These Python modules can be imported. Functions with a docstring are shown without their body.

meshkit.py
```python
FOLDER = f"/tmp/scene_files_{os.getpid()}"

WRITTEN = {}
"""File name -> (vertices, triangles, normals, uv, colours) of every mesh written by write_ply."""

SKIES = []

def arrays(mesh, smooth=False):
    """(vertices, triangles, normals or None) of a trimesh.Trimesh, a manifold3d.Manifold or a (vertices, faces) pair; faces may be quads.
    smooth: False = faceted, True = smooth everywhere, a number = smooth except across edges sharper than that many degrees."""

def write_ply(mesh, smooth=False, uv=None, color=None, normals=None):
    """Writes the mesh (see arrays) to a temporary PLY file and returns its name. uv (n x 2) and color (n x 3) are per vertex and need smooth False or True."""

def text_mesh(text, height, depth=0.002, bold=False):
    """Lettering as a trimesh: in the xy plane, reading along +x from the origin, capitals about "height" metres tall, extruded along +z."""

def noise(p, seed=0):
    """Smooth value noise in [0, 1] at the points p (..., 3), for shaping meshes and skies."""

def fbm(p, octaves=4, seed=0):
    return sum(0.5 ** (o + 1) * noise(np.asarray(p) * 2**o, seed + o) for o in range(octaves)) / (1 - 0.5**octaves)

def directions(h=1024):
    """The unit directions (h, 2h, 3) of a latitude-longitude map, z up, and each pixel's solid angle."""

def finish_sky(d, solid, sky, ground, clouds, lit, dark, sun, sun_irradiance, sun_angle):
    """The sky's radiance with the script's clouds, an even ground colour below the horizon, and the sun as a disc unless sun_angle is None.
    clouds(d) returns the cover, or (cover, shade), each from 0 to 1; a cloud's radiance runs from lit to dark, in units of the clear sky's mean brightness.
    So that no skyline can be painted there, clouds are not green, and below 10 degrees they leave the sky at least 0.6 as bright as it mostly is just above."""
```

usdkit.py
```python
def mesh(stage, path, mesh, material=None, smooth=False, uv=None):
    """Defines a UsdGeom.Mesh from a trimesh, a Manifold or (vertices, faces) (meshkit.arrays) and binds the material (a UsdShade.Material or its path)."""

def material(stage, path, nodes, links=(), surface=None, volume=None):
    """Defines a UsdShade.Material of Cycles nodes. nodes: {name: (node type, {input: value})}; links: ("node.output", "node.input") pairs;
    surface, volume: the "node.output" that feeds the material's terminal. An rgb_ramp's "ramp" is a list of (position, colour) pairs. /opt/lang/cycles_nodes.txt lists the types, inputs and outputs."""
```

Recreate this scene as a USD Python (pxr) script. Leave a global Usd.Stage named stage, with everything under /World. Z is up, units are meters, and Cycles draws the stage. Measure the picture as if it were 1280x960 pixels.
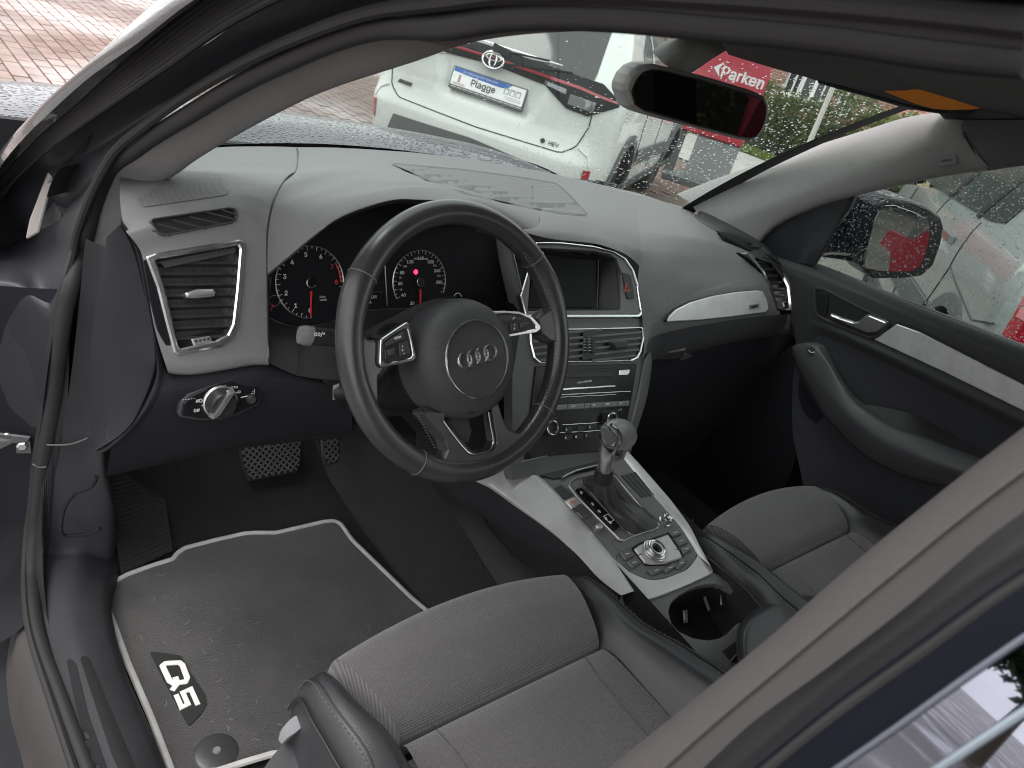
import math, random
import numpy as np, trimesh, shapely, manifold3d
from shapely.geometry import Polygon
from scipy.interpolate import PchipInterpolator, CubicSpline
from pxr import Usd, UsdGeom, UsdLux, UsdShade, Gf, Sdf, Vt
import usdkit, meshkit

stage = Usd.Stage.CreateInMemory()
UsdGeom.SetStageUpAxis(stage, 'Z'); UsdGeom.SetStageMetersPerUnit(stage, 1.0)
UsdGeom.Xform.Define(stage, '/World'); UsdGeom.Scope.Define(stage, '/World/Looks')
rng = random.Random(7); nrg = np.random.default_rng(7)
A_ = lambda *p: np.array(p, float)

# ------------------------------------------------------------------ camera, sky, sun, exposure
EXPOSURE = 1.15
SKY = 0.13
CAM = A_(-.934, -.676, 1.4555); YAW, PITCH, ROLL = np.radians([45.83, 26.46, 17.06]); FPX = 923.2
FW = A_(math.sin(YAW)*math.cos(PITCH), math.cos(YAW)*math.cos(PITCH), -math.sin(PITCH))
_r = A_(math.cos(YAW), -math.sin(YAW), 0); _u = np.cross(_r, FW)
RT = _r*math.cos(ROLL)+_u*math.sin(ROLL); UP = -_r*math.sin(ROLL)+_u*math.cos(ROLL)
cam = UsdGeom.Camera.Define(stage, '/World/camera')
M = np.eye(4); M[0, :3] = RT; M[1, :3] = UP; M[2, :3] = -FW; M[3, :3] = CAM
cam.AddTransformOp().Set(Gf.Matrix4d(*M.ravel().tolist()))
cam.CreateHorizontalApertureAttr(36.0); cam.CreateVerticalApertureAttr(27.0)
cam.CreateFocalLengthAttr(36.0*FPX/1280); cam.CreateFStopAttr(13.0); cam.CreateFocusDistanceAttr(1.15)
cam.CreateClippingRangeAttr(Gf.Vec2f(.02, 2000)); cam.CreateExposureAttr(EXPOSURE)
mat = lambda name, nodes, links=(), surface='p.BSDF', volume=None: usdkit.material(stage, '/World/Looks/'+name, nodes, links, surface=surface, volume=volume)
SUN_DIR = A_(-.45, .35, 1.1); SUN_DIR /= np.linalg.norm(SUN_DIR)
sun = UsdLux.DistantLight.Define(stage, '/World/sun'); sun.CreateIntensityAttr(.25); sun.CreateAngleAttr(25.0); sun.CreateNormalizeAttr(True)
sun.CreateColorAttr(Gf.Vec3f(1, .97, .93))
_z = SUN_DIR; _x = np.cross([0, 1, 0], _z); _x /= np.linalg.norm(_x); _y = np.cross(_z, _x)
Ms = np.eye(4); Ms[0, :3] = _x; Ms[1, :3] = _y; Ms[2, :3] = _z
sun.AddTransformOp().Set(Gf.Matrix4d(*Ms.ravel().tolist()))
sky = UsdLux.DomeLight.Define(stage, '/World/sky'); sky.CreateIntensityAttr(1.0)
SKYM = mat('overcast_sky', {
    's': ('sky_texture', {'sky_type': 'single_scattering', 'sun_disc': False, 'sun_elevation': math.asin(SUN_DIR[2]), 'sun_rotation': math.atan2(SUN_DIR[0], SUN_DIR[1])}),
    'bw': ('rgb_to_bw', {}), 'grey': ('mix_color', {'blend_type': 'multiply', 'fac': 1.0, 'b': (1.0, .98, 1.0), 'use_clamp': False}),
    'tc': ('texture_coordinate', {}), 'mp': ('mapping', {'scale': (1, 1, 2.2)}),
    'n': ('noise_texture', {'scale': 2.2, 'detail': 6., 'roughness': .55}),
    'r': ('rgb_ramp', {'ramp': [(0, (6.5, 6.5, 7.0)), (.35, (8, 8.0, 8.3)), (.55, (10.5, 10.4, 10.4)), (.8, (14, 14, 14))]}),
    'mix': ('mix_color', {'blend_type': 'mix', 'fac': .93, 'use_clamp': False}),
    'b': ('background_shader', {'strength': SKY})},
    [('tc.generated', 'mp.vector'), ('mp.vector', 'n.vector'), ('n.fac', 'r.fac'), ('s.color', 'mix.a'), ('r.color', 'mix.b'), ('mix.result', 'b.color')], surface='b.background')
UsdShade.MaterialBindingAPI.Apply(sky.GetPrim()).Bind(SKYM)
sky.GetPrim().SetCustomDataByKey('kind', 'structure')

# ------------------------------------------------------------------ measuring: points where a line of sight meets a surface of the car
def ray(px, py): return FW+RT*(px-640)/FPX-UP*(py-480)/FPX
def PL(px, py, o, n):
    d = ray(px, py); return CAM+d*(((np.asarray(o, float)-CAM)@np.asarray(n, float))/(d@np.asarray(n, float)))
X = lambda px, py, x: PL(px, py, (x, 0, 0), (1, 0, 0))
Y = lambda px, py, y: PL(px, py, (0, y, 0), (0, 1, 0))
Z = lambda px, py, z: PL(px, py, (0, 0, z), (0, 0, 1))
def S(px, py, off=0):
    """the plane of the driver's doorway, leaning inwards above the belt line; off is inwards"""
    p = PL(px, py, (-.715+off, 0, 1.05), (1, 0, -.25))
    return p if p[2] > 1.05 else X(px, py, -.715+off)
def SR(px, py, off=0): return PL(px, py, (.715-off, 0, 1.05), (1, 0, .25))

class Plane:
    def __init__(s, o, n, x=(1, 0, 0)):
        s.o = np.asarray(o, float); s.n = np.asarray(n, float)/np.linalg.norm(n)
        x = np.asarray(x, float); s.x = x-s.n*(x@s.n); s.x /= np.linalg.norm(s.x); s.y = np.cross(s.n, s.x)
    def px(s, a, b, h=0): return PL(a, b, s.o+s.n*h, s.n)
    def uv(s, a, b, h=0):
        d = s.px(a, b, h)-s.o; return A_(d@s.x, d@s.y)
    def at(s, u, v, h=0): return s.o+s.x*u+s.y*v+s.n*h
    def many(s, q, h=0): q = np.asarray(q, float); return s.o+q[:, :1]*s.x+q[:, 1:2]*s.y+s.n*h
    def poly(s, pts, h=0): return [tuple(s.uv(a, b, h)) for a, b in pts]

# ------------------------------------------------------------------ mesh helpers
def cat(*ms):
    ms = [m for m in ms if m is not None]; V = []; Fs = []; n = 0
    for m in ms:
        v, f = (m.vertices, m.faces) if hasattr(m, 'vertices') else (np.asarray(m[0], float), np.asarray(m[1], int))
        f = np.asarray(f)
        if f.shape[1] == 4: f = np.vstack([f[:, [0, 1, 2]], f[:, [0, 2, 3]]])
        V.append(np.asarray(v)); Fs.append(f+n); n += len(v)
    return np.vstack(V), np.vstack(Fs)
def resample(c, n, smooth=True, closed=False):
    c = np.asarray(c, float)
    if closed: c = np.vstack([c, c[:1]])
    d = np.r_[0, np.cumsum(np.linalg.norm(np.diff(c, axis=0), axis=1))]; d /= d[-1]
    t = np.linspace(0, 1, n+closed)
    if smooth and len(c) > 2:
        out = CubicSpline(d, c, bc_type='periodic')(t) if closed else PchipInterpolator(d, c)(t)
    else: out = np.stack([np.interp(t, d, c[:, k]) for k in range(3)], 1)
    return out[:-1] if closed else out
def grid(Gd, cu=False, cv=False):
    a, b = Gd.shape[:2]; i = np.arange(a if cu else a-1); j = np.arange(b if cv else b-1)
    I, J = np.meshgrid(i, j, indexing='ij'); I2, J2 = (I+1) % a, (J+1) % b
    q = np.stack([I*b+J, I2*b+J, I2*b+J2, I*b+J2], -1).reshape(-1, 4)
    return Gd.reshape(-1, 3), np.vstack([q[:, [0, 1, 2]], q[:, [0, 2, 3]]])
def loft(curves, nu=40, nv=6, smooth=True, sv=True, thick=None, closed=False):
    """a surface through a list of lines; thick = a vector that gives the sheet its depth"""
    R = np.array([resample(c, nu, smooth, closed) for c in curves]); k = len(R)
    t = np.linspace(0, 1, (k-1)*nv+1)
    G = PchipInterpolator(np.linspace(0, 1, k), R, axis=0)(t) if sv and k > 2 else np.array([R[min(int(s*(k-1)), k-2)]*(1-(s*(k-1)-min(int(s*(k-1)), k-2)))+R[min(int(s*(k-1)), k-2)+1]*(s*(k-1)-min(int(s*(k-1)), k-2)) for s in t])
    m = grid(G, cv=closed)
    if thick is not None:
        H = G+np.asarray(thick, float); e = [m, grid(H, cv=closed), grid(np.array([G[0], H[0]]), cv=closed), grid(np.array([G[-1], H[-1]]), cv=closed)]
        if not closed: e += [grid(np.array([G[:, 0], H[:, 0]])), grid(np.array([G[:, -1], H[:, -1]]))]
        m = cat(*e)
    return m
def net(K, nu=8, nv=8, cut=None, thick=None):
    """a surface through a net of points K[row][column]; cut = (plane, polygon): the part of it inside that outline is left out"""
    K = np.asarray(K, float); r, c = K.shape[:2]
    tu = np.r_[0, np.cumsum(np.linalg.norm(np.diff(K, axis=0), axis=2).mean(1)+1e-4)]; tv = np.r_[0, np.cumsum(np.linalg.norm(np.diff(K, axis=1), axis=2).mean(0)+1e-4)]
    du = np.concatenate([np.linspace(tu[i], tu[i+1], nu, endpoint=False) for i in range(r-1)]+[[tu[-1]]]); dv = np.concatenate([np.linspace(tv[i], tv[i+1], nv, endpoint=False) for i in range(c-1)]+[[tv[-1]]])
    G = PchipInterpolator(tv, PchipInterpolator(tu, K, axis=0)(du), axis=1)(dv)
    V, Fc = grid(G)
    for pl, poly in (cut or []):
        ce = V[Fc].mean(1)-pl.o; q = np.stack([ce@pl.x, ce@pl.y], 1); Fc = Fc[~(shapely.contains_xy(poly, q[:, 0], q[:, 1]) & (abs(ce@pl.n) < .04))]
    return V, Fc
def drape(mesh, pxpoly, off=.002, depth=.006, step=5.0):
    """a thin sheet with the given outline lying on a surface"""
    g = Polygon(pxpoly).buffer(0); x0, y0, x1, y1 = g.bounds; n = max(12, int(g.length/step))
    rim = np.array([g.exterior.interpolate(k/n, normalized=True).coords[0] for k in range(n)])
    gx, gy = np.meshgrid(np.arange(x0, x1, step), np.arange(y0, y1, step)); q = np.stack([gx.ravel(), gy.ravel()], 1)
    q = q[shapely.contains_xy(g.buffer(-step*.45), q[:, 0], q[:, 1])]; P2 = np.vstack([rim, q])
    from scipy.spatial import Delaunay
    T = Delaunay(P2).simplices; c = P2[T].mean(1); T = T[shapely.contains_xy(g, c[:, 0], c[:, 1])]
    V, Fc = np.asarray(mesh[0], float), np.asarray(mesh[1]); A, e1, e2 = V[Fc[:, 0]], V[Fc[:, 1]]-V[Fc[:, 0]], V[Fc[:, 2]]-V[Fc[:, 0]]
    out = []
    for a, b in P2:
        d = ray(a, b); h = np.cross(d, e2); det = (e1*h).sum(1); det = np.where(abs(det) < 1e-14, 1e-14, det); s0 = CAM-A; u = (s0*h).sum(1)/det; qq = np.cross(s0, e1); v = (qq@d)/det; t = (e2*qq).sum(1)/det
        ok = (u > -.01) & (v > -.01) & (u+v < 1.01) & (t > .05); out.append(CAM+d*(t[ok].min()-off/np.linalg.norm(d)) if ok.any() else np.full(3, np.nan))
    W = np.array(out); bad = np.isnan(W[:, 0]); good = np.where(~bad)[0]
    for k in np.where(bad)[0]:
        j = good[np.argmin(((P2[good]-P2[k])**2).sum(1))]; nr = (W[j]-CAM)@FW; W[k] = CAM+ray(*P2[k])*nr
    low = W[:n]+np.array([ray(*p)/np.linalg.norm(ray(*p)) for p in rim])*depth; k = np.arange(n); k2 = (k+1) % n
    return np.vstack([W, low]), np.vstack([T, np.stack([k, k2, k2+len(W)], 1), np.stack([k, k2+len(W), k+len(W)], 1)])
def frames(p, closed=False):
    t = (np.roll(p, -1, 0)-np.roll(p, 1, 0)) if closed else np.gradient(p, axis=0)
    t /= np.linalg.norm(t, axis=1, keepdims=True)+1e-12
    a = np.zeros_like(p); ref = A_(0, 0, 1) if abs(t[0, 2]) < .8 else A_(0, 1, 0)
    for i in range(len(p)):
        ref = ref-t[i]*(ref@t[i]); ref /= np.linalg.norm(ref)+1e-12; a[i] = ref
    return t, a, np.cross(t, a)
def tube(p, r, sides=10, closed=False, n=None, smooth=True, flat=1.0):
    p = np.asarray(p, float)
    if n: 
        rr = np.interp(np.linspace(0, 1, n), np.linspace(0, 1, len(np.atleast_1d(r))), np.atleast_1d(r)) if np.ndim(r) else r
        p = resample(p, n, smooth, closed); r = rr
    t, a, b = frames(p, closed); r = np.broadcast_to(r, (len(p),)); th = np.arange(sides)*2*np.pi/sides
    G = p[:, None]+r[:, None, None]*(np.cos(th)[None, :, None]*a[:, None]+flat*np.sin(th)[None, :, None]*b[:, None])
    m = grid(G, cu=closed, cv=True)
    if not closed:
        V, Fc = m; n0 = len(V); V = np.vstack([V, p[:1], p[-1:]]); k = np.arange(sides); k2 = (k+1) % sides; e = (len(p)-1)*sides
        Fc = np.vstack([Fc, np.stack([np.full(sides, n0), k2, k], 1), np.stack([np.full(sides, n0+1), e+k, e+k2], 1)]); m = (V, Fc)
    return m
def rounded(pts, r, n=6):
    g = Polygon(pts).buffer(0)
    if r: g = g.buffer(-r).buffer(2*r, quad_segs=n).buffer(-r, quad_segs=n)
    return g if g.geom_type == 'Polygon' else max(g.geoms, key=lambda q: q.area)
def prism(g, pl, h0, h1, c=0.0):
    """a shapely polygon in a plane raised from h0 to h1, the upper edge bevelled by c"""
    out = []
    for q in getattr(g, 'geoms', [g]):
        if q.is_empty: continue
        q = shapely.geometry.polygon.orient(q); layers = [(q, h0), (q, h1-c)] if c else [(q, h0), (q, h1)]
        def ring(r, hh): return pl.many(np.asarray(r.coords)[:-1], hh)
        for r in [q.exterior, *q.interiors]:
            a, b = ring(r, h0), ring(r, h1-c); out.append(grid(np.array([a, b]), cv=True))
        top = q
        if c:
            def inset(r, s):
                v = np.asarray(r.coords)[:-1]; e1 = v-np.roll(v, 1, 0); e2 = np.roll(v, -1, 0)-v
                n1 = np.stack([-e1[:, 1], e1[:, 0]], 1); n1 /= np.linalg.norm(n1, axis=1, keepdims=True)+1e-12
                n2 = np.stack([-e2[:, 1], e2[:, 0]], 1); n2 /= np.linalg.norm(n2, axis=1, keepdims=True)+1e-12
                m = n1+n2; m /= np.maximum((m*n1).sum(1, keepdims=True), .35); return v+m*s*.999
            rs = [inset(r, c) for r in [q.exterior, *q.interiors]]
            for r, v in zip([q.exterior, *q.interiors], rs): out.append(grid(np.array([ring(r, h1-c), pl.many(v, h1)]), cv=True))
            top = Polygon(rs[0], rs[1:])
        try: v, f = trimesh.creation.triangulate_polygon(top if top.is_valid else top.buffer(0), engine='earcut')
        except Exception: continue
        out.append((pl.many(v, h1), f))
        v, f = trimesh.creation.triangulate_polygon(q, engine='earcut'); out.append((pl.many(v, h0), f[:, ::-1]))
    return cat(*out)
def disc(pl, u, v, r, h0, h1, c=0, n=32): return prism(Polygon([(u+r*math.cos(a), v+r*math.sin(a)) for a in np.linspace(0, 2*np.pi, n+1)[:-1]]), pl, h0, h1, c)
def torus(pl, u, v, r, t, h=0, n=48, sides=8, a0=0, a1=2*np.pi):
    full = a1-a0 > 6.28; th = np.linspace(a0, a1, n+1)[:-1] if full else np.linspace(a0, a1, n)
    return tube(pl.many(np.stack([u+r*np.cos(th), v+r*np.sin(th)], 1), h), t, sides, closed=full)
def revolve(pl, u, v, prof, n=32):
    th = np.arange(n)*2*np.pi/n; G = np.array([pl.many(np.stack([u+r*np.cos(th), v+r*np.sin(th)], 1), h) for r, h in prof]); return grid(G, cv=True)
def txt(s, height, pl, u, v, h=.0005, ang=0, depth=.0004, bold=False, center=True):
    m = meshkit.text_mesh(s, height, depth, bold); V = np.array(m.vertices)
    if center: V[:, :2] -= (V[:, :2].min(0)+V[:, :2].max(0))/2
    c, s_ = math.cos(ang), math.sin(ang); U = np.stack([V[:, 0]*c-V[:, 1]*s_+u, V[:, 0]*s_+V[:, 1]*c+v], 1)
    return pl.o+U[:, :1]*pl.x+U[:, 1:]*pl.y+(V[:, 2:]+h)*pl.n, np.array(m.faces)
def box(c, s, R=None, bev=0):
    m = trimesh.creation.box(s); v = np.array(m.vertices)
    if bev:
        hull = []
        for p in v:
            for k in range(3):
                q = p.copy(); q[[i for i in range(3) if i != k]] -= np.sign(q[[i for i in range(3) if i != k]])*bev; hull.append(q)
        m = trimesh.convex.convex_hull(np.array(hull)); v = np.array(m.vertices)
    if R is not None: v = v@np.asarray(R).T
    return v+np.asarray(c, float), np.array(m.faces)
def hull(pts): m = trimesh.convex.convex_hull(np.asarray(pts, float)); return np.array(m.vertices), np.array(m.faces)
def rotz(a): c, s = math.cos(a), math.sin(a); return np.array([[c, -s, 0], [s, c, 0], [0, 0, 1.]])
def strip(p, q, thick, n=40, smooth=True): return loft([p, q], n, 1, smooth, thick=thick)

# ------------------------------------------------------------------ scene tree
_used = {}
def _path(parent, name):
    k = (parent, name); n = _used.get(k, 0); _used[k] = n+1
    return f'{parent}/{name}' + (f'_{n:03d}' if n else '')
def setd(p, label=None, cat=None, group=None, kind=None):
    for k, v in (('label', label), ('category', cat), ('group', group), ('kind', kind)):
        if v: p.SetCustomDataByKey(k, v)
class Node:
    def __init__(s, path, base): s.path = path; s.base = base
def thing(name, label, cat=None, base=(0, 0, 0), group=None, kind=None):
    path = _path('/World', name); x = UsdGeom.Xform.Define(stage, path); x.AddTranslateOp().Set(Gf.Vec3d(*map(float, base)))
    setd(x.GetPrim(), label, cat, group, kind); return Node(path, np.asarray(base, float))
def part(t, name, m, material, smooth=35, label=None, kind=None):
    path = _path(t.path, name); v, f = (m.vertices, m.faces) if hasattr(m, 'vertices') else m
    f = np.asarray(f)
    if f.shape[1] == 4: f = np.vstack([f[:, [0, 1, 2]], f[:, [0, 2, 3]]])
    tm = trimesh.Trimesh(np.asarray(v, float)-t.base, f, process=False); tm.merge_vertices(digits_vertex=6)
    tm.update_faces(tm.nondegenerate_faces()); tm.remove_unreferenced_vertices()
    usdkit.mesh(stage, path, tm, material, smooth=smooth)
    setd(stage.GetPrimAtPath(path), label, kind=kind); return Node(path, t.base)
def solo(name, m, material, label, cat=None, group=None, kind=None, smooth=35):
    n = part(Node('/World', A_(0, 0, 0)), name, m, material, smooth, label, kind); setd(stage.GetPrimAtPath(n.path), label, cat, group, kind); return n

# ------------------------------------------------------------------ materials
def plain(name, col, rough=.5, metal=0., bump=None, var=None, spec=.5, coat=0., sheen=0., aniso=0., ior=1.5):
    """bump = (scale, strength, distance, kind); var = (scale, how much lighter and darker)"""
    nd = {'p': ('principled_bsdf', {'base_color': col, 'roughness': rough, 'metallic': metal, 'specular_ior_level': spec, 'ior': ior, 'coat_weight': coat, 'sheen_weight': sheen, 'anisotropic': aniso}), 'tc': ('texture_coordinate', {})}; lk = []
    if bump:
        sc, st, di, *kd = bump; kd = kd[0] if kd else 'noise'
        if kd == 'noise': nd['n'] = ('noise_texture', {'scale': sc, 'detail': 3.}); o = 'n.fac'
        elif kd == 'voronoi': nd['n'] = ('voronoi_texture', {'scale': sc, 'feature': 'smooth_f1'}); o = 'n.distance'
        else:
            nd['n'] = ('wave_texture', {'scale': sc, 'distortion': 0., 'bands_direction': kd}); o = 'n.fac'
        nd['b'] = ('bump', {'strength': st, 'distance': di}); lk += [('tc.object', 'n.vector'), (o, 'b.height'), ('b.normal', 'p.normal')]
    if var:
        sc, am = var[:2]; nd['vn'] = ('noise_texture', {'scale': sc, 'detail': 5., 'roughness': .6})
        nd['vr'] = ('rgb_ramp', {'ramp': [(.3, tuple(max(0, c*(1-am)) for c in col)), (.7, tuple(min(1, c*(1+am)) for c in col))]})
        lk += [('tc.object', 'vn.vector'), ('vn.fac', 'vr.fac'), ('vr.color', 'p.base_color')]
        nd['rr'] = ('map_range', {'to_min': max(.02, rough-.08), 'to_max': min(1, rough+.1)}); lk += [('vn.fac', 'rr.value'), ('rr.result', 'p.roughness')]
    return mat(name, nd, lk)
m_dash = plain('soft_grey_dashboard', (.108, .108, .107), .55, bump=(1100, .5, .0008, 'voronoi'), var=(6, .06), spec=.4)
m_grain = plain('grained_plastic', (.026, .0262, .028), .55, spec=.32, bump=(1300, .35, .0005, 'voronoi'), var=(5, .06))
m_black = plain('black_plastic', (.012, .012, .0135), .4, spec=.3, bump=(900, .12, .0004), var=(8, .1))
m_dark = plain('dark_lower_plastic', (.011, .0115, .0135), .62, spec=.14, bump=(1400, .25, .0005, 'voronoi'), var=(6, .08))
m_gloss = plain('piano_black', (.006, .006, .007), .2, spec=.16)
m_void = plain('recess_black', (.006, .006, .007), .5)
m_chrome = plain('chrome', (.60, .60, .60), .2, 1.0, var=(12, .04))
m_satin = plain('satin_metal', (.55, .55, .545), .3, 1.0, bump=(900, .05, .0003))
m_leather = plain('black_leather', (.016, .016, .0175), .36, spec=.4, bump=(750, .3, .0006, 'voronoi'), var=(7, .12))
m_wheel = plain('worn_wheel_leather', (.019, .0185, .0185), .27, bump=(600, .2, .0006, 'voronoi'), var=(14, .2))
m_rubber = plain('door_rubber', (.020, .019, .019), .6, spec=.22, bump=(300, .2, .0008), var=(7, .15))
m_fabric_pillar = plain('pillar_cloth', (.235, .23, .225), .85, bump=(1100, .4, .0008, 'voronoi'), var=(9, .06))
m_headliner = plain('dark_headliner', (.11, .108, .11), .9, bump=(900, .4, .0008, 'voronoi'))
m_thread = plain('stitching', (.075, .075, .075), .7)
m_white_ink = plain('white_print', (.58, .58, .58), .6)
m_red_ink = plain('red_print', (.5, .04, .03), .5)
def paint(name, col, coat=1.0, rough=.3, metal=.0, drops=False, spec=.5):
    nd = {'p': ('principled_bsdf', {'base_color': col, 'specular_ior_level': spec, 'roughness': rough, 'metallic': metal, 'coat_weight': coat, 'coat_roughness': .03}), 'tc': ('texture_coordinate', {})}; lk = []
    if drops:
        nd['v'] = ('voronoi_texture', {'scale': 95., 'feature': 'smooth_f1', 'smoothness': .35, 'randomness': 1.}); nd['n'] = ('noise_texture', {'scale': 30.})
        nd['mr'] = ('map_range', {'from_min': .12, 'from_max': .42, 'to_min': 1., 'to_max': 0., 'clamp': True})
        nd['b'] = ('bump', {'strength': 1.0, 'distance': .011}); lk += [('tc.object', 'v.vector'), ('v.distance', 'mr.value'), ('mr.result', 'b.height'), ('b.normal', 'p.coat_normal'), ('b.normal', 'p.normal')]
    return mat(name, nd, lk)
m_navy = paint('navy_paint', (.007, .008, .013), .35, rough=.4)
m_navy_wet = paint('wet_navy_paint', (.010, .011, .016), .30, rough=.3, drops=True, spec=.25)
def pane(name, tint, strength=1.0, ior=1.45, rough=0.0):
    return mat(name, {'t': ('transparent_bsdf', {'color': tint}), 'g': ('glossy_bsdf', {'color': (1, 1, 1), 'roughness': rough}), 'f': ('fresnel', {'IOR': ior}), 'm': ('mix_closure', {})},
               [('f.fac', 'm.fac'), ('t.BSDF', 'm.closure1'), ('g.BSDF', 'm.closure2')], surface='m.closure')
m_screen = pane('windscreen_glass', (.62, .68, .655), ior=1.25)
m_side = pane('side_glass', (.68, .73, .71), ior=1.3)
m_drop = mat('raindrop', {'g': ('glass_bsdf', {'color': (1, 1, 1), 'roughness': 0., 'IOR': 1.33})}, surface='g.BSDF')
# ================================================================== large structure: the ground, then the car we look into
GZ = .08
# ------------------------------------------------------------------ the car body around the doorway
body = thing('car_body', 'dark navy car body around the open driver doorway, windscreen and front bonnet', 'car body', (-.75, .3, GZ))
def seal_pts(px_pts):
    out = []
    for q in px_pts:
        if len(q) == 3: out.append(q[2](q[0], q[1]))
        else: out.append(S(*q))
    return np.array(out)
y_ = lambda v: (lambda a, b: Y(a, b, v)); z_ = lambda v: (lambda a, b: Z(a, b, v)); s_ = lambda o: (lambda a, b: S(a, b, o))
# outer rubber seal lip, inner bulb seal
inner = [(1290, 66, s_(.012)), (1180, 58, s_(.012)), (1060, 42, s_(.012)), (900, 28, s_(.012)), (760, 18, s_(.012)), (640, 20, s_(.012)), (560, 33, s_(.012)), (480, 34, s_(.012)), (337, 86, s_(.012)), (232, 146, s_(.012)), (170, 186, s_(.012)), (131, 222, s_(.012)), (112, 275, s_(.012)), (103, 311, s_(.01)),
         (88, 360, y_(.385)), (62, 535, y_(.42)), (52, 585, y_(.425)), (45, 650, y_(.43)), (40, 725, z_(.455)), (48, 795, z_(.455)), (76, 873, z_(.455)), (97, 930, z_(.455)), (128, 1010, z_(.455)), (170, 1120, z_(.455)), (240, 1320, z_(.455))]
P_in = seal_pts(inner)
bulb = resample(P_in, 160); _k = np.linspace(0, 1, 160)
part(body, 'door_seal', cat(tube(bulb, np.interp(_k, [0, .15, .3, .55, 1], [.0095, .0095, .0095, .0112, .0112]), 12)), m_rubber)
outer_l = [(1290, 28, s_(-.004)), (1060, 6, s_(-.004)), (900, -4, s_(-.004)), (760, -10, s_(-.004)), (640, -8, s_(-.004)), (560, 2, s_(-.004)), (470, 14, s_(-.004)), (375, 46, s_(-.004)), (265, 100, s_(-.004)), (180, 158, s_(-.004)), (136, 200, s_(-.004)), (107, 260, s_(-.004)), (92, 310, s_(-.004)),
           (78, 360, y_(.39)), (51, 535, y_(.43)), (43, 585, y_(.44)), (36, 650, y_(.44)), (31, 723, z_(.46)), (39, 797, z_(.46)), (64, 876, z_(.46)), (92, 960, z_(.46)), (120, 1040, z_(.46)), (220, 1320, z_(.46))]
P_out = seal_pts(outer_l)
part(body, 'seal_lip', tube(resample(P_out, 150), .0055, 8), m_rubber)
# painted jamb between the ribbed strip and the seal
jamb_in = P_out[:15]
jo = seal_pts([(1290, -30, s_(-.03)), (1060, -50, s_(-.03)), (760, -60, s_(-.03)), (560, -60, s_(-.03)), (420, -25, s_(-.03)), (334, 0, s_(-.03)), (300, 26, s_(-.03)), (210, 86, s_(-.03)), (140, 132, s_(-.03)), (94, 163, s_(-.03)), (50, 196, s_(-.03)), (16, 230, s_(-.03)), (-30, 280, s_(-.03)), (-60, 360, y_(.55)), (-90, 535, y_(.56))])
part(body, 'door_jamb', cat(loft([jamb_in, (jamb_in+jo)/2+A_(.022, 0, 0), jo], 70, 6)), paint('jamb_navy', (.006, .0065, .009), .08, rough=.5))
rib_o = seal_pts([(560, -90, s_(-.045)), (385, -70, s_(-.045)), (240, 15, s_(-.045)), (187, 56, s_(-.045)), (94, 137, s_(-.045)), (40, 184, s_(-.045)), (0, 228, s_(-.045)), (-60, 300, s_(-.045))])
rib_i = seal_pts([(560, -60, s_(-.036)), (420, -25, s_(-.036)), (300, 28, s_(-.036)), (210, 88, s_(-.036)), (140, 134, s_(-.036)), (50, 198, s_(-.036)), (16, 232, s_(-.036)), (-30, 284, s_(-.036))])
for k in range(7):
    f = (k+.5)/7; part(body, 'weatherstrip_rib', tube(resample(rib_o, 60)*(1-f)+resample(rib_i, 60)*f+A_(-.002, 0, .001), .0026, 6), m_rubber)
part(body, 'weatherstrip', loft([rib_o, rib_i], 60, 1), m_black)
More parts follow.
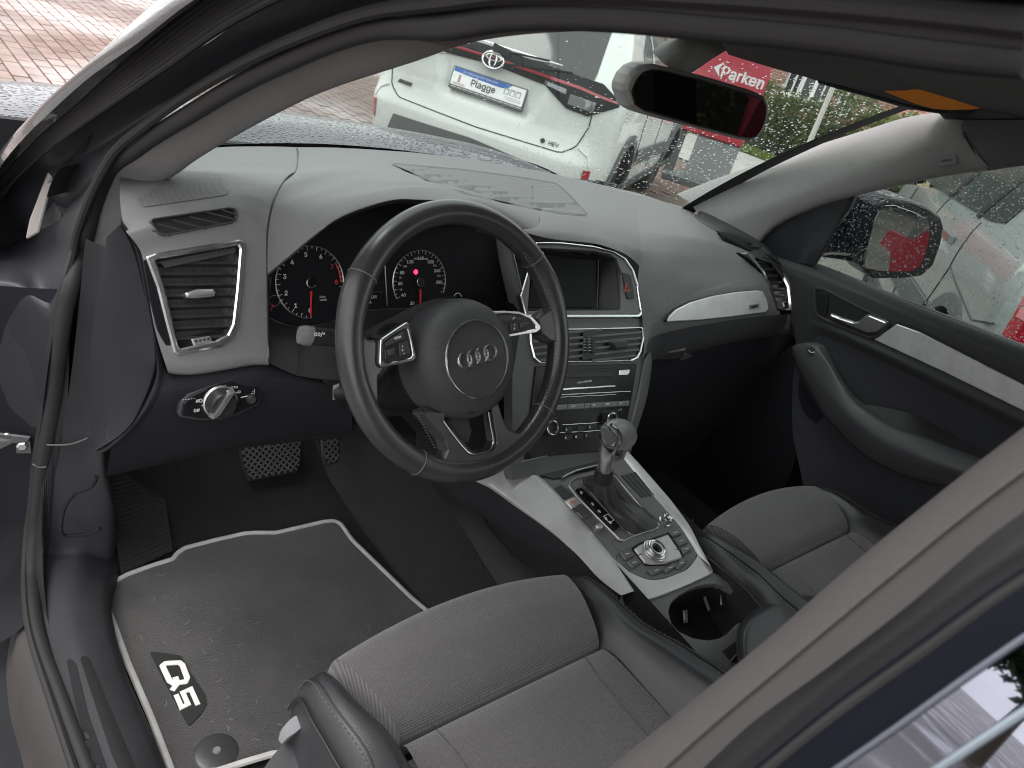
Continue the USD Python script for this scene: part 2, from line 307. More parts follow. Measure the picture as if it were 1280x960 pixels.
tr_o = seal_pts([(560, -130, s_(-.07)), (385, -95, s_(-.07)), (255, -8, s_(-.07)), (236, 4, s_(-.07)), (169, 56, s_(-.07)), (109, 99, s_(-.07)), (60, 143, s_(-.07)), (37, 165, s_(-.07)), (0, 210, s_(-.07)), (-60, 280, s_(-.07))])
part(body, 'pillar_moulding', loft([tr_o, (resample(tr_o, 60)+resample(rib_o, 60))/2+A_(-.012, 0, .016), rib_o], 60, 5), plain('wet_moulding', (.022, .022, .025), .16, coat=1.0, bump=(260, .25, .0015, 'voronoi')))
part(body, 'drip_rail', tube(resample((resample(tr_o, 60)*.35+resample(rib_o, 60)*.65)+A_(-.012, 0, .014), 60), .0032, 8), m_satin)
# little folded flap and bracket on the hinge pillar
fl = Plane((-.80, .62, .95), (-.5, -1, .3))
part(body, 'mirror_bracket', prism(rounded(fl.poly([(96, 170), (80, 196), (62, 244), (50, 290), (33, 300), (38, 275), (62, 212)]), .002), fl, 0, .006, .002), plain('bracket_grey', (.30, .27, .25), .45))
# hinge pillar: the painted shut face ahead of the seal
hp = [[Y(78, 360, .40), Y(51, 535, .435), Y(43, 585, .445), Y(36, 650, .45), Z(29, 723, .45), Z(34, 775, .45)],
      [Y(40, 360, .45), Y(20, 535, .47), Y(12, 585, .475), Y(6, 650, .48), Z(2, 735, .43), Z(6, 800, .43)],
      [Y(-80, 350, .55), Y(-80, 535, .55), Y(-80, 585, .55), Y(-80, 650, .55), Z(-60, 735, .4), Z(-60, 800, .4)]]
part(body, 'hinge_pillar', loft(hp, 40, 6), plain('jamb_paint', (.0085, .0085, .011), .5, spec=.12))
hb = Plane(Y(18, 550, .45), (-.2, -1, .1)); part(body, 'hinge_bolt', cat(disc(hb, *hb.uv(28, 556), .008, 0, .008, .002, 6), disc(hb, *hb.uv(8, 547), .010, 0, .006, .002)), m_satin)
part(body, 'door_check', cat(prism(rounded(hb.poly([(-10, 538), (14, 541), (40, 544), (36, 551), (16, 553), (-10, 566)]), .002), hb, .0, .006, .002), prism(rounded(hb.poly([(20, 555), (38, 548), (40, 566), (20, 566)]), .002), hb, -.004, .003, .001)), plain('hinge_steel', (.16, .16, .165), .36, 1.0))
# sill: outer step, inner scuff plate with two long recesses
so = [Z(30, 715, .43), Z(36, 797, .44), Z(62, 876, .44), Z(92, 960, .44), Z(220, 1320, .44)]
s1 = [Z(26, 770, .42), Z(20, 835, .42), Z(40, 900, .42), Z(64, 960, .42), Z(150, 1320, .42)]
s2 = [Z(20, 775, .36), Z(8, 850, .36), Z(14, 900, .36), Z(30, 960, .36), Z(90, 1320, .36)]
part(body, 'outer_sill', loft([so, s1, s2], 40, 5), plain('sill_rubber', (.030, .027, .026), .6, spec=.3, bump=(60, .25, .002), var=(9, .22)))
jl = [A_(-1.02, .9, .2), A_(-1.02, .3, .2), A_(-1.02, 0, .2), A_(-1.02, -.6, .2)]
part(body, 'rocker_panel', loft([[s2[0], s2[1], s2[2], s2[3], s2[4]], jl], 30, 2), m_dark)
sp = Plane(Z(150, 880, .47), (0, 0, 1))
tr = [[Y(107, 298, .355), Y(103, 335, .37), Y(80, 535, .405), Y(64, 620, .415), Y(57, 690, .40), Z(52, 745, .462), Z(63, 807, .462), Z(100, 907, .462), Z(120, 960, .462), Z(260, 1320, .462)],
      [Y(125, 306, .34), Y(121, 350, .36), Y(111, 540, .385), Y(104, 620, .39), Y(98, 690, .38), Z(92, 745, .478), Z(104, 807, .478), Z(140, 907, .478), Z(160, 960, .478), Z(300, 1320, .478)],
      [Y(142, 310, .32), Y(137, 360, .34), Y(128, 570, .36), Y(137, 640, .37), Y(131, 700, .38), Z(128, 760, .47), Z(146, 830, .47), Z(178, 907, .47), Z(197, 960, .47), Z(340, 1320, .47)],
      [Y(160, 320, .42), Y(158, 380, .42), Y(140, 590, .46), Y(150, 660, .5), Z(148, 720, .42), Z(140, 770, .405), Z(160, 850, .405), Z(196, 930, .405), Z(210, 965, .405), Z(360, 1320, .405)]]
SILL = loft(tr, 70, 7); part(body, 'sill_trim', SILL, plain('sill_plastic', (.019, .0195, .022), .55, spec=.22, bump=(1400, .25, .0005, 'voronoi'), var=(9, .15)))
part(body, 'seal_flange', loft([P_out[13:], P_in[14:], [p+A_(.004, 0, .002) for p in tr[0][2:]]], 60, 3), m_black)
m_scuff = plain('scuff_black', (.009, .009, .010), .65, spec=.15)
for q in ([(83, 826), (86, 823), (91, 824), (95, 830), (110, 893), (135, 965), (168, 1050), (150, 1050), (116, 965), (92, 870)], [(100, 823), (104, 819), (110, 821), (115, 830), (131, 870), (149, 912), (163, 945), (186, 1000), (206, 1050), (190, 1050), (140, 945), (112, 860)]):
    part(body, 'scuff_groove', drape(SILL, q, .0012, .003, 6.), m_scuff)
part(body, 'trim_seam', cat(tube(resample([Y(58, 556, .405), Y(80, 556, .395), Y(110, 547, .38)], 12), .0014, 6), tube(resample([Y(41, 580, .425), Y(50, 584, .415), Y(58, 583, .41)], 8), .0012, 6)), m_thread)
part(body, 'lower_trim_flap', tube(resample([Y(121, 595, .345), Y(116, 606, .345), Y(90, 620, .36), Y(80, 636, .36), Y(76, 662, .355), Y(82, 670, .355), Y(106, 668, .35), Y(125, 660, .345)], 40), .0032, 6), m_dark)
# A pillar cloth trim on the driver's side up into the header
ap_o = seal_pts([(104, 312, s_(.012)), (112, 270, s_(.012)), (130, 224, s_(.012)), (165, 192, s_(.012)), (232, 148, s_(.012)), (337, 88, s_(.012)), (480, 36, s_(.012)), (560, 22, s_(.012)), (640, 10, s_(.012)), (760, 8, s_(.012)), (900, 18, s_(.012)), (1060, 32, s_(.012)), (1180, 50, s_(.012)), (1290, 60, s_(.012))])
ap_m = seal_pts([(124, 312, s_(.030)), (136, 275, s_(.034)), (152, 238, s_(.036)), (192, 203, s_(.036)), (258, 158, s_(.036)), (355, 104, s_(.036)), (480, 58, s_(.036)), (575, 40, s_(.036)), (640, 26, s_(.036)), (760, 22, s_(.036)), (900, 32, s_(.036)), (1060, 46, s_(.036)), (1180, 62, s_(.036)), (1290, 74, s_(.036))])
ap_i = seal_pts([(139, 311, s_(.035)), (152, 281, s_(.05)), (182, 263, s_(.07)), (186, 251, s_(.07)), (225, 214, s_(.07)), (270, 184, s_(.07)), (375, 127, s_(.07)), (400, 116, s_(.07)), (512, 79, s_(.07)), (595, 52, s_(.07)), (685, 41, s_(.07)), (880, 41, s_(.07)), (1060, 58, s_(.07)), (1180, 76, s_(.07)), (1290, 90, s_(.07))])
idx = [0, 1, 2, 4, 5, 6, 8, 9, 10, 11, 12, 13, 14]
ap_i2 = resample(ap_i, 90); ap_m2 = resample(ap_m, 90); ap_o2 = resample(ap_o, 90)
dp = A_(.03, .10, .02)
def band(a, b, lo, hi): return loft([ap_o2[a:b], ap_m2[a:b], ap_i2[a:b], ap_i2[a:b]+dp], 60, 6)
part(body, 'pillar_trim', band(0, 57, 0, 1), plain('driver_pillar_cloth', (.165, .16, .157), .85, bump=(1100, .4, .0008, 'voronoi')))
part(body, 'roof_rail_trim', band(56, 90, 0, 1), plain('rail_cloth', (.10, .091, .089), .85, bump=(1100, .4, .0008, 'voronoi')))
part(body, 'roof_seal', tube(resample(seal_pts([(500, 12, s_(.004)), (640, -4, s_(.004)), (760, -4, s_(.004)), (900, 6, s_(.004)), (1060, 18, s_(.004)), (1180, 32, s_(.004)), (1290, 42, s_(.004))]), 50), .007, 10), m_rubber)
# B pillar close to the lens: bulb seal, black channel, painted flange, glossy panel
Bp = lambda q, o: [S(a, b, o) for a, b in q]
b0 = Bp([(1320, 509), (1280, 540), (1205, 598), (1062, 714), (966, 798), (860, 885), (770, 958), (690, 1022)], .055)
b1 = Bp([(1330, 552), (1220, 632), (1090, 738), (985, 825), (890, 905), (815, 972), (740, 1040)], .035)
b1b = Bp([(1335, 556), (1225, 637), (1094, 743), (989, 831), (894, 911), (820, 978), (745, 1046)], .037)
b2 = Bp([(1340, 600), (1240, 668), (1137, 755), (1040, 830), (931, 911), (879, 960), (800, 1030)], .008)
b3 = Bp([(1350, 668), (1250, 728), (1150, 800), (1040, 880), (930, 970), (860, 1030), (800, 1080)], -.004)
b4 = Bp([(1350, 690), (1280, 728), (1212, 776), (1100, 860), (1025, 915), (961, 964), (860, 1045)], -.006)
part(body, 'pillar_seal', loft([[p+(p-CAM)*.16 for p in b0], b0, b1, b1b, b2], 50, 7), plain('pillar_seal_cloth', (.064, .058, .057), .6, spec=.3, bump=(500, .3, .0008, 'voronoi')), smooth=80)
part(body, 'pillar_channel', loft([b2, [p+A_(.014, .006, 0) for p in b3], b3], 50, 4), m_void)
part(body, 'pillar_channel_lip', tube(resample([p+A_(-.001, -.003, -.002) for p in b3], 50), .0022, 8), m_rubber)
b5 = [p+A_(-.006, -.010, -.008) for p in b4]
part(body, 'pillar_flange', loft([b3, b4, b5], 50, 4), plain('flange_navy', (.004, .0045, .008), .5, spec=.08))
g0 = [p+A_(-.0065, -.0105, -.0085) for p in b4]
_e = g0[4]-g0[1]; _e /= np.linalg.norm(_e); _n = A_(-.93, .12, .35); _n -= _e*(_n@_e); _n /= np.linalg.norm(_n); out_v = np.cross(_n, _e); out_v *= .20*np.sign(out_v@A_(0, -1, -1))
g1 = [p+out_v*.35 for p in g0]; g2 = [p+out_v for p in g0]
part(body, 'glossy_pillar_panel', loft([g0, g1, g2], 50, 8), plain('privacy_glass', (.22, .225, .27), .02, 1.0))
part(body, 'window_moulding', tube(resample([p+A_(-.002, -.001, .001) for p in b5], 50), .0011, 8), plain('dull_moulding', (.13, .14, .17), .4, .8))
part(body, 'panel_moulding', tube(resample([g0[k]*.76+g1[k]*.24+A_(-.002, 0, .001) for k in range(1, 7)], 40), .0015, 8), plain('blue_moulding', (.26, .30, .34), .35, .9))
# the roof over the cabin and the far side, which keep the light out
hdr = [A_(x, .09-.32*x*x, 1.495-.02*x*x) for x in np.linspace(-.60, .60, 9)]
roof = [hdr, [p*A_(1, 0, 1)+A_(0, -.35, .035) for p in hdr], [p*A_(1, 0, 1)+A_(0, -1.2, .05) for p in hdr], [p*A_(1, 0, 1)+A_(0, -2.2, 0) for p in hdr]]
part(body, 'roof', loft(roof, 30, 5, thick=A_(0, 0, .035)), m_headliner)
part(body, 'rear_wall', loft([[A_(-.62, -2.2, 1.05), A_(.62, -2.2, 1.05)], [A_(-.72, -2.1, .4), A_(.72, -2.1, .4)]], 8, 3), m_headliner)
part(body, 'rear_side', cat(loft([[A_(.72, -.75, 1.08), A_(.72, -2.2, 1.08)], [A_(.76, -.75, .4), A_(.76, -2.2, .4)]], 8, 3), loft([[A_(-.72, -.78, 1.08), A_(-.72, -2.2, 1.08)], [A_(-.76, -.78, .4), A_(-.76, -2.2, .4)]], 8, 3),
     loft([[A_(.60, -.72, 1.49), A_(.60, -.92, 1.49)], [A_(.73, -.66, 1.05), A_(.73, -.86, 1.05)]], 8, 3)), m_headliner)
# passenger side A pillar
pr_u = [SR(858, 250, .0), SR(924, 226, .0), SR(1025, 194, .0), SR(1105, 170), SR(1160, 154, .0), SR(1203, 148)]
pr_m = [SR(890, 282, .02), SR(940, 262, .022), SR(1035, 226, .022), SR(1115, 200, .022), SR(1170, 184, .022), SR(1216, 184, .022)]
pr_l = [SR(948, 302, .0), SR(962, 287, .0), SR(1010, 262, .0), SR(1100, 236, .0), SR(1180, 219, .0), SR(1240, 212, .0)]
bk = A_(.06, .02, 0)
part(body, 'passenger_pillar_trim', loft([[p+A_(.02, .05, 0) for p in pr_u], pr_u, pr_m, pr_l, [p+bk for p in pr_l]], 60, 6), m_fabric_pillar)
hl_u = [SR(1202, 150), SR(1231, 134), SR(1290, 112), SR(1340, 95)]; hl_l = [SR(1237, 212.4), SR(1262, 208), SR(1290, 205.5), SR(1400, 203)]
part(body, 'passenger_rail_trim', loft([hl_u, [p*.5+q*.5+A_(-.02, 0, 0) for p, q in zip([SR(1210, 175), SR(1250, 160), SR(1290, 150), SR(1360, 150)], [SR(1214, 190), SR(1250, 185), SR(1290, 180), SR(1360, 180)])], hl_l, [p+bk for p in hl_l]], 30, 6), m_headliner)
part(body, 'trim_gap', tube(resample([SR(1205, 165, .0235), SR(1216, 187, .022), SR(1237, 212, .003)], 14), .0016, 6), m_void)
ag = Plane(SR(1185, 198, .016), np.cross(SR(1205, 190)-SR(1165, 200), SR(1185, 210)-SR(1185, 185)))
if ag.n @ (CAM-ag.o) < 0: ag = Plane(ag.o, -ag.n, (0, -1, 0))
tagp = rounded(ag.poly([(1171, 195), (1197, 191.5), (1199, 204), (1174, 208)]), .0035)
part(body, 'airbag_badge', cat(prism(tagp, ag, .002, .0065, .001)), plain('badge_grey', (.19, .19, .19), .6))
_c = ag.uv(1185, 199.7); _d = ag.uv(1195, 198.2)-_c
part(body, 'badge_lettering', txt('AIRBAG', .0038, ag, *_c, h=.0067, ang=math.atan2(_d[1], _d[0])), m_black, smooth=False)
# black quarter panel of the passenger door frame sits with the door; windscreen: one curved pane
def ws(s, t):
    x = s*(.735*(1-t)+.575*t); y = (.845-.62*x*x)*(1-t)+(.085-.32*x*x)*t; z = 1.06*(1-t)+1.497*t+.03*4*t*(1-t)*.5
    return np.stack([x, y, z], -1)
_s, _t = np.meshgrid(np.linspace(-1, 1, 41), np.linspace(0, 1, 25), indexing='ij')
part(body, 'windscreen', grid(ws(_s, _t)), m_screen, smooth=True)
sb = np.linspace(-1, 1, 41)
part(body, 'windscreen_gasket', loft([ws(sb, np.full(41, .0))+A_(0, .0, -.02), ws(sb, np.full(41, .03))-A_(0, .004, .002), ws(sb, np.full(41, .085))-A_(0, .004, .002)], 41, 2), m_void)
part(body, 'windscreen_frit', cat(loft([ws(sb, np.full(41, 1.0))-A_(0, .004, .004), ws(sb, np.full(41, .95))-A_(0, .004, .004)], 41, 2),
     loft([ws(np.full(20, .985), np.linspace(0, 1, 20))-A_(0, .004, .004), ws(np.full(20, .945), np.linspace(0, 1, 20))-A_(0, .004, .004)], 20, 2)), m_void)
# bonnet, cowl
bon = []
for yy, zz, hw in ((.80, 1.005, .86), (.95, 1.035, .88), (1.10, 1.045, .89), (1.25, 1.035, .90), (1.45, 1.0, .90), (1.7, .93, .88), (1.9, .84, .82), (1.98, .7, .75)):
    xs = np.linspace(-1, 1, 15); bon.append([A_(hw*s, yy+.02-.12*s*s*(yy > 1.5)-.16*s*s*(yy < 1.2)*(1.3-yy), zz-.05*abs(s)**3-.10*max(0, abs(s)-.8)) for s in xs])
part(body, 'bonnet', loft(bon, 60, 6), m_navy_wet)
part(body, 'front_wing', loft([[A_(-.90, .5, .93), A_(-.905, 1.2, .95), A_(-.90, 1.7, .86)], [A_(-.95, .5, .8), A_(-.96, 1.2, .8), A_(-.95, 1.7, .7)], [A_(-.95, .5, .4), A_(-.96, 1.2, .4), A_(-.95, 1.7, .4)]], 20, 5), m_navy_wet)
part(body, 'wing_edge', loft([[A_(-.86, .80, .96), A_(-.88, 1.2, .985), A_(-.86, 1.7, .87)], [A_(-.90, .5, .93), A_(-.905, 1.2, .95), A_(-.90, 1.7, .86)]], 20, 3), m_navy_wet)
part(body, 'front_wing', loft([[A_(.86, .80, .96), A_(.88, 1.2, .985), A_(.86, 1.7, .87)], [A_(.95, .6, .8), A_(.96, 1.2, .8), A_(.95, 1.7, .7)], [A_(.95, .5, .4), A_(.96, 1.2, .4), A_(.95, 1.7, .4)]], 20, 3), m_navy_wet)
# ================================================================== the dashboard
FP = Plane((0, .17, 1.07), (0, -1, .6)); SP = Plane((0, .13, 1.03), (0, -1, .6)); CL = Plane((-.38, .21, 1.045), (0, -1, .35)); CP = Plane((0, -.262, .725), (0, -.25, 1))
f_ = lambda h=0: (lambda a, b: FP.px(a, b, h)); q_ = lambda h=0: (lambda a, b: SP.px(a, b, h)); c_ = lambda h=0: (lambda a, b: CL.px(a, b, h))
def pts(*q): return [p[2](p[0], p[1]) for p in q]
dash = thing('dashboard', 'grey soft-touch dashboard with chrome-framed vents, dials and a silver trim strip', 'dashboard', (0, .3, .95))
zt = z_(1.105); zm = z_(1.118)
seam = [zt(371, 184), zm(371, 209), Y(352, 230, .255), Y(340, 257, .212), FP.px(334, 290, .003), FP.px(334, 341), FP.px(335, 410), FP.px(336, 453)]
vo = [(181, 322), (193, 317), (297, 300), (304, 302), (305, 312), (302, 360), (296, 408), (289, 425), (274, 434), (222, 444), (216, 441), (205, 400), (195, 360)]
vi = [(193, 325), (296, 307), (298, 312), (294, 362), (289, 405), (283, 418), (268, 426), (224, 436), (221, 432), (213, 395), (204, 358)]
dv = Plane(FP.px(240, 276, .002), FP.n)
dvp = [(187, 277), (190, 273), (285, 259), (294, 260), (297, 268), (296, 275), (290, 279), (203, 296), (197, 293)]
L_rows = [pts((150, 205, zt), (229, 189, zt), (275, 184, zt), (325, 183, zt))+[seam[0]],
          pts((150, 228, zm), (227, 212, zm), (280, 207, zm), (330, 207, zm))+[seam[1]],
          pts((150, 250, y_(.30)), (222, 238, y_(.28)), (284, 228, y_(.272)), (325, 229, y_(.265)))+[seam[2]],
          pts((152, 268, y_(.255)), (222, 256, y_(.236)), (287, 242, y_(.234)), (322, 245, y_(.225)))+[seam[3]],
          pts((158, 290, f_(.0)), (225, 270, f_(.001)), (292, 256, f_(.001)), (318, 270, f_(.002)))+[seam[4]],
          pts((177, 318, f_(0)), (232, 306, f_(0)), (302, 296, f_(0)), (320, 315, f_(0)))+[seam[5]],
          pts((192, 405, f_(0)), (236, 405, f_(0)), (300, 405, f_(0)), (318, 408, f_(0)))+[seam[6]],
          pts((209, 462, f_(0)), (245, 464, f_(0)), (285, 458, f_(0)), (315, 453, f_(0)))+[seam[7]],
          pts((210, 466, f_(-.02)), (246, 468, f_(-.02)), (286, 462, f_(-.02)), (316, 457, f_(-.02)), (337, 457, f_(-.02)))]
vmid = Polygon(FP.poly(vi)).buffer(.002)
FASC = net(L_rows, 14, 14, [(FP, vmid), (dv, Polygon(dv.poly(dvp)).buffer(-.001))]); part(dash, 'driver_fascia', FASC, m_dash)
hood_edge = pts((334, 343, f_(.001)), (372, 311, y_(.135)), (410, 281, y_(.115)), (455, 260, y_(.112)), (510, 249, y_(.112)), (575, 251, y_(.122)), (622, 295, y_(.15)))
H_rows = [[seam[0]]+pts((430, 185, zt), (480, 188, zt), (530, 192, zt), (580, 198, zt), (625, 205, zt), (660, 211, zt)),
          [seam[1]]+pts((425, 206, z_(1.125)), (475, 208, z_(1.128)), (530, 216, z_(1.128)), (580, 228, z_(1.127)), (630, 240, z_(1.125)), (668, 252, z_(1.12))),
          [seam[2]]+pts((405, 220, y_(.295)), (465, 218, y_(.33)), (525, 224, y_(.34)), (580, 237, y_(.33)), (630, 252, y_(.30)), (675, 268, y_(.27))),
          [seam[3]]+pts((385, 242, y_(.212)), (445, 231, y_(.215)), (505, 228, y_(.225)), (565, 234, y_(.23)), (622, 254, y_(.222)), (668, 284, y_(.205))),
          [seam[4]]+pts((365, 275, y_(.17)), (405, 256, y_(.155)), (455, 243, y_(.14)), (510, 237, y_(.145)), (580, 246, y_(.155)), (640, 286, y_(.18))),
          hood_edge, [p+A_(0, .05, -.012) for p in hood_edge]]
HOOD = net(H_rows, 10, 10); part(dash, 'instrument_hood', HOOD, m_dash)
part(dash, 'panel_gap', tube(resample([p+(CAM-p)*.0015 for p in seam], 60), .0011, 6), m_void)
# top over the screen, then the passenger side
C_rows = [pts((660, 211, zt), (700, 219, zt), (735, 227, zt), (765, 234, zt), (796, 241, zt)),
          pts((668, 252, z_(1.12)), (700, 250, z_(1.122)), (735, 253, z_(1.122)), (765, 259, z_(1.12)), (798, 268, z_(1.118))),
          pts((675, 268, y_(.27)), (705, 270, y_(.265)), (738, 276, y_(.26)), (768, 282, y_(.25)), (800, 291, y_(.238))),
          pts((668, 284, y_(.205)), (705, 289, y_(.203)), (740, 294, y_(.20)), (772, 302, y_(.192)), (801, 312, y_(.185))),
          pts((640, 286, y_(.18)), (700, 300, y_(.187)), (740, 304, y_(.184)), (774, 314, y_(.172)), (799, 332, y_(.163)))]
TOPM = net(C_rows, 10, 10); part(dash, 'dash_top', TOPM, m_dash)
V_rows = [[C_rows[0][4]]+pts((815, 247, zt), (832, 253, zt), (848, 257, zt), (860, 262, zt), (875, 272, zt), (905, 286, z_(1.10))),
          [C_rows[1][4]]+pts((822, 268, z_(1.118)), (842, 271, z_(1.118)), (862, 276, z_(1.117)), (880, 282, z_(1.116)), (900, 291, z_(1.114)), (930, 300, z_(1.11))),
          [C_rows[2][4]]+pts((830, 291, y_(.238)), (858, 294, y_(.238)), (884, 299, y_(.236)), (904, 305, y_(.232)), (923, 311, y_(.226)), (955, 312, y_(.25))),
          [C_rows[3][4]]+pts((834, 312, y_(.188)), (864, 315, y_(.191)), (890, 318, y_(.193)), (912, 321, y_(.195)), (933, 323, y_(.196)), (962, 322, y_(.225))),
          [C_rows[4][4]]+pts((834, 335, y_(.155)), (865, 336, y_(.16)), (893, 337, y_(.164)), (918, 337, y_(.168)), (941, 337, y_(.172)), (968, 332, y_(.21))),
          pts((797.5, 360, q_(.006)), (832, 360, y_(.130)), (866, 356, y_(.134)), (896, 354, y_(.139)), (922, 351, y_(.145)), (951, 350, y_(.152)), (980, 345, y_(.20))),
          pts((802.5, 393, q_(.006)), (826, 388, y_(.108)), (852, 378, y_(.115)), (882, 366, y_(.124)), (915, 358, y_(.133)), (957, 358, y_(.143)), (988, 362, y_(.19))),
          pts((805, 428, q_(.006)), (822, 412, y_(.097)), (852, 402, y_(.099)), (885, 396, y_(.103)), (925, 390, y_(.109)), (968, 388, y_(.118)), (994, 392, y_(.16))),
          pts((804, 447, q_(.006)), (824, 424, y_(.094)), (852, 416, y_(.095)), (885, 409, y_(.098)), (925, 402, y_(.103)), (972, 398, y_(.112)), (998, 404, y_(.15)))]
rvo = [(930, 316), (934, 317), (965, 327), (978, 345), (984, 358), (988, 388), (976, 388.5), (968, 386), (961, 365), (951, 341)]
part(dash, 'passenger_fascia', net(V_rows, 12, 16, [(FP, Polygon(FP.poly(rvo)).buffer(.004).union(Polygon(FP.poly([(940, 318), (968, 325), (988, 352), (992, 400), (975, 396)]))))]), m_dash)
# lower lip of the passenger fascia, glovebox
lip = [[SP.px(809, 425, .003), Y(826, 418, .092), Y(890, 404, .096), Y(930, 398, .10), Y(988, 393, .115)], [SP.px(806, 452, .003), Y(822, 440, .09), Y(890, 424, .092), Y(930, 416, .096), Y(988, 409, .11)],
       [SP.px(803, 462, .0), Y(820, 450, .10), Y(890, 434, .104), Y(930, 425, .108), Y(988, 418, .12)]]
part(dash, 'fascia_lip', loft(lip, 50, 5), m_grain)
gb = [lip[2], [Y(797, 500, .115), Y(850, 490, .12), Y(900, 480, .125), Y(960, 470, .13), Y(1010, 455, .14)], [Y(790, 540, .15), Y(850, 535, .16), Y(900, 530, .17), Y(960, 520, .18), Y(1010, 505, .2)], [Y(785, 600, .30), Y(850, 600, .34), Y(900, 590, .36), Y(960, 580, .38), Y(1010, 560, .4)]]
part(dash, 'glovebox_lid', loft(gb, 40, 6), m_dark)
gp = Plane(Y(850, 440, .100), (0, -1, .25))
part(dash, 'glovebox_handle', cat(prism(rounded(gp.poly([(815, 449), (826, 437), (851, 433), (864, 443), (840, 449)]), .003), gp, .0, .006, .002)), m_void)
part(dash, 'glovebox_catch', cat(prism(rounded(gp.poly([(828, 437), (852, 433.5), (851, 437), (831, 440)]), .001), gp, .004, .011, .001)), m_satin)
part(dash, 'glovebox_catch', prism(rounded(gp.poly([(845, 449), (851, 440), (863, 443.5), (852, 449)]), .0015), gp, .004, .010, .002), m_grain)
# the silver strip with its bronze-like crease above
st = [(833, 402), (836, 395), (844, 387), (862, 378), (890, 370), (920, 365), (945, 363), (952, 364), (957, 374), (959, 386), (956, 390), (910, 396), (870, 400)]
strip_pl = Plane(Y(890, 383, .112), (0, -1, .5))
# fit the strip's plane to the fascia
_sp = np.array([Y(835, 400, .0985), Y(957, 388, .1165), Y(945, 363, .1325)]); _n = np.cross(_sp[1]-_sp[0], _sp[2]-_sp[0]); _n *= np.sign(_n@(CAM-_sp[0])); strip_pl = Plane(_sp[0], _n)
part(dash, 'trim_strip', prism(rounded(strip_pl.poly(st, .004), .002), strip_pl, -.012, .0075, .0015), plain('brushed_silver', (.60, .60, .585), .38, .45, bump=(700, .08, .0004), var=(30, .06)))
part(dash, 'strip_gap', prism(rounded(strip_pl.poly(st, .003), .002).buffer(.0016), strip_pl, -.012, .0045), m_void)
_c = strip_pl.uv(941, 383, .005); _d = strip_pl.uv(955, 380.5, .005)-_c; _a = math.atan2(_d[1], _d[0])
part(dash, 'badge', cat(prism(shapely.affinity.rotate(shapely.box(_c[0]-.021, _c[1]-.005, _c[0]+.021, _c[1]+.005), _a, use_radians=True), strip_pl, .0075, .0088)), plain('badge_metal', (.30, .30, .29), .35, .8))
part(dash, 'badge_lettering', txt('quattro', .0052, strip_pl, *_c, h=.009, ang=_a, bold=True), m_black, smooth=False)
_c = gp.uv(952, 398); 
# speaker grille in the middle of the top, and the side speaker
def draped(poly, zz, h, spacing=None):
    return [Z(a, b, zz) for a, b in poly]
gz = Plane(np.mean([Z(490, 205, 1.128), Z(734, 269, 1.124), Z(587, 244, 1.124)], 0), (0, -.06, 1))
gpoly = [(490, 205), (580, 213), (640, 221), (696, 230), (716, 249), (734, 269), (700, 266), (662, 259), (587, 243), (542, 227)]
part(dash, 'speaker_grille', drape(cat(HOOD, TOPM, net(V_rows, 10, 12)), gpoly, .003, .008, 7.), mat('grille_mesh', {'tc': ('texture_coordinate', {}), 'v': ('voronoi_texture', {'scale': 420., 'randomness': .15}), 'r': ('rgb_ramp', {'ramp': [(.15, (.035, .035, .035)), (.5, (.085, .085, .084))]}), 'b': ('bump', {'strength': .25, 'distance': .0006}), 'p': ('principled_bsdf', {'roughness': .6})},
     [('tc.object', 'v.vector'), ('v.distance', 'r.fac'), ('r.color', 'p.base_color'), ('v.distance', 'b.height'), ('b.normal', 'p.normal')]))
part(dash, 'grille_gap', drape(cat(HOOD, TOPM, net(V_rows, 10, 12)), list(Polygon(gpoly).buffer(1.6).exterior.coords)[:-1], .0012, .004, 7.), m_void)
sgp = [(200, 230), (224, 214), (270, 213), (275, 216), (286, 238), (283, 243.5), (240, 250), (178, 259), (170, 250)]
part(dash, 'side_speaker_grille', drape(cat(FASC, HOOD), sgp, .0025, .005, 5.), '/World/Looks/grille_mesh')
# side window demister: dark slot with slanting blades
part(dash, 'demister_slot', prism(rounded(dv.poly(dvp), .003).difference(rounded(dv.poly(dvp), .003).buffer(-.002)), dv, -.004, .0022, .0008), m_grain)
part(dash, 'demister_recess', prism(rounded(dv.poly(dvp), .003), dv, -.016, -.010), m_void)
for a, b in (((190, 288), (213, 295)), ((197, 280), (235, 290)), ((216, 275), (258, 286)), ((237, 271), (281, 281)), ((257, 265), (293, 274)), ((277, 262), (295, 268))):
    part(dash, 'demister_blade', tube([dv.px(*a, .001), dv.px(*b, .001)], .0009, 5), m_grain)
# ---- driver's air vent
def vent_frame(pl, outer, innr, h0, h1, r=.002):
    return prism(rounded(pl.poly(outer), r).difference(rounded(pl.poly(innr), r)), pl, h0, h1, min(.002, (h1-h0)*.4))
part(dash, 'vent_frame', vent_frame(FP, vo, vi, -.01, .006), m_chrome)
part(dash, 'vent_recess', prism(rounded(FP.poly(vi), .001).buffer(.002), FP, -.03, -.012), m_void)
wl = [(178, 326), (184, 324), (196, 362), (206, 402), (217, 442), (208, 437), (196, 412), (186, 372)]
part(dash, 'vent_surround', prism(rounded(FP.poly(wl), .001), FP, -.01, .002, .001), m_gloss)
def edge_at(poly, yv):
    """left and right ends, in the vent's plane, of a blade at height fraction yv"""
    u = np.array([FP.uv(a, b) for a, b in poly]); return u
gu = Polygon(FP.poly(vi))
lo, hi = FP.uv(221, 436)[1], FP.uv(296, 307)[1]
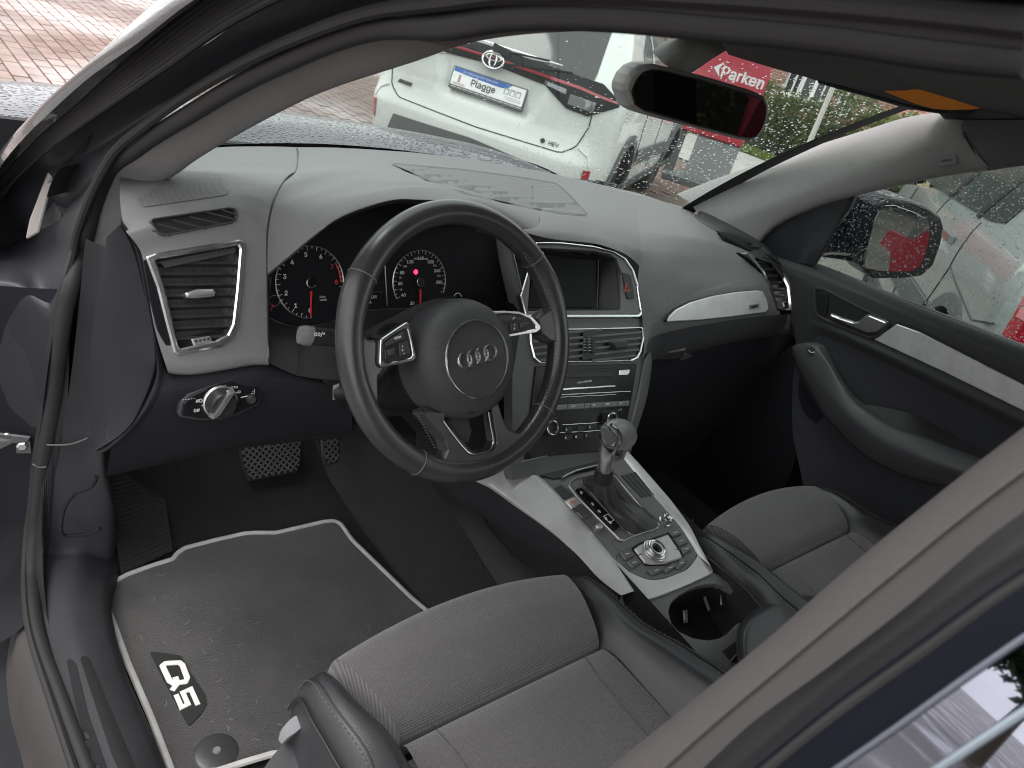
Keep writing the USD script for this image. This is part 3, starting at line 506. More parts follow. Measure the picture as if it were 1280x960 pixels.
def blades(t, pl, poly, n, name, material, f0=.12, f1=.93, depth=.012, thick=.0016, h=-.004, tilt=.35, slope=0.0):
    g = Polygon(pl.poly(poly)); x0, y0, x1, y1 = g.bounds
    for k in range(n):
        v = y0+(y1-y0)*(f0+(f1-f0)*k/(n-1))
        ln = shapely.LineString([(x0-.02, v-slope*(x1-x0)/2), (x1+.02, v+slope*(x1-x0)/2)]).intersection(g)
        if ln.is_empty: continue
        (ua, va), (ub, vb) = ln.coords[0], ln.coords[-1]; ua += .0005; ub -= .0005
        P8 = [pl.at(u, w+dz, hh) for (u, w) in ((ua, va), (ub, vb)) for dz, hh in ((-thick, h), (thick, h), (thick-tilt*depth, h-depth), (-thick-tilt*depth, h-depth))]
        part(t, name, hull(P8), material)
blades(dash, FP, vi, 8, 'vent_blade', m_black, .10, .83)
part(dash, 'vent_lid', hull([FP.px(a, b, h) for a, b in ((200, 327), (295, 309), (294, 316), (206, 335)) for h in (-.002, -.008)]), m_grain)
for k in range(5):
    for j in range(6):
        a = 214+k*13.0+j*2.0; b = 341+j*13.4-k*1.6; part(dash, 'vent_fin', hull([FP.px(a+d, b+e, h) for d, e in ((0, -3.5), (1.6, -3.7), (2.6, 3.6), (1, 3.8)) for h in (-.010, -.020)]), m_black)
part(dash, 'vent_slider', cat(prism(rounded(FP.poly([(229, 367), (243, 362.5), (264, 362), (267, 365), (265, 371), (246, 373), (231, 373)]), .002), FP, -.004, .010, .003)), m_satin)
th = Plane(FP.at(0, 0, -.004), FP.n)
part(dash, 'vent_thumbwheel', prism(rounded(th.poly([(238, 424), (261, 420), (265, 428), (241, 432)]), .001), th, 0, .004, .001), m_satin)
for k in range(4):
    part(dash, 'thumbwheel_notch', prism(rounded(th.poly([(242+k*5, 425.5-k*.9), (245+k*5, 425-k*.9), (246+k*5, 428-k*.9), (243+k*5, 428.5-k*.9)]), 0), th, .003, .0045), m_black)
part(dash, 'vent_sill', prism(rounded(FP.poly([(219, 424), (288, 409), (284, 420), (268, 428), (223, 437)]), .001), FP, -.010, -.006, .001), m_gloss)
# ---- end cap of the dashboard, lower panel with the light switch
ecr = pts((150, 282, f_(-.004)), (165, 310, f_(-.004)), (178, 358, f_(-.004)), (191, 415, f_(-.004)), (192, 462, f_(-.006)), (170, 520, y_(.12)), (132, 556, y_(.14)))
ecl = pts((139, 300, y_(.30)), (126, 345, y_(.30)), (118, 400, y_(.29)), (113, 460, y_(.28)), (111, 520, y_(.27)), (114, 548, y_(.25)), (122, 557, y_(.22)))
ecm = [(p*.5+q*.5)+A_(-.012, -.012, 0) for p, q in zip(ecr, ecl)]
part(dash, 'end_cap', loft([[p+A_(.02, .03, 0) for p in ecl], ecl, ecm, ecr, [p+A_(.006, .03, 0) for p in ecr]], 50, 6), m_dark)
lip1 = pts((152, 276, f_(-.006)), (178, 318, f_(-.004)), (189, 380, f_(-.004)), (199, 440, f_(-.004)), (203, 462, f_(-.004)), (196, 492, y_(.11)), (178, 525, y_(.12)), (136, 563, y_(.14)), (120, 566, y_(.16)))
lip2 = pts((152, 281, f_(-.006)), (168, 310, f_(-.006)), (181, 370, f_(-.006)), (193, 430, f_(-.006)), (196, 466, f_(-.006)), (184, 498, y_(.12)), (166, 525, y_(.125)), (132, 557, y_(.145)), (118, 560, y_(.17)))
part(dash, 'end_moulding', loft([lip2, [(p+q)/2+A_(-.002, -.004, 0) for p, q in zip(lip2, lip1)], lip1], 60, 3), m_dark)
lp = [pts((203, 456, f_(-.012)), (219, 468, f_(-.012)), (262, 462, f_(-.012)), (322, 454, f_(-.012)), (350, 460, f_(-.012)), (385, 472, f_(-.012)), (440, 490, f_(-.012))),
      pts((196, 492, y_(.112)), (222, 492, y_(.106)), (262, 487, y_(.104)), (322, 480, y_(.102)), (350, 482, y_(.102)), (385, 486, y_(.102)), (440, 505, y_(.105))),
      pts((178, 525, y_(.122)), (222, 525, y_(.118)), (262, 522, y_(.116)), (322, 515, y_(.115)), (350, 514, y_(.115)), (385, 515, y_(.115)), (440, 525, y_(.115))),
      pts((138, 564, y_(.142)), (190, 562, y_(.15)), (250, 562, y_(.155)), (306, 552, y_(.155)), (350, 546, y_(.155)), (385, 540, y_(.155)), (440, 540, y_(.155))),
      pts((134, 589, y_(.16)), (200, 577, y_(.18)), (250, 567, y_(.19)), (306, 558, y_(.19)), (345, 553, y_(.19)), (384, 549, y_(.19)), (440, 545, y_(.19))),
      pts((134, 592, y_(.30)), (200, 580, y_(.30)), (250, 570, y_(.30)), (306, 560, y_(.30)), (345, 555, y_(.30)), (384, 551, y_(.30)), (440, 548, y_(.30)))]
part(dash, 'knee_panel', loft(lp, 60, 7), m_dark)
ls = Plane(Y(280, 503, .103), (.0, -1, .18))
lsp = [(225, 518), (228, 503), (236, 494), (257, 484), (277, 478), (288, 475), (303, 480), (325, 484), (324, 494), (320, 504), (296, 515), (277, 521), (250, 522)]
part(dash, 'light_switch_panel', prism(rounded(ls.poly(lsp), .004), ls, -.004, .005, .0015), m_gloss)
part(dash, 'switch_bezel', prism(rounded(ls.poly(lsp), .004).buffer(.003), ls, -.006, .003, .002), m_grain)
lc = ls.uv(277, 504, .01)
knob = part(dash, 'light_switch', revolve(ls, *lc, [(.0, .021), (.014, .021), (.0165, .018), (.0185, .006), (.0195, .003)], 36), m_black)
part(knob, 'knob_ring', torus(ls, *lc, .0195, .0022, .0055, 40, 8), m_satin)
_a, _b = ls.uv(289, 492, .024), ls.uv(270, 521, .024)
part(knob, 'knob_grip', hull([ls.at(u+du, v+dv, h) for (u, v) in (_a, _b) for du, dv, h in ((-.006, -.003, .012), (.006, .003, .012), (-.004, -.002, .026), (.004, .002, .026))]), m_satin)
part(dash, 'dimmer_wheel', revolve(ls, *ls.uv(314, 499, .008), [(0, .012), (.0045, .012), (.006, .009), (.006, .004)], 20), m_grain)
for s, p, hgt in (('0', (281, 484), .0045), ('AUTO', (291.5, 484.5), .0030), ('=D', (298, 490), .0035), ('#D', (249, 501), .0045), ('0#', (246, 513), .0042), ('.:|', (316, 490), .0045), ('-----', (236, 499), .0035)):
    u, v = ls.uv(*p, .0055); part(dash, 'switch_marking', txt(s, hgt, ls, u, v, .0052), m_white_ink, smooth=False)
part(dash, 'switch_tick', cat(tube([ls.px(252, 507, .006), ls.px(258, 507, .006)], .0005, 4), tube([ls.px(301, 497, .006), ls.px(309, 495, .006)], .0007, 4)), m_white_ink)
# ---- instrument cluster
cl_out = [(335, 398), (345, 404), (360, 407), (377, 409), (420, 400), (458, 388), (495, 385), (560, 385), (640, 386), (648, 360), (626, 297), (600, 272), (560, 262), (500, 262), (440, 278), (400, 296), (370, 320), (342, 346), (333, 360)]
part(dash, 'instrument_panel', prism(rounded(CL.poly(cl_out), .002).buffer(.012), CL, -.01, 0), plain('instrument_black', (.010, .010, .012), .5, spec=.12))
he = resample(hood_edge, 40); cb = resample([CL.px(a, b, .001) for a, b in ((332, 366), (342, 343), (372, 314), (402, 290), (442, 272), (500, 258), (560, 258), (600, 268), (626, 296))], 40)
cb = cb+A_(0, .01, .012)
part(dash, 'hood_lining', loft([he, he+A_(0, .006, -.008), (he+cb)/2+A_(0, .01, .006), cb], 40, 5), m_void)
part(dash, 'hood_side', loft([pts((334, 343, y_(.128)), (336, 370, f_(0)), (336, 410, f_(-.002))), pts((340, 346, c_(.0)), (337, 375, c_(.0)), (336, 410, c_(.0)))], 16, 3), m_void)
part(dash, 'cluster_shelf', loft([pts((334, 396, c_(.002)), (353, 404, c_(.002)), (377, 409, c_(.002)), (420, 402, c_(.002)), (458, 388, c_(.002)), (495, 386, c_(.002)), (560, 386, c_(.002)), (645, 388, c_(.002))),
     pts((336, 412, y_(.155)), (353, 420, y_(.15)), (377, 424, y_(.145)), (420, 420, y_(.14)), (458, 412, y_(.14)), (495, 410, y_(.14)), (560, 408, y_(.14)), (650, 408, y_(.14))),
     pts((335, 452, f_(0)), (345, 458, f_(-.002)), (375, 470, f_(-.004)), (420, 475, f_(-.004)), (458, 478, f_(-.004)), (495, 478, f_(-.004)), (560, 470, f_(-.004)), (655, 455, f_(-.004)))], 50, 6), m_grain)
part(dash, 'cluster_trim', tube(resample(pts((337, 397, c_(.004)), (353, 404.5, c_(.004)), (377, 409, c_(.004)), (420, 401, c_(.004)), (458, 388, c_(.004)), (495, 386, c_(.004)), (545, 386, c_(.004))), 40), .0010, 6), m_satin)
part(dash, 'shroud_gap', tube(resample(pts((371, 410, y_(.14)), (373, 430, y_(.13)), (373, 455, f_(.001)), (371, 470, f_(.001))), 12), .001, 5), m_void)
part(dash, 'hood_flank', loft([pts((619, 293, y_(.150)), (628, 304, y_(.150)), (641, 314, y_(.150))), pts((626, 336, y_(.165)), (638, 345, y_(.150)), (649, 345, y_(.144))), pts((634, 370, y_(.17)), (645, 375, y_(.150)), (655, 376, y_(.140))), pts((640, 392, y_(.17)), (650, 394, y_(.150)), (660, 392, y_(.138)))], 14, 5), m_dash)
part(dash, 'flank_strip', tube(resample(pts((640, 312, y_(.149)), (644, 328, y_(.146)), (650, 355, y_(.141)), (657, 388, y_(.136))), 20), .0015, 8), m_chrome)
def dial(name, cx, cy, r, a_from, a_to, marks, needle, red=None):
    u, v = CL.uv(cx, cy, .002)
    t = part(dash, name, cat(torus(CL, u, v, r, .00095, .0015, 60, 6, a_from, a_to)), m_satin)
    n = marks
    tk = []
    for k in range(n+1):
        a = a_to+(a_from-a_to)*k/n; L = .006 if k % 2 == 0 else .0035
        tk.append((a, L))
    for a, L in tk: part(t, 'dial_tick', tube([CL.at(u+(r-L)*math.cos(a), v+(r-L)*math.sin(a), .0022), CL.at(u+(r-.0008)*math.cos(a), v+(r-.0008)*math.sin(a), .0022)], .00045, 4), m_white_ink)
    part(t, 'dial_hub', revolve(CL, u, v, [(0, .006), (.0062, .006), (.0072, .004), (.0074, .001)], 28), m_gloss)
    part(t, 'hub_ring', torus(CL, u, v, .0070, .0008, .005, 28, 6, 1.8, 5.6), m_satin)
    tip = CL.uv(*needle, .004); d = tip-A_(u, v); d /= np.linalg.norm(d); s = A_(u, v)+d*.012; w = A_(-d[1], d[0])
    part(t, 'needle', hull([CL.at(*(s+w*k), h) for k in (-.0014, .0014) for h in (.003, .0045)]+[CL.at(*(tip+w*k), h) for k in (-.0007, .0007) for h in (.003, .0042)]), plain('needle_red', (.7, .03, .03), .4) if name == 'tachometer' else '/World/Looks/needle_red')
    return t, u, v
tc, tu, tv = dial('tachometer', 388.5, 353, .0505, math.radians(-8), math.radians(270), 32, (388.5, 395))
D = math.radians
for k, s in enumerate('012345678'):
    a = D(268-k*33.5); part(tc, 'dial_numeral', txt(s, .0062, CL, tu+.039*math.cos(a), tv+.039*math.sin(a), .002, bold=True), m_red_ink if s in '78' else m_white_ink, smooth=False)
part(tc, 'red_band', torus(CL, tu, tv, .0462, .0011, .002, 16, 6, D(0), D(36)), m_red_ink)
for s, p in (('1/min', (403, 371)), ('x1000', (404, 374.8))): part(tc, 'dial_caption', txt(s, .0026, CL, *CL.uv(*p, .002), .002), m_white_ink, smooth=False)
sd, su, sv = dial('speedometer', 525, 352, .0485, D(-22), D(212), 28, (525.5, 384))
for k, s in enumerate(['20', '40', '60', '80', '120', '160', '200', '240', '280']):
    a = D([248, 214, 184, 157, 122, 90, 58, 28, -2][k]); part(sd, 'dial_numeral', txt(s, .0047, CL, su+.036*math.cos(a), sv+.036*math.sin(a), .002, bold=True), m_white_ink, smooth=False)
for k, s in enumerate(['50', '70', '100', '140', '180', '220', '260']):
    a = D([199, 170, 140, 105, 74, 43, 14][k]); part(sd, 'dial_caption', txt(s, .0026, CL, su+.0365*math.cos(a), sv+.0365*math.sin(a), .002), m_white_ink, smooth=False)
part(sd, 'warning_lamp', disc(CL, *CL.uv(520, 340, .002), .0037, .001, .0022, 0, 20), mat('red_lamp', {'p': ('principled_bsdf', {'base_color': (.6, .01, .05), 'emission_color': (1., .03, .12), 'emission_strength': 1.3})}))
part(dash, 'centre_display', cat(*[tube([CL.px(*a, .002), CL.px(*b, .002)], .0009, 5) for a, b in (((480.5, 324), (484, 382)), ((458, 366), (478, 365)))]), m_satin)
for s, p, hh in (('1185', (466, 371), .0042), ('A', (463, 378), .0035)): part(dash, 'display_digits', txt(s, hh, CL, *CL.uv(*p, .002), .002), m_white_ink, smooth=False)
for nm, c in (('temperature_gauge', (343, 376)), ('fuel_gauge', (572, 372))):
    u, v = CL.uv(*c, .002); g = part(dash, nm, torus(CL, u, v, .0075, .0006, .002, 24, 5), m_satin)
    part(g, 'gauge_needle', tube([CL.at(u-.002, v-.004, .003), CL.at(u-.006, v-.014, .003)], .0008, 5), '/World/Looks/needle_red')
# ---- centre stack: screen, hazard switch, vents, radio, climate
so_ = [(668, 303), (700, 303.5), (740, 308), (765, 314), (780, 323), (790, 338), (796, 358), (801, 388), (800, 394), (796, 397), (740, 397), (700, 397), (655, 396), (648, 370)]
si_ = [(668, 305.6), (700, 306.1), (740, 310.6), (764, 316.3), (778, 325), (787.5, 338.5), (793.6, 358.5), (798, 388), (796, 393), (740, 393.5), (700, 393.5), (656, 393), (650, 370)]
part(dash, 'screen_frame', prism(rounded(SP.poly(so_), .002).difference(rounded(SP.poly(si_), .002)), SP, -.006, .006, .0015), m_chrome)
part(dash, 'screen_bezel', prism(rounded(SP.poly(si_), .001).difference(rounded(SP.poly([(664, 310), (740, 314), (762, 319), (769, 324), (775, 340), (774, 388), (658, 389)]), .001)), SP, -.01, .0035, .001), plain('bezel_grey', (.075, .075, .075), .45))
part(dash, 'screen_recess', prism(rounded(SP.poly([(660, 309), (740, 313), (768, 322), (776, 390), (655, 390)]), .001), SP, -.05, -.028), m_gloss)
part(dash, 'recess_wall', cat(*[loft([pts((a, b, q_(.001)), (c, d, q_(.001))), pts((a2, b2, q_(-.028)), (c2, d2, q_(-.028)))], 8, 2) for a, b, c, d, a2, b2, c2, d2 in ((664, 310, 768, 323, 664, 318, 750, 324), (768, 323, 775, 389, 750, 324, 748, 388), (658, 389, 775, 389, 655, 387, 750, 388))]), m_void)
part(dash, 'display_screen', prism(rounded(SP.poly([(668, 321), (746, 324), (744, 385), (659, 385)], -.02), .001), SP, -.026, -.02, .001), plain('dark_screen', (.005, .005, .006), .3, spec=.06))
part(dash, 'screen_edge', tube([SP.px(748, 324, -.02), SP.px(746, 386, -.02)], .0014, 6), m_satin)
hz = part(dash, 'hazard_switch', prism(rounded(SP.poly([(774.5, 340), (786, 344.5), (791, 373), (781, 374)]), .0025), SP, .002, .0062, .0012), m_black)
tri = [(780.5, 364), (787.5, 364), (783, 353.5)]
part(hz, 'warning_triangle', prism(Polygon(SP.poly(tri, .0065)).difference(Polygon(SP.poly(tri, .0065)).buffer(-.0012)), SP, .0062, .0067), m_red_ink, smooth=False)
part(dash, 'stack_face', prism(rounded(SP.poly([(652, 398), (800, 398), (806, 408), (806, 446), (800, 470), (788, 528), (776, 575), (640, 600), (640, 470)]), .001), SP, -.02, .001), plain('stack_grey', (.06, .061, .062), .45, bump=(1300, .15, .0004, 'voronoi')))
cvo = [(659, 412), (700, 411), (760, 410), (799, 408.5), (803, 411), (803, 421), (799, 440), (795, 448), (788, 451.5), (730, 453), (672, 454), (665, 448), (660, 428)]
cvi = [(662, 414), (700, 413), (760, 412), (798.5, 410.8), (800.5, 413), (800.5, 421), (796.5, 439), (792.5, 446.5), (786, 449.7), (730, 451), (673.5, 452), (667, 446.5), (662.3, 428)]
part(dash, 'centre_vent_frame', prism(rounded(SP.poly(cvo), .002).difference(rounded(SP.poly(cvi), .002)), SP, -.004, .006, .0012), m_chrome)
part(dash, 'centre_vent_recess', prism(rounded(SP.poly(cvi), .001), SP, -.004, .0015), m_void)
blades(dash, SP, [(a-1 if a > 730 else a, b) for a, b in cvi], 6, 'centre_vent_blade', '/World/Looks/stack_grey', .10, .90, .004, .0020, .006, .2)
part(dash, 'vent_divider', prism(rounded(SP.poly([(726, 413), (742, 412), (740, 449), (725, 450)]), .001), SP, .001, .0065, .001), m_black)
for k in range(2):
    w0 = 729+k*6.2; tw = part(dash, 'vent_wheel', prism(rounded(SP.poly([(w0, 421), (w0+4.6, 420), (w0+4.2, 441), (w0-.4, 442)]), .001), SP, .005, .011, .002), m_grain)
    for j in range(5): part(tw, 'wheel_notch', tube([SP.px(w0+.5, 424+j*3.6, .0112), SP.px(w0+3.8, 423.6+j*3.6, .0112)], .0006, 4), m_satin)
part(dash, 'vent_tab', prism(rounded(SP.poly([(757, 429), (762, 426), (777, 425.5), (779, 429), (777, 436), (763, 437)]), .002), SP, .004, .015, .003), m_grain)
rad = thing('radio_unit', 'gloss black radio and climate panel with rows of buttons below the centre vents', 'radio', SP.px(730, 500))
part(rad, 'faceplate', prism(rounded(SP.poly([(668, 458), (720, 457), (794, 455), (790, 482), (783, 520), (775, 562), (680, 570), (655, 575)]), .002), SP, .0005, .005, .001), m_gloss)
part(rad, 'disc_slot', cat(prism(rounded(SP.poly([(690, 466), (764, 464), (764, 471), (690, 473)]), .001), SP, .004, .0065, .001)), m_black)
part(rad, 'disc_slot_edge', cat(tube([SP.px(690, 463, .0065), SP.px(776, 459, .0065)], .0009, 5), tube([SP.px(690, 474, .006), SP.px(762, 471.5, .006)], .0007, 5)), m_grain)
part(rad, 'eject_button', prism(rounded(SP.poly([(770, 463), (784, 462), (783, 466), (781, 469), (770.5, 469.5)]), .001), SP, .004, .008, .001), m_satin)
_q = SP.uv(731, 477, .006); part(rad, 'lettering', txt('Audi multimedia', .0034, SP, *_q, h=.0053), m_white_ink, smooth=False)
part(rad, 'silver_bar', prism(rounded(SP.poly([(698, 485.5), (766, 481.5), (766, 483.5), (698, 488)]), .0005), SP, .004, .0072, .001), m_chrome)
part(rad, 'display_line', cat(tube([SP.px(690, 494, .0055), SP.px(788, 489, .0055)], .0006, 4), tube([SP.px(690, 497, .0055), SP.px(770, 493, .0055)], .0004, 4)), m_satin)
bx = [684, 706, 727, 735, 750, 769, 783.5]
for k in range(6):
    a, b = bx[k]+.5, bx[k+1]-.5; ya = lambda x_: 506.5-(x_-690)*.062
    bt = part(rad, 'button', prism(rounded(SP.poly([(a, ya(a)), (b, ya(b)), (b-.7, ya(b)+6.5), (a-.7, ya(a)+6.5)]), .0008), SP, .004, .0085, .0012), plain('button_grey', (.10, .10, .105), .4) if k == 0 else '/World/Looks/button_grey')
    if k not in (0, 2): part(bt, 'button_marking', txt(['', 'CAR', '', 'TEL', 'NAV', 'SET'][k], .0032, SP, *SP.uv((a+b)/2, ya((a+b)/2)+3, .0088), .0088), m_white_ink, smooth=False)
for c, r in (((688.5, 535), .0135), ((763, 525), .0145)):
    u, v = SP.uv(*c, .012); kb = part(rad, 'climate_knob', revolve(SP, u, v, [(0, .014), (r*.62, .014), (r*.78, .018), (r*.95, .017), (r, .013), (r*1.02, .004)], 36), m_black)
    part(kb, 'knob_ring', torus(SP, u, v, r*.84, r*.13, .0175, 40, 8), m_chrome)
    part(rad, 'knob_plate', prism(rounded(SP.poly([(c[0]-14, c[1]-13), (c[0]+6, c[1]-14), (c[0]+5, c[1]-4), (c[0]-13, c[1]-2)]), .002), SP, .003, .0065, .001), m_black)
for x0, y0, w, s in ((704, 534, 9, 'S'), (719, 533, 9, ''), (733, 531, 9, 'H'), (703, 544, 9, 'A'), (716, 543, 9, 'M'), (729, 541, 9, 'L'), (746, 530, 7, '')):
    bt = part(rad, 'climate_button', prism(rounded(SP.poly([(x0, y0), (x0+w, y0-.6), (x0+w-.8, y0+6), (x0-.8, y0+6.6)]), .0008), SP, .004, .0072, .001), m_black)
    if s: part(bt, 'button_marking', txt(s, .0035, SP, *SP.uv(x0+w/2-.4, y0+3, .0075), .0073, bold=True), m_white_ink, smooth=False)
part(rad, 'climate_caption', txt('A / C', .003, SP, *SP.uv(775, 512, .0055), .0055), m_white_ink, smooth=False)
part(rad, 'button_divider', cat(tube([SP.px(703, 531, .0055), SP.px(755, 528, .0055)], .0005, 4), tube([SP.px(700, 541, .0055), SP.px(752, 538, .0055)], .0005, 4)), m_satin)
part(dash, 'stack_rail', loft([[SP.px(805, 448, .002), SP.px(797, 490, .001), SP.px(786, 535, .001), SP.px(775, 578, .001)], [SP.px(806, 449, .007), SP.px(800, 490, .006), SP.px(789, 535, .006), SP.px(778, 578, .006)], [SP.px(812, 440, .003), SP.px(807, 490, -.003), SP.px(795, 535, -.006), SP.px(783, 578, -.008)], [SP.px(816, 440, -.03), SP.px(810, 490, -.04), SP.px(797, 535, -.05), SP.px(785, 578, -.06)]], 30, 4), m_dash)
# ---- passenger air vent and demister
rvo = [(930, 316), (934, 317), (965, 327), (978, 345), (984, 358), (988, 388), (976, 388.5), (968, 386), (961, 365), (951, 341)]
rvi = [(940, 322), (963, 330), (975, 347), (981, 359), (984, 386), (974, 386), (970, 384), (964, 364), (954, 340)]
part(dash, 'passenger_vent_frame', prism(rounded(FP.poly(rvo), .001).difference(rounded(FP.poly(rvi), .001)), FP, -.008, .005, .001), m_chrome)
part(dash, 'passenger_vent_recess', prism(rounded(FP.poly(rvi), .001), FP, -.02, -.008), m_void)
blades(dash, FP, rvi, 7, 'passenger_vent_blade', m_grain, .14, .92, .010, .0020, .000, .3)
part(dash, 'vent_switch', prism(rounded(FP.poly([(970, 379), (978, 378), (979, 384), (972, 385)]), .001), FP, -.002, .004, .001), m_satin)
part(dash, 'passenger_vent_surround', loft([[FP.px(931, 317, -.002), FP.px(966, 327, -.002), FP.px(983, 352, -.002), FP.px(989, 390, -.002), FP.px(989, 405, -.003)], [FP.px(945, 312, -.02), FP.px(975, 322, -.02), FP.px(990, 340, -.02), FP.px(994, 385, -.02), FP.px(993, 410, -.02)]], 30, 2), m_grain)
rd = Plane(Y(920, 300, .25), (0, -.7, 1))
part(dash, 'passenger_demister', prism(rounded(rd.poly([(897, 290), (912, 293), (946, 313), (948, 318), (930, 312), (905, 299)]), .001), rd, -.004, .003), m_void)
for k in range(6):
    a = 906+k*6.4; b = 294+k*3.4; part(dash, 'passenger_demister_blade', hull([rd.px(a+d, b+e, h) for d, e in ((0, 0), (2.2, 1.1), (6, 5), (4, 4.6)) for h in (.002, .0055)]), m_grain)
part(dash, 'dash_end', loft([pts((850, 268, z_(1.085)), (890, 290, y_(.31)), (935, 313, y_(.26)), (957, 328, y_(.235)), (972, 346, y_(.215)), (985, 388, y_(.19)), (990, 430, y_(.17))), pts((872, 268, z_(1.10)), (905, 285, y_(.30)), (948, 304, y_(.24)), (962, 318, f_(-.002)), (985, 340, f_(-.01)), (996, 385, f_(-.02)), (996, 430, y_(.12))), pts((864, 252, z_(1.10)), (905, 276, y_(.36)), (950, 296, y_(.30)), (975, 318, y_(.26)), (1003, 345, y_(.22)), (1008, 390, y_(.18)), (1010, 440, y_(.16)))], 40, 3), m_grain)
# ================================================================== steering wheel
WT = math.radians(29.2); WC = A_(-.346, 0, 1.0497); WN = A_(0, -math.cos(WT), math.sin(WT)); W = Plane(WC, WN)
wh = thing('steering_wheel', 'worn black leather three-spoke steering wheel with four linked rings on its hub', 'steering wheel', WC)
RR_, TR_ = .1705, .0165
th = np.linspace(0, 2*np.pi, 181)[:-1]
def rim_r(a):   # thumb grips swell a little beside the spokes
    d = np.minimum(abs((a-math.radians(25)+np.pi) % (2*np.pi)-np.pi), abs((a-math.radians(155)+np.pi) % (2*np.pi)-np.pi)); return TR_*(1+.10*np.exp(-(d/.22)**2))
part(wh, 'rim', tube(W.many(np.stack([RR_*np.cos(th), RR_*np.sin(th)], 1)), rim_r(th), 20, closed=True), m_wheel, smooth=True)
def ang(px, py): u, v = W.uv(px, py); return math.atan2(v, u)
for q in ((452, 345), (670, 320), (521, 581), (692, 523)):
    a = ang(*q); b = np.linspace(0, 2*np.pi, 25)[:-1]; e = W.x*math.cos(a)+W.y*math.sin(a)
    part(wh, 'rim_seam', tube(np.array([WC+e*RR_+(TR_*1.012*rim_r(np.array([a]))[0]/TR_)*(e*math.cos(t)+W.n*math.sin(t)) for t in b]), .0009, 5, closed=True), m_thread)
def stitch(a0, a1, name):
    out = []; n = int(abs(a1-a0)*RR_/.0055)
    for k in range(n):
        a = a0+(a1-a0)*k/n
        for s in (-1, 1):
            b0, b1 = math.radians(140+s*6), math.radians(140+s*1.5); e = lambda aa, bb: WC+(W.x*math.cos(aa)+W.y*math.sin(aa))*(RR_+TR_*1.1*math.cos(bb))+W.n*TR_*1.1*math.sin(bb)
            out.append(tube([e(a, b0), e(a+.012, b1)], .00055, 4))
    part(wh, name, cat(*out), m_thread, kind='stuff')
stitch(math.radians(-52), math.radians(50), 'stitching'); 
hubc = W.uv(597, 447, .034)
hx, hy = hubc
bossp = [(0, -.05), (.086, -.05), (.0875, -.02), (.0865, .004), (.082, .017), (.072, .027), (.060, .0325), (.0535, .0345), (.0525, .0335), (.030, .0365), (.001, .0375)]
part(wh, 'airbag_cover', revolve(W, hx, hy-.002, [(r_*.925, max(h_, -.03)) for r_, h_ in bossp], 72), m_grain, smooth=50)
W2 = Plane(W.at(hx, hy-.002), WN)
part(wh, 'hub_ring', torus(W2, 0, 0, .0500, .0014, .0345, 72, 8), m_chrome)
eL, eR = W2.uv(574, 452, .037), W2.uv(620, 437, .037); ea = math.atan2(*(eR-eL)[::-1]); ec = (W2.uv(597, 446, .037))
for k in range(4):
    d = (k-1.5)*.0141
    part(wh, 'emblem_ring', torus(W2, ec[0]+d*math.cos(ea), ec[1]+d*math.sin(ea), .0098, .00165, .0375, 36, 8), m_chrome)
_a = W2.uv(598, 508, .028); part(wh, 'airbag_lettering', txt('AIRBAG', .0048, W2, _a[0], _a[1]-.004, h=.0225, ang=ea, depth=.004), m_black, smooth=False)
_a = W2.uv(547, 436, .03); part(wh, 'horn_mark', cat(*[tube([W2.at(_a[0]+d, _a[1]+.001, .028), W2.at(_a[0]+d+.006, _a[1]+.0015, .028)], .0006, 4) for d in (-.004, .0)]), m_black)
# spokes: left and right pods
def pod(poly, innerp, h, name):
    part(wh, name, prism(rounded(W.poly(poly, h), .005), W, -.016, h, .004), m_gloss)
    part(wh, name+'_frame', prism(rounded(W.poly(poly, h), .005).buffer(-.0006).difference(rounded(W.poly(innerp, h), .003)), W, h-.002, h+.0022, .0008), m_chrome)
    part(wh, name+'_face', prism(rounded(W.poly(innerp, h), .003), W, h-.004, h+.0012, .0006), m_black)
HL = .017
pod([(474, 424), (490, 413), (507, 402), (511, 403), (515, 425), (520, 447), (515, 452), (478, 460), (473, 456)], [(478, 428), (492, 418), (505, 410.5), (508, 410.5), (512, 427), (515, 444), (512, 447.5), (481, 454), (477, 450)], HL, 'left_button_pod')
pod([(608, 389), (630, 388), (648, 389), (664, 395), (675, 407), (675, 412), (670, 416), (640, 421), (618, 425), (612, 405)], [(613, 393), (632, 392), (648, 393), (661, 398.5), (669, 408), (668, 411), (640, 416.5), (621, 420.5), (616, 404)], HL, 'right_button_pod')
def btn(poly, h0, h1, material=None, name='spoke_button'): return part(wh, name, prism(rounded(W.poly(poly, h1), .0012), W, h0, h1, .0008), material or m_grain)
btn([(482, 429), (493, 421), (505, 414), (507, 424), (483, 433)], HL, HL+.004); btn([(499, 428), (510, 425.5), (513, 442), (500, 445.5)], HL, HL+.0035); btn([(481, 437), (496, 431), (498, 446), (482, 450)], HL, HL+.0025, m_black)
part(wh, 'thumb_roller', prism(rounded(W.poly([(485, 437), (494, 434.5), (495, 443), (487, 445)], HL+.006), .001), W, HL, HL+.0062, .002), m_grain)
btn([(616, 396), (632, 394.5), (647, 396), (655, 399.5), (619, 403)], HL, HL+.004); btn([(619, 406), (635, 404.5), (636, 415), (622, 418)], HL, HL+.0035); btn([(638, 404), (648, 403), (649, 413), (639, 415)], HL, HL+.0035)
part(wh, 'thumb_roller', prism(rounded(W.poly([(651, 403.5), (661, 403), (664, 408), (652, 411)], HL+.006), .001), W, HL, HL+.0062, .002), m_grain)
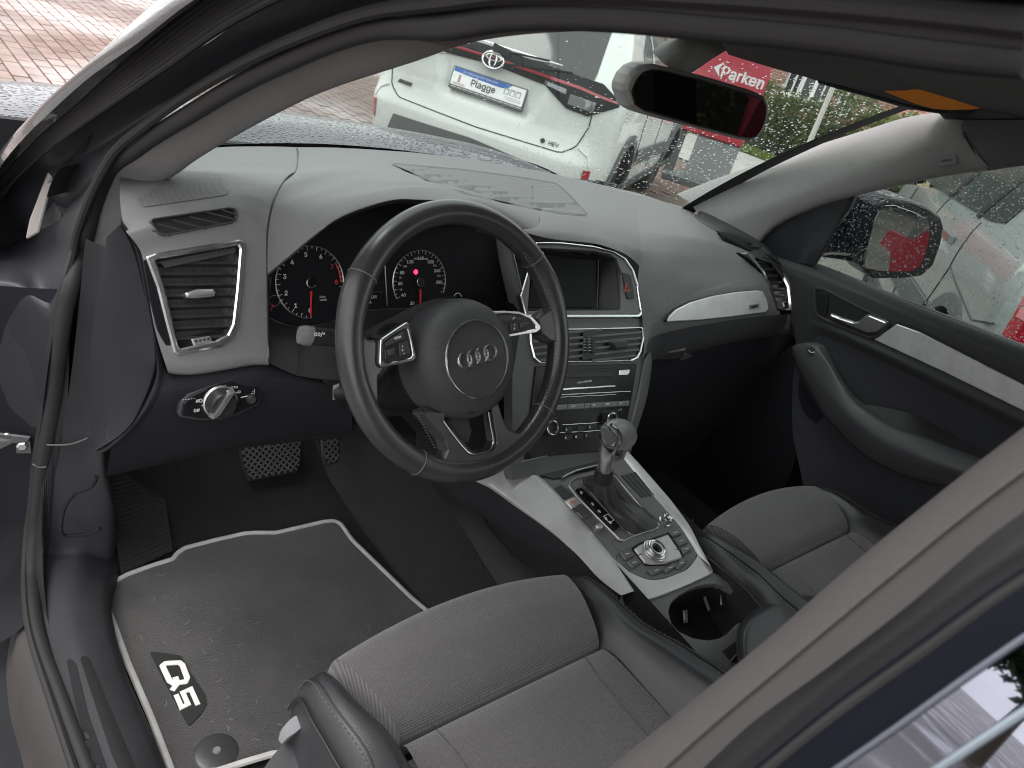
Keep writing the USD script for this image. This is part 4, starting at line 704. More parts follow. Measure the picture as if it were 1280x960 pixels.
for s, p, hh in (('VIEW', (497, 422), .0028), ('*', (503, 433), .003), ('v', (503, 438), .0034), ('\u203a', (505, 442), .003), ('-/+', (642, 397.5), .003), ('L', (629, 411), .0045), ('\u2022', (643, 406), .003), ('v', (643, 411), .004)):
    part(wh, 'button_marking', txt(s, hh, W, *W.uv(*p, HL+.004), HL+.0041, ang=ea), m_white_ink, smooth=False)
# leather roots of the spokes where they meet the rim, and the lower forked spoke
def web(poly, h0, h1, name, material=m_wheel, r=.004, hole=None, bev=.004):
    g = rounded(W.poly(poly), r)
    if hole is not None: g = g.difference(rounded(W.poly(hole), .003))
    return part(wh, name, prism(g, W, h0, h1, bev), material, smooth=60)
web([(449, 418), (458, 425), (476, 425), (477, 462), (470, 470), (470, 500), (476, 532), (468, 540), (452, 505), (446, 465)], -.012, .0085, 'left_spoke', plain('spoke_grey', (.085, .084, .083), .42, bump=(900, .15, .0004)), r=.003)
web([(665, 398), (690, 380), (697, 400), (693, 430), (682, 428), (672, 420)], -.012, .010, 'right_spoke', r=.003)
web([(517, 514), (530, 510), (545, 512), (600, 515), (618, 500), (624, 520), (630, 534), (645, 541), (668, 540), (650, 566), (620, 585), (580, 595), (545, 588), (518, 574), (535, 572), (549, 572), (553, 562), (549, 550), (535, 533)], -.010, .0095, 'lower_spoke',
    hole=[(550, 520), (583, 559), (592, 564), (609, 561), (614, 552), (608, 512)], r=.004)
U_ = [(553, 526), (566, 544), (581, 562), (586, 566.5), (595, 568), (608, 565), (614, 560), (617, 551), (614, 533), (611, 515)]
part(wh, 'spoke_chrome', tube(resample([W.px(a, b, .010) for a, b in U_], 60), .0016, 8), m_chrome)
part(wh, 'fork_liner', loft([[W.px(a, b, .008) for a, b in U_], [W.px(a, b, -.02) for a, b in U_]], 40, 1), m_gloss)
part(wh, 'spoke_fork_back', prism(rounded(W.poly([(556, 530), (572, 520), (590, 518), (596, 540), (592, 554), (584, 556)]), .003), W, -.025, -.008, .003), m_grain)
for q, dq in (((523, 520), (545, 566)),):
    n = 12
    part(wh, 'stitching', cat(*[tube([W.px(523+22*k/n-1.2, 520+42*k/n, .0098), W.px(523+22*k/n+1.6, 520+42*k/n+1.2, .0098)], .0006, 4) for k in range(n)]), m_thread, kind='stuff')
# column shroud and stalks
col = thing('steering_column', 'dark plastic steering column shroud with stalks behind the wheel', 'steering column', WC+A_(0, .1, -.02))
cx = lambda off, w, up, dn: np.array([WC-WN*off+W.x*w*math.cos(t)+W.y*(up if math.sin(t) > 0 else dn)*math.sin(t) for t in np.linspace(0, 2*np.pi, 33)[:-1]])
part(col, 'shroud', loft([cx(.02, .068, .062, .07), cx(.05, .068, .062, .085), cx(.13, .066, .045, .095), cx(.24, .07, .03, .10)], 48, 5, closed=True), m_dark)
part(col, 'shroud_cover', loft([pts((473, 412, y_(.045)), (490, 398, y_(.045)), (512, 385, y_(.045)), (540, 375, y_(.045)), (570, 372, y_(.045))), pts((470, 425, y_(.05)), (490, 412, y_(.04)), (512, 402, y_(.04)), (540, 396, y_(.04)), (570, 392, y_(.04)))], 24, 3, thick=A_(0, .08, -.07)), m_grain)
part(col, 'stalk', cat(tube(resample([Y(388, 420, .075), Y(415, 422, .072), Y(455, 430, .055), WC+A_(-.06, .05, 0)], 16), [.0125, .0115, .012, .015], 14, n=20, flat=.7)), m_black)
part(col, 'stalk_tip', tube([Y(374, 418.5, .076), Y(380, 419, .0755), Y(389, 420, .075)], [.0115, .0135, .0132], 14, n=8, flat=.72), plain('stalk_silver', (.11, .11, .112), .42))
sk = Plane(Y(400, 418, .060), (-.15, -1, .1)); part(col, 'stalk_marking', cat(txt('00', .0045, sk, *sk.uv(396, 417), .002), txt('/\u02c4', .0055, sk, *sk.uv(403, 417), .002)), m_white_ink, smooth=False)
part(col, 'lower_stalk', cat(tube([Y(418, 488, .07), Y(428, 488, .065), Y(450, 485, .06), WC+A_(-.06, .06, -.03)], [.012, .012, .009, .009], 12, n=18)), m_black)
part(col, 'lower_stalk_tip', hull([Y(a, b, yy) for a, b in ((416, 482), (424, 479), (424, 498), (416, 500)) for yy in (.062, .075)]), plain('stalk_grey', (.22, .22, .22), .4))
part(col, 'lower_cover', loft([pts((385, 500, y_(.16)), (400, 496, y_(.15)), (430, 520, y_(.14)), (470, 540, y_(.13)), (520, 540, y_(.13))), pts((378, 540, y_(.19)), (395, 548, y_(.18)), (430, 548, y_(.18)), (470, 552, y_(.18)), (520, 560, y_(.18)))], 20, 3, thick=A_(0, .05, 0)), m_dark)

# ================================================================== centre console
con = thing('centre_console', 'silver-railed centre console with cup holder, control buttons and gear gate', 'console', CP.px(790, 680))
k_ = lambda h=0: (lambda a, b: CP.px(a, b, h))
m_rail = plain('brushed_rail', (.40, .396, .388), .42, .5, bump=(900, .25, .0006), var=(40, .06))
m_cons = plain('console_grey', (.075, .075, .076), .5, bump=(1300, .2, .0005, 'voronoi'))
Lt = [(606, 563), (625, 570), (645, 579), (675, 601), (702, 627), (730, 660), (757, 694), (795, 739)]
Li = [(609, 561), (629, 568), (649, 577), (679, 599), (705, 625), (734, 658), (762, 692), (802, 736)]
Lo = [(582, 594), (596, 600), (612, 607), (650, 634), (690, 664), (722, 694), (748, 722), (776, 744)]
Lb = [(545, 600), (585, 610), (608, 616), (640, 643), (676, 676), (702, 708), (722, 738), (742, 765)]
def CPz(a, b, h): return CP.px(a, b, h)
LtP = [CP.px(a, b, .006) for a, b in Lt]; LiP = [CP.px(a, b, .002) for a, b in Li]
LoP = []
for (a, b), t in zip(Lo, LtP):
    LoP.append(PL(a, b, t+A_(-.035, 0, 0), (1, 0, -.75)))
part(con, 'side_rail', loft([LiP, LtP, [(p*.75+q*.25)+A_(-.001, 0, .0015) for p, q in zip(LtP, LoP)], LoP, [p+A_(.012, .02, -.012) for p in LoP]], 60, 6), m_rail)
Ri = [(775, 568), (793, 590), (812, 614), (832, 637), (850, 658), (864, 680), (872, 694)]
Ro = [(781, 561), (801, 583), (821, 606), (840, 628), (860, 655), (876, 685), (891, 713)]
RiP = [CP.px(a, b, .001) for a, b in Ri]; RoP = [CP.px(a, b, .007) for a, b in Ro]
part(con, 'side_rail', loft([RiP, [(p+q)/2+A_(0, 0, .002) for p, q in zip(RiP, RoP)], RoP, [p+A_(.012, .004, -.01) for p in RoP], [p+A_(.02, .004, -.08) for p in RoP]], 50, 5), m_rail)
ug = [(764, 691), (782, 711), (797, 720), (815, 725), (835, 722), (855, 714), (866, 704), (872, 694)]
uo = [(797, 739), (803, 751), (815, 748), (835, 741), (855, 733), (875, 724), (889, 717), (891, 713)]
part(con, 'rear_plate', loft([[CP.px(a, b, .001) for a, b in ug], [CP.px((a+c)/2, (b+d)/2, .003) for (a, b), (c, d) in zip(ug, uo)], [CP.px(a, b, .002) for a, b in uo], [CP.px(a, b, -.004) for a, b in uo]], 40, 4), m_rail)
cp_in = [(648, 578), (680, 590), (745, 575), (775, 566), (812, 612), (850, 656), (872, 690), (868, 702), (855, 714), (835, 722), (815, 725), (797, 721), (783, 712), (730, 660), (701, 627), (676, 601)]
part(con, 'panel', prism(rounded(CP.poly(cp_in), .002), CP, -.01, .001, .001), m_cons)
part(con, 'front_tray', loft([[SP.px(640, 590, 0), SP.px(690, 566, 0), SP.px(732, 556, 0), SP.px(782, 555, -.004)], [CP.px(640, 586, .004), CP.px(680, 585, .004), CP.px(735, 575, .004), CP.px(778, 566, .004)], [CP.px(660, 594, .002), CP.px(690, 597, .002), CP.px(740, 588, .002), CP.px(779, 570, .002)]], 30, 4), m_black)
part(con, 'tray_line', tube([SP.px(651, 577, .004), SP.px(690, 568, .004), SP.px(732, 558.5, .004)], .0008, 5, n=14), m_satin)
part(con, 'ashtray_trim', tube(resample([CP.px(a, b, .006) for a, b in ((703, 597), (712, 592), (725, 587), (746, 582), (758, 580))], 24), .0022, 8), m_chrome)
part(con, 'ashtray_lid', prism(rounded(CP.poly([(660, 592), (690, 600), (704, 599), (722, 590), (748, 584), (750, 575), (700, 582)]), .002), CP, 0, .004, .001), m_black)
gate = [(711, 607), (713, 602), (720, 597), (735, 594), (752, 591), (768, 590), (780, 604), (800, 628), (824, 655), (825, 659), (818, 662), (792, 670), (781, 676), (774, 674), (745, 645), (722, 622)]
boot0 = [(727, 601), (748, 596), (766, 593), (776, 604), (798, 630), (824, 656), (820, 660), (795, 668), (789, 667), (770, 650), (745, 622)]
part(con, 'gear_gate', prism(rounded(CP.poly(gate, .004), .003).difference(rounded(CP.poly(boot0, .004), .002)), CP, .0, .0045, .0012), m_rail)
part(con, 'gate_slot', prism(rounded(CP.poly([(720, 611), (727, 610), (752, 634), (773, 655), (775, 658), (768, 663), (760, 656), (735, 629)], .005), .0012), CP, .001, .0056, .0006), m_gloss)
for s, p in (('P', (727, 616)), ('R', (741, 630)), ('N', (749, 639)), ('D', (757.5, 648)), ('S', (763, 653))): part(con, 'gear_letter', txt(s, .0055, CP, *CP.uv(*p, .006), .0057, ang=-.35, bold=True), m_white_ink, smooth=False)
part(con, 'gate_box', prism(rounded(CP.poly([(754, 645), (760, 642), (768, 650), (762, 654)], .006), .0008).difference(rounded(CP.poly([(755, 645.3), (760, 643), (767, 649.8), (762, 653)], .006), .0006)), CP, .0056, .006), m_white_ink, smooth=False)
part(con, 'coin_pocket', prism(rounded(CP.poly([(690, 613), (701, 606), (717, 619), (705, 624)], .001), .001), CP, -.02, .0022), m_void)
m_but = plain('console_button', (.055, .055, .057), .38)
bt = part(con, 'parking_brake_button', prism(rounded(CP.poly([(706, 626), (719, 620.5), (728, 629), (715, 636)], .006), .0015), CP, .001, .0065, .0015), plain('button_silver', (.42, .42, .42), .35, .7)); part(bt, 'brake_symbol', txt('(P)', .0052, CP, *CP.uv(716, 627.5, .007), .0066, ang=-.3, bold=True), m_red_ink, smooth=False)
part(con, 'button', prism(rounded(CP.poly([(716, 637), (729, 630.5), (732, 634), (718, 641)], .005), .001), CP, .001, .0055, .001), m_but)
part(con, 'button', prism(rounded(CP.poly([(720, 640), (731, 634), (741, 643), (728, 648)], .005), .0012), CP, .001, .006, .0015), m_but)
u, v = CP.uv(748, 658.5, .007); sb_ = part(con, 'start_button', revolve(CP, u, v, [(0, .0112), (.006, .0110), (.0072, .009), (.0074, .0)], 32), m_satin)
for s, dv, hh in (('START', .003, .0022), ('ENGINE', 0, .0022), ('STOP', -.003, .0022)): part(sb_, 'button_lettering', txt(s, hh, CP, u, v+dv, .0079, ang=-.1), m_black, smooth=False)
# control dial with its silver plate and ring of buttons
part(con, 'dial_plate', prism(rounded(CP.poly([(793, 686), (800, 681), (818, 674), (835, 668), (850, 690), (853, 697), (832, 704), (815, 705), (806, 703)], .005), .002), CP, .001, .0055, .0015), m_rail)
part(con, 'dial_plate_edge', prism(rounded(CP.poly([(789, 685), (800, 678), (836, 665), (856, 697), (834, 707), (806, 707)], .002), .002), CP, .001, .0022), m_gloss)
u, v = CP.uv(823, 683, .02)
dk = part(con, 'control_dial', revolve(CP, u, v, [(0, .016), (.0150, .016), (.0155, .012), (.0185, .0115), (.0195, .0095), (.020, .004)][::1], 40), m_satin)
part(dk, 'dial_rim', torus(CP, u, v, .0142, .0024, .0155, 40, 8), m_chrome); part(dk, 'dial_base', torus(CP, u, v, .0192, .0022, .0075, 40, 8), m_satin)
part(dk, 'dial_cap', revolve(CP, u, v, [(0, .019), (.005, .0187), (.008, .0172), (.009, .0165)], 28), m_gloss)
part(con, 'dial_mark', cat(tube([CP.px(797, 694, .006), CP.px(803, 692, .006)], .0006, 4), tube([CP.px(845, 687, .006), CP.px(849, 686, .006)], .0006, 4)), m_black)
u, v = CP.uv(835, 647, .012)
vk = part(con, 'volume_knob', revolve(CP, u, v, [(.0, .012), (.0065, .013), (.0082, .0125), (.0090, .0105), (.0094, .004), (.0115, .003), (.012, .0)], 32), m_satin); part(vk, 'knob_ring', torus(CP, u, v, .0072, .0012, .0130, 28, 6), m_chrome); part(vk, 'knob_mark', torus(CP, u, v, .004, .0007, .0135, 20, 5, .5, 5.5), m_black)
for poly in ([(836, 664), (846, 659), (853, 667), (842, 671)], [(843, 673), (853, 668), (861, 678), (850, 683)], [(851, 684), (861, 679), (865, 687), (855, 693)], [(775, 690), (786, 684), (794, 694), (782, 700)], [(783, 702), (795, 696), (803, 703), (791, 710)], [(808, 712), (826, 707), (832, 712), (817, 719)], [(829, 711), (842, 703), (848, 707), (834, 716)], [(844, 707), (852, 697), (859, 697), (858, 704), (848, 712)]):
    b_ = part(con, 'menu_button', prism(rounded(CP.poly(poly, .005), .0015), CP, .0005, .0055, .0015), m_but); c = np.mean(poly, 0); part(b_, 'button_marking', tube([CP.px(c[0]-2.2, c[1]+.6, .0058), CP.px(c[0]+2.2, c[1]-.6, .0058)], .0006, 4), m_white_ink)
for k in range(4):
    f = k*4.2; part(con, 'vent_slot', prism(rounded(CP.poly([(776+f*1.2, 594.5-f*.3), (779+f*1.2, 593.5-f*.3), (805+f*1.25, 621-f*.2), (802+f*1.25, 622-f*.2)], .002), .0008), CP, .0005, .0022), m_void)
part(con, 'panel_groove', tube(resample([CP.px(a, b, .001) for a, b in ((783, 674), (776, 678), (767, 674), (765, 680), (776, 692), (771, 694), (770, 699), (787, 714))], 40, False), .0007, 5), m_void)
# cup holder panel: a plate with one opening shaped as two overlapping rings
hp_ = [(803, 751), (830, 742), (860, 731), (891, 715), (925, 738), (966, 775), (975, 800), (960, 850), (915, 840), (880, 825), (840, 790)]
Hh = [(836, 765), (839, 754), (849, 744), (862, 737), (873, 733), (882, 731), (895, 730), (905, 733), (925, 744), (944, 755), (951, 761), (946, 772), (936, 777), (922, 779), (915, 786), (911, 792), (898, 798), (884, 800), (866, 797), (849, 789), (840, 779)]
part(con, 'cup_holder_panel', prism(rounded(CP.poly(hp_, -.002), .003).difference(rounded(CP.poly(Hh, -.002), .003)), CP, -.012, -.002, .0015), m_cons)
part(con, 'cup_wall', loft([resample([CP.px(a, b, -.004) for a, b in Hh], 60, closed=True), resample([CP.px(a, b, -.004)-CP.n*.07 for a, b in Hh], 60, closed=True)], 60, 2, closed=True), m_void)
part(con, 'cup_floor', prism(rounded(CP.poly(Hh, -.004), .003), CP, -.075, -.07), m_void)
for a, b in ((857, 772), (903, 752)):
    part(con, 'cup_clip', hull([CP.px(a+d, b+e, -.02) for d, e in ((-4, -9), (2, -10), (3, 6), (-3, 7))]+[CP.px(a+d, b+e, -.028) for d, e in ((-4, -9), (2, -10), (3, 6), (-3, 7))]), m_black); part(con, 'clip_line', tube([CP.px(a-2, b-8, -.018), CP.px(a-1.5, b+4, -.018)], .0009, 5), m_satin)
part(con, 'cup_divider', hull([CP.px(a, b, h) for a, b in ((879, 747), (882, 745), (888, 762), (885, 764)) for h in (-.005, -.05)]), m_black)
lwr = [X(a, b, -.205+.004*k) for k, (a, b) in enumerate(((535, 600), (556, 628), (575, 655), (592, 682), (606, 706), (622, 730), (645, 765), (670, 800)))]
part(con, 'side_wall', loft([LoP, [(p+q)/2+A_(.012, .01, .0) for p, q in zip(LoP, lwr)], lwr], 30, 4), m_black)
part(con, 'pocket_edge', tube(resample([X(a, b, -.185) for a, b in ((588, 612), (600, 640), (618, 668), (642, 694), (660, 706))], 24), .0022, 6), m_dark)
hb_ = [CP.px(776, 744, -.01), CP.px(803, 760, -.006), CP.px(840, 790, -.006), CP.px(880, 825, -.006), CP.px(930, 870, -.006)]
part(con, 'rear_side_wall', cat(loft([hb_, [p+A_(-.012, -.012, -.05) for p in hb_], [p+A_(-.012, -.012, -.3) for p in hb_]], 20, 3), loft([[CP.px(891, 715, -.004), CP.px(975, 785, -.004), CP.px(990, 830, -.004)], [CP.px(891, 715, -.004)+A_(.01, 0, -.3), CP.px(975, 785, -.004)+A_(.01, 0, -.3), CP.px(990, 830, -.004)+A_(.01, 0, -.3)]], 12, 2)), m_cons)
arm = thing('armrest', 'black leather centre armrest with a stitched seam behind the cup holder', 'armrest', CP.px(970, 790))
AP = Plane(CP.px(960, 770, .055), CP.n)
ar = [(921, 803), (922, 790), (928, 777), (945, 762), (968, 750), (995, 744), (1030, 746), (1090, 760), (1120, 830), (1000, 900), (940, 870)]
part(arm, 'pad', cat(loft([resample([AP.px(a, b, -.055)+0*AP.n for a, b in ar], 60, closed=True), resample([AP.px(a, b, -.02) for a, b in ar], 60, closed=True), resample([AP.px(960+(a-960)*.97+2, 800+(b-800)*.96, -.004) for a, b in ar], 60, closed=True), resample([AP.px(975+(a-975)*.8, 805+(b-805)*.8, .004) for a, b in ar], 60, closed=True), resample([AP.px(985+(a-985)*.05, 810+(b-810)*.05, .006) for a, b in ar], 60, closed=True)], 60, 5, closed=True)), m_leather, smooth=60)
part(arm, 'seam', tube(resample([AP.px(a, b, -.012) for a, b in ((927, 789), (934, 784), (948, 781), (965, 784), (985, 786))], 30), .001, 6), m_black)
part(con, 'armrest_recess', prism(rounded(CP.poly([(903, 814), (925, 798), (960, 800), (960, 830), (915, 828)], -.001), .002), CP, -.014, -.0008), m_void)
part(con, 'recess_edge', tube([CP.px(913, 827, .001), CP.px(921, 818, .001), CP.px(940, 806, .001)], .0012, 6), m_satin)
# ================================================================== gear lever
lev = thing('gear_lever', 'chrome and black leather gear lever standing in the pleated boot', 'gear lever', CP.px(772, 640))
ly = lambda a, b, dx=0: Y(a, b, -.095+dx)
ctr = [ly(752, 606), ly(756, 590), ly(759, 578), ly(762, 566), ly(764, 556)]
bt_ = [resample([CP.px(a, b, .002) for a, b in boot0], 48, closed=True)]
def boot_ring(c, rx, ry, n=48, w=0, ph=0):
    t = np.linspace(0, 2*np.pi, n+1)[:-1]; e1 = A_(1, 0, 0); e2 = A_(0, 1, .15)
    return np.array([c+e1*rx*(1+w*math.sin(9*a+ph))*math.cos(a)+e2*ry*(1+w*math.sin(9*a+ph))*math.sin(a) for a in t])
cpt = CP.px(778, 634, 0)
def align(r, ref):
    best = min(range(len(r)), key=lambda s: np.sum((np.roll(r, s, 0)-ref)**2)); a = np.roll(r, best, 0); q = r[::-1]
    b2 = min(range(len(q)), key=lambda s: np.sum((np.roll(q, s, 0)-ref)**2)); b = np.roll(q, b2, 0)
    return a if np.sum((a-ref)**2) < np.sum((b-ref)**2) else b
b0r = bt_[0]; cz = ly(752, 604)
topr = align(boot_ring(ly(754, 598), .0150, .0150), b0r)
fold = lambda f, am: np.array([1+am*math.sin(2*np.pi*7*k/48+f) for k in range(48)])[:, None]
cen = lambda r: r.mean(0)
mid = []
for f, am, lift in ((.2, .06, .010), (.42, .15, .020), (.62, .20, .026), (.80, .17, .026), (.93, .08, .018)):
    r = b0r*(1-f**.8)+topr*f**.8; c_0 = cen(r); r = c_0+(r-c_0)*fold(f*2, am); r = r+A_(0, 0, 1)*(-.5*lift*math.sin(math.pi*f)); mid.append(r)
part(lev, 'boot', loft([b0r]+mid+[topr], 96, 6, closed=True), plain('boot_leather', (.022, .022, .023), .36, bump=(420, .4, .001, 'voronoi')), smooth=60)
part(lev, 'collar', tube([ly(753, 600), ly(755, 592), ly(756, 586)], [.0165, .0155, .0135], 24, n=10), m_black)
part(lev, 'shaft', loft([np.array([c+A_(1, 0, 0)*rx*math.cos(t)+A_(0, .95, .3)*ry*math.sin(t) for t in np.linspace(0, 2*np.pi, 25)[:-1]]) for c, rx, ry in ((ly(756, 588), .012, .013), (ly(757, 578), .0125, .014), (ly(759, 566), .0140, .018), (ly(763, 555), .0165, .024))], 40, 5, closed=True), m_satin, smooth=60)
hd = [(ly(752, 541), .0035, .008), (ly(754, 540.5), .0105, .015), (ly(760, 541), .0165, .021), (ly(768, 541.5), .0195, .024), (ly(778, 542), .0198, .024), (ly(787, 543.5), .0165, .020), (ly(793, 545), .0100, .013), (ly(796, 546), .0025, .004)]
def ring3(c, rv, rd):
    t = np.linspace(0, 2*np.pi, 29)[:-1]; e1 = UP*.9+A_(0, 0, .3); e1 /= np.linalg.norm(e1); ax = RT; e2 = np.cross(e1, ax)
    return np.array([c+e1*rv*math.cos(a)*(1 if math.cos(a) > 0 else 1.15)+e2*rd*math.sin(a) for a in t])
part(lev, 'grip', loft([ring3(c_, a_*1.16, b_*1.12) for c_, a_, b_ in hd], 56, 6, closed=True), plain('grip_leather', (.13, .13, .13), .33, bump=(600, .25, .0006, 'voronoi')), smooth=60)
part(lev, 'grip_trim', tube(resample([ly(764, 531, -.024), ly(770, 536, -.027), ly(775, 545, -.028), ly(774, 555, -.026), ly(768, 564, -.022), ly(765, 575, -.016), ly(763, 588, -.012)], 40), .0028, 10), m_chrome)
part(lev, 'release_button', hull([ly(a, b, d) for a, b in ((750, 537), (756, 534), (768, 550), (766, 556), (760, 556), (752, 545)) for d in (-.020, -.0265)]), plain('lever_button', (.42, .42, .43), .28, .9))
part(lev, 'button_trim', tube(resample([ly(751, 535, -.024), ly(757, 532, -.025), ly(764, 540, -.0275), ly(770, 550, -.0275), ly(767, 557, -.0265), ly(759, 557, -.0245)], 30), .0018, 8), m_chrome)
# ================================================================== footwell, pedals, mat
FZ = .415
floor = thing('carpet', 'black carpet covering the driver and passenger footwells', 'carpet', (0, .3, .4))
m_carpet = plain('black_carpet', (.0055, .0055, .007), .95, spec=.1, bump=(700, .9, .003), var=(10, .25), sheen=.15)
part(floor, 'floor_pile', loft([[A_(-.72, -.9, FZ-.012), A_(-.14, -.9, FZ-.012)], [A_(-.72, .36, FZ-.012), A_(-.16, .36, FZ-.012)], [A_(-.72, .55, FZ+.06), A_(-.16, .55, FZ+.06)], [A_(-.72, .75, FZ+.25), A_(-.16, .75, FZ+.25)], [A_(-.72, .85, .95), A_(-.16, .85, .95)]], 20, 5), m_carpet)
part(floor, 'tunnel_pile', cat(loft([[A_(-.195, -.9, FZ-.014), A_(-.195, .3, FZ-.014), A_(-.24, .7, FZ+.1)], [A_(-.15, -.9, .62), A_(-.15, .3, .66), A_(-.17, .7, .7)], [A_(-.10, -.9, .68), A_(-.10, .3, .78), A_(-.12, .7, .8)]], 20, 4),
     loft([[A_(.14, -.9, .68), A_(.12, .3, .78), A_(.12, .75, .8)], [A_(.2, -.9, FZ-.014), A_(.2, .3, FZ-.014), A_(.2, .75, FZ+.1)], [A_(.75, -.9, FZ-.014), A_(.75, .3, FZ-.014), A_(.75, .75, FZ+.1)]], 20, 4),
     loft([[A_(.14, .55, FZ), A_(.75, .55, FZ)], [A_(.14, .8, FZ+.3), A_(.75, .8, FZ+.3)], [A_(.14, .8, 1.0), A_(.75, .8, 1.0)]], 10, 4)), m_carpet)
part(floor, 'firewall', cat(box((0, .88, .62), (1.7, .02, .86)), box((.785, .55, .62), (.02, .7, .86)), box((-.70, .72, .70), (.02, .34, .6))), m_carpet)
mat_th = thing('floor_mat', 'charcoal velour floor mat with pale piped edge and a black Q5 badge', 'floor mat', Z(300, 800, FZ))
FM = Plane((0, 0, FZ), (0, 0, 1))
mo = [(128, 748), (131, 738), (143, 728), (160, 719), (190, 708), (216, 700), (221, 693), (231, 686), (270, 676), (305, 668), (318, 667), (345, 667), (380, 659), (405, 653), (418, 652), (426, 656), (440, 676), (475, 710), (514, 748), (600, 820), (640, 900), (560, 960), (480, 975), (420, 960), (380, 955), (344, 942), (310, 952), (270, 965), (216, 968), (190, 900), (160, 830), (140, 775)]
mg = rounded(FM.poly(mo), .004)
part(mat_th, 'pile', prism(mg, FM, -.008, .002, .003), mat('mat_velour', {'tc': ('texture_coordinate', {}), 'n': ('noise_texture', {'scale': 9., 'detail': 6., 'roughness': .65, 'distortion': .6}), 'n2': ('noise_texture', {'scale': 900., 'detail': 2.}), 'r': ('rgb_ramp', {'ramp': [(.30, (.015, .0135, .0135)), (.5, (.031, .028, .0275)), (.72, (.050, .044, .043))]}),
     'b': ('bump', {'strength': .9, 'distance': .003}), 'p': ('principled_bsdf', {'roughness': .95, 'sheen_weight': .35})}, [('tc.object', 'n.vector'), ('tc.object', 'n2.vector'), ('n.fac', 'r.fac'), ('r.color', 'p.base_color'), ('n2.fac', 'b.height'), ('b.normal', 'p.normal')]))
ring = resample(FM.many(np.asarray(mg.exterior.coords)[:-1], .001), 300, False, True)
part(mat_th, 'edge_binding', tube(ring, .0050, 8, closed=True, flat=1), plain('pale_binding', (.43, .42, .41), .75, bump=(500, .4, .001), var=(30, .15)))
bd = [(187, 815), (214, 818), (226, 820), (237, 840), (256, 869), (258, 881), (251, 893), (236, 908), (226, 890), (205, 852)]
bp = Plane((0, 0, FZ+.003), (0, 0, 1))
part(mat_th, 'badge', prism(rounded(bp.poly(bd), .002), bp, -.004, .001), plain('badge_black', (.008, .008, .008), .7))
# the two characters, stroked along the lines they follow on the badge
m_emb = plain('embroidered_white', (.70, .68, .66), .8, bump=(900, .3, .0006))
def stroke(px, r, closed=False):
    q = np.array([bp.uv(a, b) for a, b in px]); ls_ = shapely.LinearRing(q) if closed else shapely.LineString(q)
    return ls_.buffer(r, cap_style='flat', join_style='round' if closed else 'mitre')
part(mat_th, 'badge_letter', prism(stroke([(203, 833), (207, 830), (224, 829), (228, 832), (234, 848), (232, 853), (217, 855), (212, 852)], .0042, True).union(stroke([(219, 847), (222, 855), (215, 864)], .0042)), bp, .0, .0026, .0006), m_emb)
part(mat_th, 'badge_letter', prism(stroke([(247.5, 882), (238.5, 862), (228.5, 866.5), (235, 881), (227, 885), (220, 869)], .0036), bp, .0, .0026, .0006), m_emb)
u, v = FM.uv(271, 940, .002)
part(mat_th, 'fixing_clip', cat(revolve(FM, u, v, [(0, .006), (.012, .0058), (.026, .0045), (.030, .002), (.031, -.001)], 36)), plain('clip_grey', (.028, .028, .03), .4)); part(mat_th, 'clip_pin', revolve(FM, u, v, [(0, .0085), (.0045, .0085), (.006, .006)], 20), plain('pin_grey', (.16, .16, .16), .4))
lint = []
for k in range(70):
    a = rng.uniform(150, 470); b = rng.uniform(690, 930)
    if not mg.contains(shapely.Point(*FM.uv(a, b, .003))): continue
    p = FM.px(a, b, .0035); t = rng.uniform(0, 3.14); L = rng.uniform(.002, .007); d = A_(math.cos(t), math.sin(t), 0)*L; lint.append(tube([p-d, p+A_(d[1], -d[0], .0)*.3, p+d], .00020, 4))
part(mat_th, 'lint', cat(*lint), plain('lint_pale', (.45, .42, .38), .9), kind='stuff')
def pedal(name, label, outline, pl, cat_, arm_to):
    t = thing(name, label, cat_, pl.o); g = rounded(pl.poly(outline), .006)
    part(t, 'pad', prism(g, pl, -.012, 0, .003), m_black)
    x0, y0, x1, y1 = g.bounds; c = g.centroid; k = 0
    inn = g.buffer(-.004)
    for s in (1, -1):
        for o in np.arange(-.16, .16, .0135):
            ln = shapely.LineString([(c.x+o-.2, c.y-s*.2), (c.x+o+.2, c.y+s*.2)]).intersection(inn)
            if ln.is_empty or ln.length < .008: continue
            (a, b), (e, f) = ln.coords[0], ln.coords[-1]; part(t, 'tread_rib', hull([pl.at(u_+du, v_+dv, h) for u_, v_ in ((a, b), (e, f)) for du, dv in ((-.0009, .0009*s), (.0009, -.0009*s)) for h in (-.001, .0022)]), plain('tread_worn', (.085, .08, .075), .5) if 'tread_worn' not in _mk else '/World/Looks/tread_worn'); _mk.add('tread_worn')
    part(t, 'pedal_arm', tube([pl.o-pl.n*.012, arm_to], .008, 8), m_black)
_mk = set()
bpl = Plane(Y(340, 572, .52), (0, -1, .75)); pedal('brake_pedal', 'wide brake pedal with a worn diamond tread on the left', [(298, 556), (378, 545), (376, 582), (372, 590), (312, 602), (302, 580)], bpl, 'pedal', A_(-.35, .68, .85))
apl = Plane(Y(415, 562, .41), (0, -1, .6)); pedal('accelerator_pedal', 'narrow accelerator pedal with a small diamond tread beside the brake', [(401, 545), (425, 543), (426, 570), (423, 579), (407, 582), (403, 570)], apl, 'pedal', A_(-.25, .60, .75))
fr = thing('footrest', 'ribbed grey footrest slab leaning at the left of the footwell', 'footrest', Z(170, 690, FZ))
f0 = [Z(152, 718, FZ+.005), Z(216, 688, FZ+.005)]; f1 = [Y(131, 590, .56), Y(199, 576, .60)]
part(fr, 'slab', loft([f0, f1], 8, 4, thick=A_(0, .03, -.02)), plain('footrest_rubber', (.020, .020, .022), .65, spec=.25, var=(12, .15)))
